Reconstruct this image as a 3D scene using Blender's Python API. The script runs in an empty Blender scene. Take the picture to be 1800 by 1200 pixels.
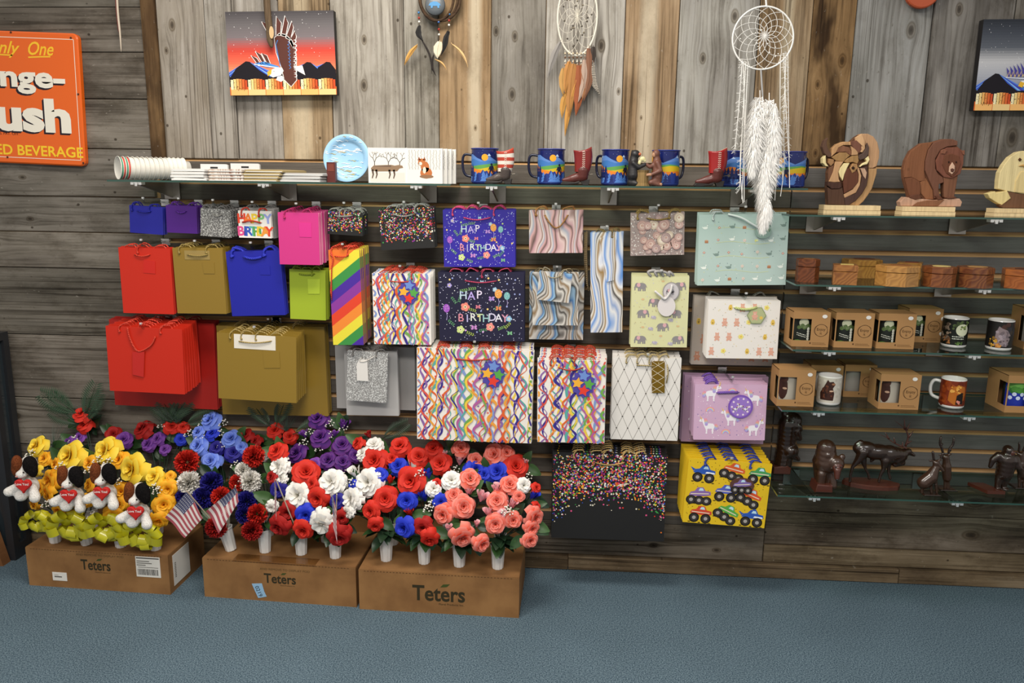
import bpy, bmesh, math, random
from mathutils import Vector, Matrix, Euler
from mathutils.geometry import tessellate_polygon
R = random.Random(7)
sc = bpy.context.scene
col = sc.collection
PI = math.pi
# ------------------------------------------------------------------ camera, world, lights, exposure
F = 1400.0
CAM = Vector((0, -3.0, 1.545))
def _rot(yaw, pit, roll):
    cy, sy, cp, sp, cr, sr = math.cos(yaw), math.sin(yaw), math.cos(pit), math.sin(pit), math.cos(roll), math.sin(roll)
    B = Matrix(((1, 0, 0), (0, 0, -1), (0, 1, 0)))
    Rr = Matrix(((cr, -sr, 0), (sr, cr, 0), (0, 0, 1)))
    Rp = Matrix(((1, 0, 0), (0, cp, -sp), (0, sp, cp)))
    Ry = Matrix(((cy, -sy, 0), (sy, cy, 0), (0, 0, 1)))
    return Ry @ Rp @ B @ Rr
ROT = _rot(math.radians(3.578), math.radians(-11.5), math.radians(0.704))
cd = bpy.data.cameras.new('camera'); cam = bpy.data.objects.new('camera', cd); col.objects.link(cam)
cd.sensor_width = 36; cd.sensor_fit = 'HORIZONTAL'; cd.lens = F / 1800 * 36; cd.clip_start = .05
cam.matrix_world = Matrix.Translation(CAM) @ ROT.to_4x4()
sc.camera = cam
w = bpy.data.worlds.new('world'); sc.world = w; w.use_nodes = True
w.node_tree.nodes['Background'].inputs[0].default_value = (1.0, .97, .93, 1)
w.node_tree.nodes['Background'].inputs[1].default_value = 0.33
def area(name, loc, size, power, color, aim):
    l = bpy.data.lights.new(name, 'AREA'); l.shape = 'RECTANGLE'; l.size, l.size_y = size; l.energy = power; l.color = color
    o = bpy.data.objects.new(name, l); col.objects.link(o); o.location = loc
    o.rotation_euler = (Vector(aim) - Vector(loc)).to_track_quat('-Z', 'Y').to_euler()
    return o
area('ceiling_light', (-.55, -1.15, 2.95), (1.2, .5), 33, (1, .94, .85), (-.55, -.9, 0))
area('ceiling_light', (-.2, -3.4, 2.95), (1.2, .6), 56, (1, .95, .88), (-.2, -3.2, 0))
area('ceiling_light', (2.1, -3.2, 2.95), (1.2, .6), 22, (.95, .97, 1), (2.1, -3.2, 0))
area('ceiling_light', (-2.4, -3.2, 2.95), (1.2, .6), 20, (1, .95, .88), (-2.4, -3.2, 0))
sc.view_settings.view_transform = 'Standard'; sc.view_settings.look = 'None'
sc.view_settings.exposure = 0.5; sc.view_settings.gamma = 1.0; sc.view_settings.use_curve_mapping = False
# ------------------------------------------------------------------ pixel <-> place
def ray(px, py): return ROT @ Vector(((px - 900) / F, (600 - py) / F, -1))
def P(px, py, Y=0.0):
    r = ray(px, py); return CAM + r * ((Y - CAM.y) / r.y)
def PZ(px, py, Z):
    r = ray(px, py); return CAM + r * ((Z - CAM.z) / r.z)
def sp(Y): return (Y + 3.0) / F            # metres per pixel near the axis
# ------------------------------------------------------------------ materials
def lin(c):
    c = c.lstrip('#'); v = [int(c[i:i + 2], 16) / 255 for i in (0, 2, 4)]
    return tuple((x / 12.92 if x <= .04045 else ((x + .055) / 1.055) ** 2.4) for x in v)
MATS = {}
def mat(name, c='#808080', rough=.6, metal=0.0, spec=.5, trans=0.0, coat=0.0, sub=0.0, emit=None):
    if name in MATS: return MATS[name]
    m = bpy.data.materials.new(name); m.use_nodes = True; b = m.node_tree.nodes['Principled BSDF']
    b.inputs['Base Color'].default_value = (*lin(c), 1); b.inputs['Roughness'].default_value = rough
    b.inputs['Metallic'].default_value = metal; b.inputs['Specular IOR Level'].default_value = spec
    b.inputs['Transmission Weight'].default_value = trans; b.inputs['Coat Weight'].default_value = coat
    MATS[name] = m; return m
def NB(m):
    nt = m.node_tree
    def n(t, **k):
        x = nt.nodes.new(t)
        for a, v in k.items():
            if a.startswith('i_'): x.inputs[a[2:].replace('_', ' ')].default_value = v
            elif a.startswith('n'): x.inputs[int(a[1:])].default_value = v
            else: setattr(x, a, v)
        return x
    return nt, n, nt.links.new
def ramp(n, stops, interp='LINEAR'):
    r = n('ShaderNodeValToRGB'); r.color_ramp.interpolation = interp; e = r.color_ramp.elements
    while len(e) < len(stops): e.new(.5)
    for x, (p, c) in zip(e, stops):
        x.position = p; x.color = (*(lin(c) if isinstance(c, str) else c), 1)
    return r
def wood(name, c1, c2, c3, axis='Z', stripe=None, knots=(), scale=1.0, blotch=.5, burn=0.0, soft=False):
    """weathered board: grain along axis, cracks, blotches; knots (u,v,r) in board-local metres"""
    if name in MATS: return MATS[name]
    m = mat(name, rough=.85, spec=.2); nt, n, L = NB(m); b = nt.nodes['Principled BSDF']
    tc = n('ShaderNodeTexCoord'); oi = n('ShaderNodeObjectInfo')
    co = tc.outputs['Object']
    sx = n('ShaderNodeSeparateXYZ'); L(co, sx.inputs[0])
    U = sx.outputs['X'] if axis == 'Z' else sx.outputs['Z']; V = sx.outputs['Z'] if axis == 'Z' else sx.outputs['X']
    def math_(op, a, c=None, clamp=False):
        x = n('ShaderNodeMath', operation=op, use_clamp=clamp)
        for i, q in enumerate((a, c)):
            if q is None: continue
            if isinstance(q, (int, float)): x.inputs[i].default_value = q
            else: L(q, x.inputs[i])
        return x.outputs[0]
    kd = None; warp = U
    for (ku, kv, kr) in knots:
        du = math_('SUBTRACT', U, ku); dv = math_('MULTIPLY', math_('SUBTRACT', V, kv), .55)
        d = math_('SQRT', math_('ADD', math_('MULTIPLY', du, du), math_('MULTIPLY', dv, dv)))
        g = math_('DIVIDE', kr * kr, math_('ADD', math_('MULTIPLY', d, d), kr * kr * .6))
        warp = math_('SUBTRACT', warp, math_('MULTIPLY', du, math_('MULTIPLY', g, .9)))
        k = math_('DIVIDE', d, kr)
        kd = k if kd is None else math_('MINIMUM', kd, k)
    off = math_('MULTIPLY', oi.outputs['Random'], 37.0)
    cb = n('ShaderNodeCombineXYZ')
    L(math_('ADD', warp, off), cb.inputs[0]); L(math_('MULTIPLY', V, .035), cb.inputs[1]); L(off, cb.inputs[2])
    g1 = n('ShaderNodeTexNoise'); g1.inputs['Scale'].default_value = 70 * scale; g1.inputs['Detail'].default_value = 6; g1.inputs['Roughness'].default_value = .65; L(cb.outputs[0], g1.inputs['Vector'])
    cb2 = n('ShaderNodeCombineXYZ'); L(math_('ADD', warp, off), cb2.inputs[0]); L(math_('MULTIPLY', V, .3), cb2.inputs[1]); L(off, cb2.inputs[2])
    g2 = n('ShaderNodeTexNoise'); g2.inputs['Scale'].default_value = 9; g2.inputs['Detail'].default_value = 5; L(cb2.outputs[0], g2.inputs['Vector'])
    cb3 = n('ShaderNodeCombineXYZ'); L(math_('ADD', warp, off), cb3.inputs[0]); L(math_('MULTIPLY', V, .012), cb3.inputs[1])
    g3 = n('ShaderNodeTexNoise'); g3.inputs['Scale'].default_value = 22; g3.inputs['Detail'].default_value = 2; L(cb3.outputs[0], g3.inputs['Vector'])
    r1 = ramp(n, [(.3, c2), (.55, c1), (.72, c3)]); L(g2.outputs[0], r1.inputs[0])
    mx = n('ShaderNodeMix', data_type='RGBA', blend_type='MULTIPLY'); mx.inputs[0].default_value = .85 if not soft else .4
    r2 = ramp(n, [(.33, '#a29d96'), (.5, '#ebe9e5'), (.68, '#ffffff')]); L(g1.outputs[0], r2.inputs[0])
    L(r1.outputs[0], mx.inputs[6]); L(r2.outputs[0], mx.inputs[7]); cur = mx.outputs[2]
    if stripe:  # paler worn stripe down the board (u centre, half width, colour)
        d = math_('ABSOLUTE', math_('SUBTRACT', math_('ADD', U, math_('MULTIPLY', math_('SUBTRACT', g2.outputs[0], .5), .03)), stripe[0]))
        f = n('ShaderNodeMapRange'); f.inputs[1].default_value = stripe[1] * 1.3; f.inputs[2].default_value = stripe[1] * .5; f.inputs[3].default_value = 0; f.inputs[4].default_value = .75; L(d, f.inputs[0])
        s = n('ShaderNodeMix', data_type='RGBA'); L(f.outputs[0], s.inputs[0]); L(cur, s.inputs[6]); s.inputs[7].default_value = (*lin(stripe[2]), 1); cur = s.outputs[2]
    # cracks
    r3 = ramp(n, [(.475, (1, 1, 1)), (.497, (.22, .19, .16)), (.503, (.22, .19, .16)), (.525, (1, 1, 1))]); L(g3.outputs[0], r3.inputs[0])
    gate = n('ShaderNodeTexNoise'); gate.inputs['Scale'].default_value = 4; L(cb2.outputs[0], gate.inputs['Vector'])
    gr = ramp(n, [(.45, (0, 0, 0)), (.6, (.75, .75, .75) if not soft else (.15, .15, .15))]); L(gate.outputs[0], gr.inputs[0])
    m3 = n('ShaderNodeMix', data_type='RGBA', blend_type='MULTIPLY'); L(gr.outputs[0], m3.inputs[0]); L(cur, m3.inputs[6]); L(r3.outputs[0], m3.inputs[7]); cur = m3.outputs[2]
    if blotch:
        g4 = n('ShaderNodeTexNoise'); g4.inputs['Scale'].default_value = 6.5; g4.inputs['Detail'].default_value = 8; g4.inputs['Roughness'].default_value = .7
        v4 = n('ShaderNodeCombineXYZ'); L(math_('ADD', U, off), v4.inputs[0]); L(math_('MULTIPLY', V, .5), v4.inputs[1]); L(off, v4.inputs[2]); L(v4.outputs[0], g4.inputs['Vector'])
        r4 = ramp(n, [(.36, (.55, .52, .48)), (.5, (1, 1, 1)), (.7, (1.12, 1.12, 1.12))]); L(g4.outputs[0], r4.inputs[0])
        m4 = n('ShaderNodeMix', data_type='RGBA', blend_type='MULTIPLY'); m4.inputs[0].default_value = blotch; L(cur, m4.inputs[6]); L(r4.outputs[0], m4.inputs[7]); cur = m4.outputs[2]
    if burn:
        g5 = n('ShaderNodeTexNoise'); g5.inputs['Scale'].default_value = 14; g5.inputs['Detail'].default_value = 3; L(cb2.outputs[0], g5.inputs['Vector'])
        r5 = ramp(n, [(.42, (.09, .06, .045)), (.56, (1, 1, 1))]); L(g5.outputs[0], r5.inputs[0])
        m5 = n('ShaderNodeMix', data_type='RGBA', blend_type='MULTIPLY'); m5.inputs[0].default_value = burn; L(cur, m5.inputs[6]); L(r5.outputs[0], m5.inputs[7]); cur = m5.outputs[2]
    # nail holes and pale scuffs
    vv = n('ShaderNodeCombineXYZ'); L(math_('ADD', U, off), vv.inputs[0]); L(math_('MULTIPLY', V, .8), vv.inputs[1]); L(off, vv.inputs[2])
    vo = n('ShaderNodeTexVoronoi'); vo.inputs['Scale'].default_value = 13; L(vv.outputs[0], vo.inputs['Vector'])
    rv = ramp(n, [(.045, (.16, .13, .1)), (.075, (1, 1, 1))]); L(vo.outputs['Distance'], rv.inputs[0])
    m7 = n('ShaderNodeMix', data_type='RGBA', blend_type='MULTIPLY'); m7.inputs[0].default_value = .85 if not soft else .25; L(cur, m7.inputs[6]); L(rv.outputs[0], m7.inputs[7]); cur = m7.outputs[2]
    v8 = n('ShaderNodeCombineXYZ'); L(math_('ADD', U, off), v8.inputs[0]); L(math_('MULTIPLY', V, .45), v8.inputs[1]); L(off, v8.inputs[2])
    n8 = n('ShaderNodeTexNoise'); n8.inputs['Scale'].default_value = 95; n8.inputs['Detail'].default_value = 3; n8.inputs['Roughness'].default_value = .6; L(v8.outputs[0], n8.inputs['Vector'])
    r8 = ramp(n, [(.68, (0, 0, 0)), (.8, (.35, .35, .35))]); L(n8.outputs[0], r8.inputs[0])
    m8 = n('ShaderNodeMix', data_type='RGBA'); (L(r8.outputs[0], m8.inputs[0]) if not soft else setattr(m8.inputs[0], 'default_value', 0)); L(cur, m8.inputs[6]); m8.inputs[7].default_value = (*lin('#d8d0c2'), 1); cur = m8.outputs[2]
    r9 = ramp(n, [(.25, (.5, .47, .43)), (.34, (1, 1, 1))]); L(n8.outputs[0], r9.inputs[0])
    m9 = n('ShaderNodeMix', data_type='RGBA', blend_type='MULTIPLY'); m9.inputs[0].default_value = .8 if not soft else .25; L(cur, m9.inputs[6]); L(r9.outputs[0], m9.inputs[7]); cur = m9.outputs[2]
    if kd is not None:
        r6 = ramp(n, [(.0, (.10, .08, .065)), (.3, (.32, .28, .24)), (.42, (.75, .7, .64)), (.55, (.5, .46, .4)), (.72, (1, 1, 1))]); L(kd, r6.inputs[0])
        m6 = n('ShaderNodeMix', data_type='RGBA', blend_type='MULTIPLY'); m6.inputs[0].default_value = .9; L(cur, m6.inputs[6]); L(r6.outputs[0], m6.inputs[7]); cur = m6.outputs[2]
    L(cur, b.inputs['Base Color'])
    bp = n('ShaderNodeBump'); bp.inputs['Strength'].default_value = .5; bp.inputs['Distance'].default_value = .004; L(g1.outputs[0], bp.inputs['Height']); L(bp.outputs[0], b.inputs['Normal'])
    return m
def attr_mat(name, rough=.5, spec=.4, attr='Col', coat=0.0):
    if name in MATS: return MATS[name]
    m = mat(name, rough=rough, spec=spec, coat=coat); nt, n, L = NB(m)
    a = n('ShaderNodeAttribute', attribute_name=attr); L(a.outputs['Color'], nt.nodes['Principled BSDF'].inputs['Base Color'])
    return m
PRINT = attr_mat('printed_ink', .45, .35)
PRINTM = attr_mat('printed_matte', .8, .15)
def marble(name, stops, scale=9, dist=6, vec=(1, 1, .45), rough=.3):
    if name in MATS: return MATS[name]
    m = mat(name, rough=rough); nt, n, L = NB(m); b = nt.nodes['Principled BSDF']
    tc = n('ShaderNodeTexCoord'); mp = n('ShaderNodeMapping'); mp.inputs['Scale'].default_value = vec; L(tc.outputs['Object'], mp.inputs[0])
    ns = n('ShaderNodeTexNoise'); ns.inputs['Scale'].default_value = 11; ns.inputs['Detail'].default_value = 1.5; L(mp.outputs[0], ns.inputs['Vector'])
    mx = n('ShaderNodeVectorMath', operation='SCALE'); L(ns.outputs['Color'], mx.inputs[0]); mx.inputs[3].default_value = dist * .03
    ad = n('ShaderNodeVectorMath', operation='ADD'); L(mp.outputs[0], ad.inputs[0]); L(mx.outputs[0], ad.inputs[1])
    wv = n('ShaderNodeTexWave', wave_type='BANDS', bands_direction='X', wave_profile='SAW'); wv.inputs['Scale'].default_value = scale; wv.inputs['Distortion'].default_value = 1.5; wv.inputs['Detail'].default_value = 2; wv.inputs['Detail Scale'].default_value = 1.5; L(ad.outputs[0], wv.inputs['Vector'])
    r = ramp(n, stops); L(wv.outputs['Fac'], r.inputs[0]); L(r.outputs[0], b.inputs['Base Color'])
    return m
def glitter(name, c, c2, scale=420):
    if name in MATS: return MATS[name]
    m = mat(name, rough=.35, metal=.35); nt, n, L = NB(m); b = nt.nodes['Principled BSDF']
    tc = n('ShaderNodeTexCoord'); v = n('ShaderNodeTexVoronoi'); v.inputs['Scale'].default_value = scale; L(tc.outputs['Object'], v.inputs['Vector'])
    r = ramp(n, [(.1, c), (.55, c), (.8, c2)]); s = n('ShaderNodeSeparateColor'); L(v.outputs['Color'], s.inputs[0]); L(s.outputs[0], r.inputs[0]); L(r.outputs[0], b.inputs['Base Color'])
    return m
def speckle(name, c1, c2, scale, rough=.95, bump=.4, c0=None):
    if name in MATS: return MATS[name]
    m = mat(name, rough=rough, spec=.1); nt, n, L = NB(m); b = nt.nodes['Principled BSDF']
    tc = n('ShaderNodeTexCoord'); ns = n('ShaderNodeTexNoise'); ns.inputs['Scale'].default_value = scale; ns.inputs['Detail'].default_value = 3; L(tc.outputs['Object'], ns.inputs['Vector'])
    r = ramp(n, [(.35, c1), (.65, c2)]); L(ns.outputs[0], r.inputs[0])
    n2 = n('ShaderNodeTexNoise'); n2.inputs['Scale'].default_value = scale / 70; n2.inputs['Detail'].default_value = 3; L(tc.outputs['Object'], n2.inputs['Vector'])
    r2 = ramp(n, [(.3, (.92, .92, .92)), (.7, (1.05, 1.05, 1.05))]); L(n2.outputs[0], r2.inputs[0])
    mx = n('ShaderNodeMix', data_type='RGBA', blend_type='MULTIPLY'); mx.inputs[0].default_value = 1; L(r.outputs[0], mx.inputs[6]); L(r2.outputs[0], mx.inputs[7]); L(mx.outputs[2], b.inputs['Base Color'])
    bp = n('ShaderNodeBump'); bp.inputs['Strength'].default_value = bump; bp.inputs['Distance'].default_value = .003; L(ns.outputs[0], bp.inputs['Height']); L(bp.outputs[0], b.inputs['Normal'])
    return m
def glassy(name, tint, gloss=.06, rough=.02):
    if name in MATS: return MATS[name]
    m = bpy.data.materials.new(name); m.use_nodes = True; nt, n, L = NB(m); nt.nodes.remove(nt.nodes['Principled BSDF'])
    t = n('ShaderNodeBsdfTransparent'); t.inputs[0].default_value = (*lin(tint), 1); g = n('ShaderNodeBsdfGlossy'); g.inputs['Roughness'].default_value = rough
    lw = n('ShaderNodeFresnel'); lw.inputs[0].default_value = 1.42; ge = n('ShaderNodeNewGeometry'); su = n('ShaderNodeMath', operation='SUBTRACT'); su.inputs[0].default_value = 1; L(ge.outputs['Backfacing'], su.inputs[1]); ml = n('ShaderNodeMath', operation='MULTIPLY'); L(lw.outputs[0], ml.inputs[0]); L(su.outputs[0], ml.inputs[1]); mx = n('ShaderNodeMixShader'); L(ml.outputs[0], mx.inputs[0]); L(t.outputs[0], mx.inputs[1]); L(g.outputs[0], mx.inputs[2]); L(mx.outputs[0], nt.nodes['Material Output'].inputs[0])
    MATS[name] = m; return m
GLASS = glassy('shelf_glass', '#dfeae4'); GLASSE = mat('glass_edge', '#2f4f45', .15, spec=.8)
ACRYL = glassy('clear_acrylic', '#e9eceb', rough=.08)
CHROME = mat('chrome', '#f4f2ee', .28, .75); NICKEL = mat('brushed_steel', '#a8a29a', .35, 1.0)
KRAFT = mat('kraft_card', '#a87f52', .8, spec=.2)
BLACK = mat('black_plastic', '#141312', .5)
WHITE = mat('white_paper', '#efece6', .7, spec=.2)
# ------------------------------------------------------------------ mesh builder and scene tree
ROOTM = {}
class MB:
    def __init__(s): s.v = []; s.f = []; s.m = []; s.c = None; s.t = None
    def add(s, vs, fs, mi=0):
        o = len(s.v); s.v += [Vector(p) for p in vs]
        for f in fs: s.f.append([i + o for i in f]); s.m.append(mi)
        return s
    def box(s, a, b, mi=0):
        x0, y0, z0 = a; x1, y1, z1 = b
        return s.add([(x0, y0, z0), (x1, y0, z0), (x1, y1, z0), (x0, y1, z0), (x0, y0, z1), (x1, y0, z1), (x1, y1, z1), (x0, y1, z1)],
                     [(0, 3, 2, 1), (4, 5, 6, 7), (0, 1, 5, 4), (1, 2, 6, 5), (2, 3, 7, 6), (3, 0, 4, 7)], mi)
    def obox(s, c, half, M3, mi=0):
        o = len(s.v); s.box((-half[0], -half[1], -half[2]), half, mi)
        for i in range(o, len(s.v)): s.v[i] = Vector(c) + M3 @ s.v[i]
        return s
    def tube(s, pts, r, n=6, mi=0, cap=True):
        pts = [Vector(p) for p in pts]; k = len(pts); rs = r if isinstance(r, (list, tuple)) else [r] * k
        o = len(s.v); up = Vector((.13, .07, 1)); prev = None
        for i, p in enumerate(pts):
            d = (pts[min(i + 1, k - 1)] - pts[max(i - 1, 0)])
            d = d.normalized() if d.length > 1e-9 else Vector((0, 0, 1))
            if prev is None:
                a = d.cross(up); a = a if a.length > 1e-3 else d.cross(Vector((1, 0, 0)))
            else: a = prev - d * prev.dot(d)
            a.normalize(); prev = a; bb = d.cross(a)
            for j in range(n):
                t = 2 * PI * j / n; s.v.append(p + (a * math.cos(t) + bb * math.sin(t)) * rs[i])
        for i in range(k - 1):
            for j in range(n):
                s.f.append([o + i * n + j, o + i * n + (j + 1) % n, o + (i + 1) * n + (j + 1) % n, o + (i + 1) * n + j]); s.m.append(mi)
        if cap:
            s.f.append([o + j for j in range(n)][::-1]); s.m.append(mi); s.f.append([o + (k - 1) * n + j for j in range(n)]); s.m.append(mi)
        return s
    def lathe(s, prof, n=24, c=(0, 0, 0), mi=0, flute=0.0):
        o = len(s.v); c = Vector(c)
        for r, z in prof:
            for j in range(n):
                t = 2 * PI * j / n; rr = r * (1 + (flute if j % 2 else 0)); s.v.append(c + Vector((rr * math.cos(t), rr * math.sin(t), z)))
        for i in range(len(prof) - 1):
            for j in range(n):
                s.f.append([o + i * n + j, o + i * n + (j + 1) % n, o + (i + 1) * n + (j + 1) % n, o + (i + 1) * n + j]); s.m.append(mi)
        return s
    def prism(s, pts, y0, y1, mi=0, mi2=None, bevel=0.0):
        """2D polygon (x,z) extruded from y0 (front, toward camera) to y1; optional rounded front rim"""
        a = sum(p[0] * q[1] - q[0] * p[1] for p, q in zip(pts, pts[1:] + pts[:1]))
        if a < 0: pts = pts[::-1]
        n = len(pts); o = len(s.v)
        tri = tessellate_polygon([[Vector((p[0], p[1], 0)) for p in pts]])
        cx = sum(p[0] for p in pts) / n; cz = sum(p[1] for p in pts) / n
        rings = [(y0, pts)]
        if bevel:
            def ins(d):
                out = []
                for i in range(n):
                    p0, p1, p2 = Vector(pts[i - 1]), Vector(pts[i]), Vector(pts[(i + 1) % n])
                    t = (p2 - p0); t = t.normalized() if t.length > 1e-9 else Vector((1, 0)); out.append((p1.x - t.y * d, p1.y + t.x * d))
                return out
            rings = [(y0, ins(bevel)), (y0 + bevel * .8, pts)]
        rings.append((y1, pts))
        for y, pp in rings: s.v += [Vector((p[0], y, p[1])) for p in pp]
        for t in tri:
            p = [pts[i] for i in t]; ar = (p[1][0] - p[0][0]) * (p[2][1] - p[0][1]) - (p[2][0] - p[0][0]) * (p[1][1] - p[0][1])
            t = list(t) if ar > 0 else list(t)[::-1]
            s.f.append([o + i for i in t]); s.m.append(mi)
            e = o + (len(rings) - 1) * n; s.f.append([e + i for i in t[::-1]]); s.m.append(mi)
        for k in range(len(rings) - 1):
            for i in range(n):
                j = (i + 1) % n; s.f.append([o + k * n + j, o + k * n + i, o + (k + 1) * n + i, o + (k + 1) * n + j]); s.m.append(mi if mi2 is None else mi2)
        return s
    def mesh(s, name, mats, smooth=False, inv=None):
        me = bpy.data.meshes.new(name)
        me.from_pydata([(inv @ p if inv else p) for p in s.v], [], s.f)
        for m in (mats if isinstance(mats, (list, tuple)) else [mats]): me.materials.append(m)
        if len(me.materials) > 1 and len(me.polygons) == len(s.m): me.polygons.foreach_set('material_index', s.m)
        if smooth: me.polygons.foreach_set('use_smooth', [True] * len(me.polygons))
        if s.c is not None:
            ca = me.color_attributes.new('Col', 'FLOAT_COLOR', 'CORNER'); buf = []
            for f, c in zip(s.f, s.c): buf += [c[0], c[1], c[2], 1.0] * len(f)
            ca.data.foreach_set('color', buf)
        if s.t is not None:
            ca = me.color_attributes.new('Col', 'FLOAT_COLOR', 'POINT'); buf = []
            for t in s.t: buf += [t, t, t, 1.0]
            ca.data.foreach_set('color', buf)
        me.validate(); me.update()
        return me
    def build(s, name, mats, parent=None, smooth=False, local=False):
        inv = None
        if parent is not None and not local: inv = ROOTM[parent.name].inverted()
        o = bpy.data.objects.new(name, s.mesh(name, mats, smooth, inv)); col.objects.link(o)
        if parent is not None: o.parent = parent
        ROOTM[o.name] = ROOTM[parent.name] if parent is not None else Matrix()
        return o
def tag(o, label, cat, group=None, kind=None):
    o['label'] = label; o['category'] = cat
    if group: o['group'] = group
    if kind: o['kind'] = kind
    return o
def struct(o): o['kind'] = 'structure'; return o
def thing(name, label, cat, loc, group=None, rot=None):
    o = bpy.data.objects.new(name, None); o.empty_display_size = .05; col.objects.link(o)
    M = Matrix.Translation(Vector(loc)) @ (rot.to_4x4() if rot else Matrix()); o.matrix_world = M
    ROOTM[o.name] = M
    return tag(o, label, cat, group)
def dup(root, M, label=None, skip=(), only=None):
    r = root.copy(); col.objects.link(r); r.matrix_world = M; ROOTM[r.name] = M
    if label: r['label'] = label
    for ch in root.children:
        if ch.name.split('.')[0] in skip or (only and ch.name.split('.')[0] not in only): continue
        c = ch.copy(); col.objects.link(c); c.parent = r
        for g in ch.children:
            d = g.copy(); col.objects.link(d); d.parent = c
    return r
def inst(name, mesh, parent, M, mats=None):
    """child object sharing mesh data; M is world matrix"""
    o = bpy.data.objects.new(name, mesh); col.objects.link(o)
    if parent is not None:
        o.parent = parent; o.matrix_local = ROOTM[parent.name].inverted() @ M
    else: o.matrix_world = M
    ROOTM[o.name] = M
    return o
def organic(name, parts, material, parent, voxel=.004, smooth=2, M=None):
    """continuous body: union of balls and tapered limbs, voxel-remeshed; parts ('c',p,r,q,r2) or ('e',p,(rx,ry,rz)[,rot])"""
    bm = bmesh.new()
    for p in parts:
        if p[0] == 'c':
            a, ra, b, rb = Vector(p[1]), p[2], Vector(p[3]), p[4]; d = b - a; k = max(2, int(d.length / (max(min(ra, rb), voxel) * .55)) + 1)
            for i in range(k + 1):
                t = i / k; bmesh.ops.create_icosphere(bm, subdivisions=2, radius=ra + (rb - ra) * t, matrix=Matrix.Translation(a + d * t))
        else:
            rr = p[3] if len(p) > 3 else Matrix.Identity(3)
            bmesh.ops.create_icosphere(bm, subdivisions=3, radius=1, matrix=Matrix.Translation(Vector(p[1])) @ rr.to_4x4() @ Matrix.Diagonal((*p[2], 1)))
    me = bpy.data.meshes.new('tmp'); bm.to_mesh(me); bm.free()
    o = bpy.data.objects.new('tmp', me); col.objects.link(o)
    md = o.modifiers.new('r', 'REMESH'); md.mode = 'VOXEL'; md.voxel_size = voxel; md.use_smooth_shade = True
    sm = o.modifiers.new('s', 'SMOOTH'); sm.iterations = smooth; sm.factor = .5
    dg = bpy.context.evaluated_depsgraph_get(); dg.update(); m2 = bpy.data.meshes.new_from_object(o.evaluated_get(dg), depsgraph=dg)
    bpy.data.objects.remove(o); bpy.data.meshes.remove(me)
    m2.name = name; m2.materials.clear(); m2.materials.append(material)
    inv = (M or Matrix())
    if parent is not None: inv = ROOTM[parent.name].inverted() @ inv
    m2.transform(inv)
    r = bpy.data.objects.new(name, m2); col.objects.link(r)
    if parent is not None: r.parent = parent
    ROOTM[r.name] = ROOTM[parent.name] if parent is not None else Matrix()
    return r
# ------------------------------------------------------------------ flat print as coloured geometry
_TXT = {}
def text_tris(body, bold=0.0, shear=0.0):
    k = (body, bold, shear)
    if k in _TXT: return _TXT[k]
    cu = bpy.data.curves.new('t', 'FONT'); cu.body = body; cu.resolution_u = 3; cu.offset = bold; cu.shear = shear; cu.fill_mode = 'FRONT' if hasattr(cu, 'fill_mode') else cu.fill_mode
    cu.dimensions = '2D'; cu.fill_mode = 'BOTH'
    o = bpy.data.objects.new('t', cu); col.objects.link(o); dg = bpy.context.evaluated_depsgraph_get(); dg.update()
    me = bpy.data.meshes.new_from_object(o.evaluated_get(dg), depsgraph=dg); me.calc_loop_triangles()
    tr = [[(me.vertices[i].co.x, me.vertices[i].co.y) for i in t.vertices] for t in me.loop_triangles]
    xs = [p[0] for t in tr for p in t] or [0]; ys = [p[1] for t in tr for p in t] or [0]
    bpy.data.objects.remove(o); bpy.data.curves.remove(cu); bpy.data.meshes.remove(me)
    _TXT[k] = (tr, min(xs), max(xs), min(ys), max(ys)); return _TXT[k]
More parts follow.
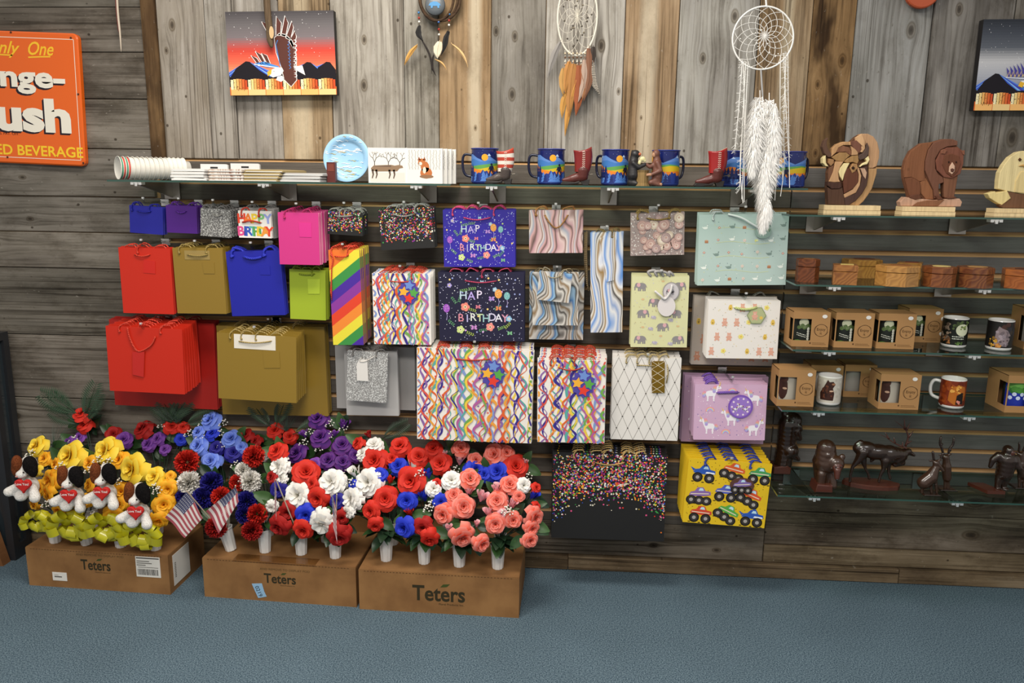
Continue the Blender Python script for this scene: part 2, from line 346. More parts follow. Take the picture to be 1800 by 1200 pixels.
class Art:
    """vector drawing; coordinates run through self.map(x, y, layer) -> point"""
    def __init__(s, mp, strip=0.0): s.map = mp; s.strip = strip; s.mb = MB(); s.mb.c = []
    def tri(s, pts, c, lay):
        if s.strip:
            x0 = min(p[0] for p in pts); x1 = max(p[0] for p in pts); k0 = math.floor(x0 / s.strip); k1 = math.floor(x1 / s.strip)
            if k1 > k0:
                for k in range(k0, k1 + 1):
                    q = s._clip(s._clip(pts, k * s.strip, 1), (k + 1) * s.strip, -1)
                    if len(q) > 2: s._emit(q, c, lay)
                return
        s._emit(pts, c, lay)
    def _clip(s, pts, x, sg):
        out = []
        for i in range(len(pts)):
            a, b = pts[i], pts[(i + 1) % len(pts)]; ia = (a[0] - x) * sg >= 0; ib = (b[0] - x) * sg >= 0
            if ia: out.append(a)
            if ia != ib:
                t = (x - a[0]) / (b[0] - a[0]); out.append((x, a[1] + (b[1] - a[1]) * t))
        return out
    def _emit(s, pts, c, lay):
        a = sum(p[0] * q[1] - q[0] * p[1] for p, q in zip(pts, pts[1:] + pts[:1]))
        if abs(a) < 1e-12: return
        if a < 0: pts = pts[::-1]
        s.mb.add([s.map(p[0], p[1], lay) for p in pts], [list(range(len(pts)))]); s.mb.c.append(lin(c) if isinstance(c, str) else c)
    def poly(s, pts, c, lay=1):
        pts = [tuple(p) for p in pts]
        if len(pts) == 3: return s.tri(pts, c, lay)
        for t in tessellate_polygon([[Vector((p[0], p[1], 0)) for p in pts]]): s.tri([pts[i] for i in t], c, lay)
    def rect(s, x0, y0, x1, y1, c, lay=1): s.tri([(x0, y0), (x1, y0), (x1, y1)], c, lay); s.tri([(x0, y0), (x1, y1), (x0, y1)], c, lay)
    def conv(s, pts, c, lay=1):
        if s.strip: s.poly(pts, c, lay)
        else: s._emit(pts, c, lay)
    def circ(s, x, y, r, c, lay=1, n=12, ry=None, rot=0.0):
        ry = ry or r; ca, sa = math.cos(rot), math.sin(rot); q = []
        for i in range(n):
            t = 2 * PI * i / n; a, b = r * math.cos(t), ry * math.sin(t); q.append((x + a * ca - b * sa, y + a * sa + b * ca))
        s.conv(q, c, lay)
    def star(s, x, y, r, c, lay=1, n=5, inn=.42, rot=0.0):
        s.poly([(x + (r if i % 2 == 0 else r * inn) * math.sin(rot + PI * i / n), y + (r if i % 2 == 0 else r * inn) * math.cos(rot + PI * i / n)) for i in range(2 * n)], c, lay)
    def line(s, pts, wd, c, lay=1):
        k = len(pts); ws = wd if isinstance(wd, (list, tuple)) else [wd] * k; Lp = []; Rp = []
        for i, p in enumerate(pts):
            a = pts[max(i - 1, 0)]; b = pts[min(i + 1, k - 1)]; d = Vector((b[0] - a[0], b[1] - a[1]))
            d = d.normalized() if d.length > 1e-9 else Vector((1, 0)); h = ws[i] / 2
            Lp.append((p[0] - d.y * h, p[1] + d.x * h)); Rp.append((p[0] + d.y * h, p[1] - d.x * h))
        for i in range(k - 1):
            s.conv([Rp[i], Rp[i + 1], Lp[i + 1], Lp[i]], c, lay)
    def text(s, body, x, y, h, c, lay=2, rot=0.0, bold=0.0, shear=0.0, width=None, anchor='c'):
        """y is the centre line, h cap height; width squeezes to fit"""
        tr, a, b, lo, hi = text_tris(body, bold, shear); _, _, _, l2, h2 = text_tris('H', bold)
        k = h / (h2 - l2); kx = width / (b - a) if width else k; ca, sa = math.cos(rot), math.sin(rot); mid = (l2 + h2) / 2
        x0 = {'c': (a + b) / 2, 'r': b, 'l': a}[anchor]
        for t in tr:
            q = []
            for p in t:
                u, v = (p[0] - x0) * kx, (p[1] - mid) * k; q.append((x + u * ca - v * sa, y + u * sa + v * ca))
            s.tri(q, c, lay)
    def build(s, name, parent, material=None, local=False): return s.mb.build(name, material or PRINT, parent, local=local)
# ================================================================== THE SETTING
fl = MB(); fl.box((-4.5, -5.0, -.05), (4.5, .12, 0)); floor = struct(fl.build('floor', speckle('blue_carpet', '#30424f', '#6e818b', 230, bump=.12)))
fl = MB(); fl.box((-4.2, .0145, 0), (4.2, .12, 2.6)); wall = struct(fl.build('wall_back', mat('groove_core', '#b08a5c', .7)))
def plank(name, x0, x1, z0, z1, m, dy=0.0, th=.025, parent=wall, topm=None, tilt=0.0):
    """one board; origin at its centre so the grain runs in board-local metres"""
    c = Vector(((x0 + x1) / 2, 0, (z0 + z1) / 2)); mb = MB(); hx, hz = (x1 - x0) / 2, (z1 - z0) / 2; b = .0022
    y0 = dy; y1 = dy + th
    mb.add([(-hx + b, y0, -hz + b), (hx - b, y0, -hz + b), (hx - b, y0, hz - b), (-hx + b, y0, hz - b), (-hx, y0 + b, -hz), (hx, y0 + b, -hz), (hx, y0 + b, hz), (-hx, y0 + b, hz), (-hx, y1, -hz), (hx, y1, -hz), (hx, y1, hz), (-hx, y1, hz)],
           [(0, 1, 2, 3), (4, 5, 1, 0), (5, 6, 2, 1), (7, 3, 2, 6), (7, 4, 0, 3), (4, 8, 9, 5), (5, 9, 10, 6), (7, 6, 10, 11), (4, 7, 11, 8), (8, 11, 10, 9)])
    mats = [m]
    if topm:
        mb.m = [0, 0, 0, 1, 0, 0, 0, 1, 0, 0]; mats = [m, topm]
        for i in (2, 3): mb.v[i].z = hz - .006
        for i in (6, 7): mb.v[i].y = y0 + .007
    o = bpy.data.objects.new(name, mb.mesh(name, mats)); col.objects.link(o); o.parent = parent
    o.matrix_local = Matrix.Translation(c) @ Matrix.Rotation(tilt, 4, 'Y'); return o
ZT = 1.604; SPC = .0747
GREY = ('#a99d8d', '#8d8274', '#bdb2a2'); 
def knot(px, py, xm): p = P(px, py, 0); return (p.x - xm[0], p.z - xm[1])
zc = (ZT + 2.5) / 2
vp = [  # px left, px right (at y=140), colours, stripe, knots px, burn
 (283, 366, ('#a89b89', '#94836a', '#b7ab9b'), None, [(303, 45, .02), (293, 90, .012)], 0),
 (366, 413, ('#ada293', '#978c7e', '#bdb3a4'), None, [], 0),
 (413, 494, ('#a79c8e', '#90867a', '#b8aea0'), None, [(412, 182, .016)], 0),
 (494, 583, ('#a98f6e', '#8f7656', '#bda98b'), (-.02, .035, '#c8b89c'), [], 0),
 (583, 711, ('#b1a695', '#a09484', '#bdb3a3'), None, [(640, 71, .016), (640, 151, .02)], 0),
 (711, 772, ('#a09684', '#7d7565', '#b3a897'), None, [], 0),
 (772, 863, ('#a28662', '#886c4a', '#b49a78'), (.035, .022, '#c3b59c'), [(836, 226, .01)], 0),
 (863, 958, ('#8c8274', '#736a5f', '#a0968a'), None, [(905, 65, .018), (900, 167, .022), (872, 56, .016)], 0),
 (958, 1095, ('#b3aa9c', '#a1988a', '#c2baad'), None, [(1087, 162, .012), (1057, 82, .02)], 0),
 (1095, 1189, ('#a78b69', '#8f7353', '#b79c7b'), (-.01, .03, '#c9bba3'), [(1127, 208, .008)], 0),
 (1189, 1327, ('#a9a398', '#99938a', '#b9b4aa'), None, [(1291, 30, .022), (1235, 104, .018)], 0),
 (1327, 1419, ('#9c8262', '#856b4c', '#ab9374'), (.01, .02, '#b3a58c'), [], 0),
 (1419, 1495, ('#927049', '#65482c', '#ad8b60'), None, [(1480, 108, .022), (1437, 150, .015), (1433, 270, .013)], .85),
 (1495, 1628, ('#9a9894', '#87857f', '#a9a7a3'), None, [(1602, 54, .026)], 0),
 (1628, 1768, ('#8b847b', '#6d655b', '#9d968d'), None, [(1685, 18, .02)], .25),
 (1768, 1900, ('#8c8375', '#6f665a', '#a09789'), None, [(1778, 243, .03)], .2),
 (1900, 2010, ('#a99d8d', '#8d8274', '#bdb2a2'), None, [], 0), (2010, 2130, ('#9a7c56', '#7d6040', '#ab8d67'), None, [], 0), (2130, 2250, ('#a99d8d', '#8d8274', '#bdb2a2'), None, [], 0), (2250, 2390, ('#8b847b', '#6d655b', '#9d968d'), None, [], 0), (2390, 2500, ('#a99d8d', '#8d8274', '#bdb2a2'), None, [], 0)]
def greyer(h, f):
    v = [int(h[i:i + 2], 16) for i in (1, 3, 5)]; m_ = sum(v) / 3; return '#%02x%02x%02x' % tuple(max(0, min(255, int((x + (m_ - x) * f) * 1.03))) for x in v)
for i, (a, b, c, st, kn, bu) in enumerate(vp):
    x0, x1 = P(a, 140).x, P(b, 140).x; xm = ((x0 + x1) / 2, zc)
    kl = [(*knot(k[0], k[1], xm), k[2]) for k in kn]
    c = [greyer(h, .45 if i not in (3, 6, 9, 11, 12, 17) else .12) for h in c]
    m = wood(f'upright_board_{i}', *c, axis='Z', stripe=st, knots=kl, blotch=.55 if i not in (5, 14, 15) else 1.0, burn=bu)
    plank('upright_plank', x0 + .0012, x1 - .0012, ZT + .004, 2.5, m, dy=R.uniform(-.006, .005), th=.022)
xa, xb = P(259, 140).x, P(283, 140).x
tr = MB(); tr.box((xa, -.012, ZT + .004), (xb, .035, 2.5)); tr = struct(tr.build('trim_1', wood('corner_trim_board', '#7d6243', '#553f29', '#997c57', axis='Z', burn=.6)))
# left horizontal boards
XL = P(286, 400, 0).x; XS = P(1388, 365, 0).x + .004
ys = [-140, -62, 13, 92, 174, 261, 345, 408, 471, 589, 700, 782, 872, 975]
hw = [wood(f'level_board_{i}', *[greyer(h, .4) for h in c], axis='X', knots=k, blotch=.9) for i, (c, k) in enumerate([
    (('#786c5d', '#5a5044', '#8b7f70'), ()), (('#877b6b', '#6b6053', '#988c7b'), ((.02, .35, .02),)), (('#7f7669', '#655c50', '#91887a'), ((-.02, .5, .014),)), (('#746a5c', '#5b5246', '#857a6b'), ()), (('#86796a', '#6a5e50', '#978a79'), ((.0, .2, .02),))])]
order = [0, 3, 0, 0, 1, 2, 2, 1, 3, 4, 1, 4, 3]
for i in range(len(ys) - 1):
    z1, z0 = P(120, ys[i]).z, max(P(120, ys[i + 1]).z, .055); xr = xa if z0 > ZT - .02 else XL
    if ys[i + 1] == 345: xr = P(272, 320).x
    plank('level_plank', -3.6, xr - .001, z0 + .0015, z1 - .0015, hw[order[i]], dy=R.uniform(-.008, .004), th=.03)
# slotted display boards: every slat its own piece
SL = wood('slat_board_grey', '#6d665e', '#5f5852', '#797169', axis='X', scale=1.2, blotch=.25, soft=True)
SLR = wood('slat_board_grey_cool', '#6f6c69', '#615e5b', '#7b7875', axis='X', scale=1.2, blotch=.25, soft=True)
TAN = mat('raw_slot_edge', '#bd9464', .6)
GAP = .0105
for (x0, x1, bot, m) in ((XL, XS - .0015, .206, SL), (XS + .0015, 3.4, .409, SLR)):
    k = 0
    while ZT - SPC * k > bot + .01:
        z1 = ZT - SPC * k - (GAP if k else 0); z0 = max(ZT - SPC * (k + 1), bot)
        plank('slat_board', x0, x1, z0, z1, m, dy=0.0, th=.014, topm=TAN); k += 1
# boards under the display panels
LOWL = wood('low_board_left', '#7b7063', '#615749', '#8b8072', axis='X', knots=((-.02, .75, .014), (-.03, 1.0, .016)), blotch=.6)
LOWR = [wood('low_board_right', '#6d6153', '#4a4036', '#83776a', axis='X', knots=((.0, -.5, .03),), blotch=1.0), wood('low_board_right_b', '#84735c', '#685943', '#96856c', axis='X', blotch=.8)]
plank('level_plank', XL, XS, .062, .204, LOWL, dy=.002, th=.03)
zs = [.407, P(1560, 905).z, P(1560, 965).z, .062]
for i in range(3): plank('level_plank', XS + .002, 3.4, zs[i + 1] + .0015, zs[i] - .0015, [LOWR[0], LOWR[0], LOWR[1]][i], dy=(.002, .004, -.004)[i], th=.03)
bb = struct(MB().box((-3.6, .026, 0), (3.4, .03, .001)).build('baseboard_back', BLACK))
bw = wood('skirting_board', '#7d6a52', '#5f4f3c', '#90806a', axis='X', blotch=.8)
for a, b in ((-3.6, -1.2), (-1.198, .05), (.052, 1.35), (1.352, 3.4)):
    plank('skirting_plank', a, b, .002, .060, bw, dy=-.018, th=.04, parent=bb)
# ================================================================== GLASS SHELVES
SH = {}
def shelf(key, x0, x1, z, depth, label, clips, ends=(0, 0)):
    r = thing('glass_shelf', label, 'shelf', ((x0 + x1) / 2, -depth / 2, z - .006), 'glass display shelves')
    y0 = -depth; mb = MB()
    mb.add([(x0, y0, z), (x1, y0, z), (x1, -.004, z), (x0, -.004, z)], [(0, 1, 2, 3)], 0)
    mb.add([(x0, y0, z - .006), (x1, y0, z - .006), (x1, -.004, z - .006), (x0, -.004, z - .006)], [(0, 3, 2, 1)], 0)
    mb.add([(x0, y0, z), (x1, y0, z), (x1, y0, z - .006), (x0, y0, z - .006)], [(3, 2, 1, 0)], 1)
    mb.add([(x0, -.004, z), (x1, -.004, z), (x1, -.004, z - .006), (x0, -.004, z - .006)], [(0, 1, 2, 3)], 1)
    for x in (x0, x1): mb.add([(x, y0, z), (x, -.004, z), (x, -.004, z - .006), (x, y0, z - .006)], [(0, 1, 2, 3)], 1)
    mb.build('glass_pane', [GLASS, GLASSE], r)
    for cx in clips:
        b = MB(); zt = z - .0065
        b.add([(cx - .003, -.012, zt), (cx - .003, y0 + .03, zt), (cx - .003, y0 + .03, zt - .012), (cx - .003, -.012, zt - .058), (cx + .003, -.012, zt), (cx + .003, y0 + .03, zt), (cx + .003, y0 + .03, zt - .012), (cx + .003, -.012, zt - .058)],
              [(0, 1, 2, 3), (4, 7, 6, 5), (0, 4, 5, 1), (1, 5, 6, 2), (2, 6, 7, 3), (3, 7, 4, 0)])
        b.box((cx - .03, -.012, zt - .064), (cx + .03, -.002, zt - .002))
        br = b.build('bracket', NICKEL, r)
        c = MB()
        for dx in (-.014, 0, .014): c.box((cx + dx - .0055, y0 + .002, zt - .009), (cx + dx + .0055, y0 + .028, zt))
        c.box((cx - .019, y0 + .004, zt - .004), (cx + .019, y0 + .026, zt)); c.box((cx - .004, y0 + .001, zt - .014), (cx + .004, y0 + .01, zt))
        c.build('clip', CHROME, br)
    SH[key] = z; return r
def shelf_px(key, xl, xr, yf, xf, depth, label, clips):
    z = P(xf, yf, -depth).z
    shelf(key, P(xl, yf, -depth).x, P(xr, yf, -depth).x, z, depth, label, [P(c, yf, -depth).x for c in clips])
shelf_px('L', 188, 792, 319.5, 480, .27, 'glass shelf at the left holding paper cups, plate and napkins', (283 - 45, 462, 731))
shelf_px('M', 808, 1421, 325.5, 1000, .27, 'middle glass shelf carrying the row of blue mugs and boots', (864, 1078, 1330))
shelf_px('R1', 1388, 1990, 380, 1600, .27, 'upper right glass shelf under the wooden bison and bear plaques', (1476, 1754))
shelf_px('R2', 1399, 1990, 503.5, 1600, .30, 'glass shelf with the small burl wood boxes', (1468, 1733))
shelf_px('R3', 1393, 1990, 619, 1600, .30, 'glass shelf with two photo mugs beside four brown mug boxes', (1459, 1715))
shelf_px('R4', 1374, 1990, 727, 1600, .30, 'glass shelf with the reddish bear mug in the middle', (1440, 1706))
shelf_px('R5', 1366, 1990, 878, 1600, .30, 'lowest glass shelf carrying dark carved animals', (1432, 1685))
# dark glazed cabinet cut by the left edge, and a wooden post before it
cb0 = PZ(28, 985, 0); r = thing('display_cabinet', 'dark glazed cabinet side cut off by the left edge of the photo', 'cabinet', (cb0.x - .2, cb0.y + .02, 0))
zt = P(22, 592, cb0.y).z; x1 = cb0.x; x0 = x1 - .5; y0 = cb0.y; y1 = min(y0 + .35, -.03); DK = mat('dark_frame', '#26272a', .35)
MB().box((x0, y0, 0), (x1, y1, .06)).build('plinth', DK, r)
MB().box((x0, y0, zt - .03), (x1, y1, zt)).build('top_frame', DK, r)
for x, y in ((x1 - .03, y0), (x1 - .03, y1 - .03), (x0, y0), (x0, y1 - .03)): MB().box((x, y, .06), (x + .03, y + .03, zt - .03)).build('post', DK, r)
SG = mat('smoked_glass', '#2b3338', .06, spec=.8)
MB().box((x0 + .03, y0 + .012, .06), (x1 - .03, y0 + .018, zt - .03)).build('pane', SG, r)
MB().box((x1 - .018, y0 + .03, .06), (x1 - .012, y1 - .03, zt - .03)).build('pane', SG, r)
for zz in (zt * .38, zt * .7): MB().box((x0 + .03, y0 + .005, zz - .008), (x1 - .03, y0 + .03, zz + .008)).build('rail', DK, r)
p0 = PZ(3, 990, 0); z1 = P(-12, 860, p0.y).z; r = thing('wooden_post', 'slanting brown wooden post at the bottom left edge', 'post', (p0.x, p0.y, 0))
mb = MB(); h = .022
mb.add([(p0.x - h - .04, p0.y - h, 0), (p0.x + h, p0.y - h, 0), (p0.x + h, p0.y + h, 0), (p0.x - h - .04, p0.y + h, 0), (p0.x - .13, p0.y - h, z1), (p0.x - .05, p0.y - h, z1), (p0.x - .05, p0.y + h, z1), (p0.x - .13, p0.y + h, z1)], [(0, 3, 2, 1), (4, 5, 6, 7), (0, 1, 5, 4), (1, 2, 6, 5), (2, 3, 7, 6), (3, 0, 4, 7)])
WB = wood('brown_post_wood', '#8a5f3c', '#6b4528', '#a3774e', axis='Z', blotch=.3)
mb.build('leg', WB, r); MB().box((p0.x - .1, p0.y - .03, z1), (p0.x - .04, p0.y + .03, z1 + .02)).build('cap', WB, r)
# ================================================================== GIFT BAGS
def face_frame(q, Y):
    """four photo corners (TL,TR,BR,BL) of a flat front at depth Y -> bottom centre, width, height, tilt"""
    tl, tr, br, bl = [P(x, y, Y) for x, y in q]
    wd = ((tr - tl).length + (br - bl).length) / 2; ht = ((tl - bl).length + (tr - br).length) / 2
    ux = ((tr - tl) + (br - bl)).normalized(); a = math.atan2(ux.z, ux.x)
    vz = ((tl - bl) + (tr - br)).normalized(); a2 = math.atan2(-vz.x, vz.z); a = (a + a2) / 2
    c = (tl + tr + br + bl) / 4; up = Vector((-math.sin(a), 0, math.cos(a)))
    return c - up * ht / 2, wd, ht, a
def rect_q(x0, y0, x1, y1): return [(x0, y0), (x1, y0), (x1, y1), (x0, y1)]
class BagFace:
    def __init__(s, q, w, h): s.q = q; s.w = w; s.h = h; tl, tr, br, bl = [Vector(p) for p in q]; s.o = (bl + br) / 2; s.ux = ((tr - tl) + (br - bl)) / 2; s.uy = ((tl - bl) + (tr - br)) / 2
    def px(s, x, y):
        """photo pixel -> bag-local metres"""
        d = Vector((x, y)) - s.o; D = s.ux.x * s.uy.y - s.ux.y * s.uy.x
        return ((d.x * s.uy.y - d.y * s.uy.x) / D * s.w, (s.ux.x * d.y - s.ux.y * d.x) / D * s.h)
ORD = ['first', 'second', 'third', 'fourth', 'fifth', 'sixth', 'seventh', 'eighth', 'ninth']
BAGS = 0
def hook_at(x, ztop, yf, label):
    k = round((ZT - (ztop + .012)) / SPC); zg = ZT - SPC * k - GAP * .5; zg = max(zg, ztop + .004) if zg > ztop - .01 else ZT - SPC * (k - 1) - GAP * .5
    r = thing('display_hook', label, 'hook', (x, 0, zg), 'clear display hooks')
    mb = MB(); mb.box((x - .016, -.006, zg - .02), (x + .016, .009, zg + .004)); mb.box((x - .016, -.011, zg - .008), (x + .016, -.004, zg - .002)); mb.box((x - .016, -.011, zg + .001), (x + .016, -.004, zg + .005)); mb.build('wall_clip', CHROME, r)
    e = min(zg - .006, ztop + .012); mb = MB(); pts = [(x, -.005, zg - .006), (x, -.05, e + .004), (x, yf + .03, e), (x, yf - .004, e), (x, yf - .014, e + .008), (x, yf - .016, e + .02)]; mb.tube(pts, .0042, 6); mb.build('arm', ACRYL, r, smooth=True)
    MB().lathe([(0, -.004), (.0055, -.003), (.0055, .003), (0, .004)], 8, (x, yf - .016, e + .02)).build('tip', CHROME, r)
    return e
def cordpath(a, b, sag, n=7, yo=-.004):
    return [(a[0] + (b[0] - a[0]) * i / (n - 1), yo - .003 * math.sin(PI * i / (n - 1)), a[1] + (b[1] - a[1]) * i / (n - 1) - sag * math.sin(PI * i / (n - 1))) for i in range(n)]
def rope(name, c):
    if name in MATS: return MATS[name]
    m = mat(name, c, .6); nt, n, L = NB(m); tc = n('ShaderNodeTexCoord'); wv = n('ShaderNodeTexWave', wave_type='BANDS', bands_direction='DIAGONAL'); wv.inputs['Scale'].default_value = 95; L(tc.outputs['Object'], wv.inputs['Vector'])
    bp = n('ShaderNodeBump'); bp.inputs['Strength'].default_value = .8; bp.inputs['Distance'].default_value = .002; L(wv.outputs['Fac'], bp.inputs['Height']); L(bp.outputs[0], nt.nodes['Principled BSDF'].inputs['Normal']); return m
def gift_bag(q, Y, n, desc, group, m, print_fn=None, handle=None, cord='#c02020', cr=.0025, step=.02, th=.012, tagspec=None, hook=True, loops=2, side=None, slip=None, flat=False, jit=.003, extra=None, hooklabel=None, backs=None, rest_desc=None):
    global BAGS; BAGS += 1
    base, wd, ht, a = face_frame(q, Y); Rm = Matrix.Rotation(-a, 3, 'Y')
    root = thing('gift_bag', desc, 'gift bag', base, group, Rm)
    BF = BagFace(q, wd, ht); hw = wd / 2
    mb = MB(); lev = [(0, th * 1.15), (ht * .40, th * 1.25), (ht, th * .8)]
    for z, t in lev:
        g = min(.02, wd * .12)
        mb.v += [Vector(p) for p in ((-hw, 0, z), (-hw + g, t / 2, z), (-hw, t, z), (hw, t, z), (hw - g, t / 2, z), (hw, 0, z))]
    for k in range(2):
        for j in range(6):
            i0, i1 = k * 6 + j, k * 6 + (j + 1) % 6; mb.f.append([i0, i0 + 6, i1 + 6, i1]); mb.m.append(1 if j in (0, 1, 3, 4) else 0)
    mb.f.append([0, 1, 2, 3, 4, 5]); mb.m.append(0)
    mb.f.append([17, 16, 15, 14, 13, 12]); mb.m.append(1)
    body = mb.build('body', [m, side or m], root, local=True)
    if print_fn:
        art = Art(lambda x, y, l: Vector((x, -.0004 - .00012 * l, y))); print_fn(art, wd, ht, BF); art.build('print', root, local=True)
    CM = rope('cord_' + cord, cord)
    e = None
    if hook: e = hook_at(base.x - math.sin(a) * ht, base.z + ht * math.cos(a), Y, hooklabel or ' '.join(('clear hook holding the ' + desc).split()[:14]))
    if handle:      # front handle: photo pixels (x0, y, x1, sag px)
        (x0, y0_, x1, sg) = handle; A = BF.px(x0, y0_); Bq = BF.px(x1, y0_ + 0); pp = cordpath(A, Bq, sg * sp(Y)); hb = MB(); hb.tube(pp, cr, 6)
        for s_ in (A, Bq): hb.lathe([(0, 0), (cr * 1.4, 0), (cr * 1.4, .001), (0, .0012)], 8, (s_[0], 0, s_[1]))
        hb.build('handle', CM, root, smooth=True, local=True)
    if loops:       # cord loops lying over the top edge
        rr = random.Random(BAGS * 13)
        for k in range(loops):
            hb = MB(); cx = (-.27 + .54 * k / max(loops - 1, 1)) * wd + rr.uniform(-.01, .01); q = min(.018, wd * .1)
            pts = [(cx - q * 1.5, th * .6, ht - .008), (cx - q * .9, th * .2, ht + .004 + .005 * rr.random()), (cx + q * rr.uniform(-.6, .6), th * .1, ht + .008 + .006 * rr.random()), (cx + q * .9, th * .6, ht + .003 + .004 * rr.random()), (cx + q * 1.4, th * .7, ht - .008)]
            hb.tube(smoothpts(pts, 4), cr * .9, 5); hb.build('cord_loop', CM, root, smooth=True, local=True)
            if rr.random() < .6:
                hb = MB(); hb.tube(smoothpts([(cx - q * .5, .004, ht + .006), (cx - q * .9, -.0035, ht + .002), (cx - q * 1.1, -.0035, ht - .012), (cx - q * .9, -.0035, ht - .022)], 3), [cr * .9] * 7 + [cr * 1.5, cr * 1.7, cr * .8], 5); hb.build('cord_end', CM, root, smooth=True, local=True)
    if tagspec:     # hanging label: pixel polygon, colour/material, thickness
        pts, tc = tagspec[:2]; mb = MB(); mb.prism([BF.px(*p) for p in pts], -.006, -.0045); mb.build('gift_tag', tc if not isinstance(tc, str) else mat('tag_' + tc, tc, .55), root, local=True)
        if len(tagspec) > 2:
            art = Art(lambda x, y, l: Vector((x, -.0062 - .00012 * l, y))); tagspec[2](art, wd, ht, BF); art.build('tag_print', root, local=True)
    if slip:        # paper slip around the handle
        x0, y0_, x1, y1_, c = slip; A = BF.px(x0, y1_); Bq = BF.px(x1, y0_); MB().box((A[0], -.0012, A[1]), (Bq[0], -.0004, Bq[1])).build('paper_slip', mat('slip_' + c, c, .6), root, local=True)
    if extra: extra(root, BF, wd, ht)
    rr = random.Random(BAGS * 7)
    for k in range(1, n):
        M = Matrix.Translation(base + Vector((rr.uniform(-jit, jit), step * k, rr.uniform(-jit, jit) * .7 + .0012 * k))) @ (Matrix.Rotation(-a * (1 - .15 * k) + rr.uniform(-.004, .004), 3, 'Y')).to_4x4()
        dup(root, M, f'{ORD[k]} from the front among the {rest_desc}', only=('body', 'print', 'cord_loop'))
    return root, BF
def smoothpts(p, k=3):
    p = [Vector(x) for x in p]; out = []
    for i in range(len(p) - 1):
        p0, p1, p2, p3 = p[max(i - 1, 0)], p[i], p[i + 1], p[min(i + 2, len(p) - 1)]
        for j in range(k):
            t = j / k; out.append(.5 * ((2 * p1) + (p2 - p0) * t + (2 * p0 - 5 * p1 + 4 * p2 - p3) * t * t + (3 * p1 - p0 - 3 * p2 + p3) * t ** 3))
    out.append(p[-1]); return out
def paper(c, rough=.42): return mat('paper_' + c, c, rough, spec=.4)
# ---------------------------------------------------------------- print designs (bag-local metres)
def pr_confetti(low=.0, cnt=900, size=.0022, cols=('#e8392f', '#f2c230', '#f7f3e8', '#e0568a', '#3f9a4a', '#e87a2c', '#3b55b5', '#ded6c0', '#a8328a'), fade=.45, seed=3, sides=False):
    def f(A, w, h, BF):
        r = random.Random(seed)
        for i in range(cnt):
            t = r.random() ** 1.0
            if sides:
                x = r.uniform(-.5, .5); lim = .50 - .28 * max(0, (abs(x) - .28) / .22)
                y = 1 - (1 - lim + .03) * r.random() ** .85
                if r.random() < .10: y = lim - .16 * r.random() ** 1.6
                if r.random() < max(0, min(.8, (lim + .14 - y) / .16)): continue
            else:
                x = r.uniform(-.5, .5); y = 1 - fade * r.random() if r.random() < .72 else 1 - fade - .25 * r.random() ** 2
            s = size * r.uniform(.6, 1.35); c = r.choice(cols); X = x * (w - 2 * s); Y = max(s, min(h - s, y * h))
            if r.random() < .4: a = r.uniform(0, PI); A.conv([(X + s * math.cos(a + k * PI / 2), Y + s * math.sin(a + k * PI / 2)) for k in range(4)], c, 1 + i % 18)
            else: A.circ(X, Y, s * .85, c, 1 + i % 18, 6)
    return f
def pr_streamers(period, seed=1):
    cols = ['#dd6430', '#3a2f87', '#5aa9a0', '#ecca4c', '#b0609c', '#74a850', '#8098cc', '#dc5a4c', '#eaa042', '#8c66a6']
    def f(A, w, h, BF):
        r = random.Random(seed); k = 0; x = -w / 2; lay = 1; pl = period * 2.1
        while x < w / 2 + .001:
            for c_ in range(3):
                c = cols[(k * 7 + c_) % len(cols)]; k += 1; ph = r.choice((0, PI * .5, PI, PI * 1.5)) + r.uniform(-.5, .5); am = period * r.uniform(.16, .34); wd = period * r.uniform(.11, .24); xx = x + r.uniform(-.15, .15) * period; ph2 = r.uniform(0, 6)
                n = int(h / (pl / 26)) + 2; pts = []; ws = []
                for i in range(n + 1):
                    y = h * i / n; t = 2 * PI * y / pl + ph; px = xx + am * (math.sin(t) + .22 * math.sin(2 * t + ph2)); pts.append((max(-w / 2, min(w / 2, px)), y)); ws.append(wd * (.35 + .85 * abs(math.sin(t * .5 + ph2))))
                ws = [q if abs(p[0]) < w / 2 - q / 2 else .0001 for p, q in zip(pts, ws)]
                A.line(pts, ws, c, lay % 40 + 1); lay += 1
            x += period * .66
        for i in range(int(w * h / period ** 2 * .6)):
            A.star(r.uniform(-.46, .46) * w, r.uniform(.04, .96) * h, period * .13, r.choice(['#3a2f87', '#e0452f', '#f09a3a', '#7a55a0', '#6aa6c8']), 43, rot=r.uniform(0, 1))
    return f
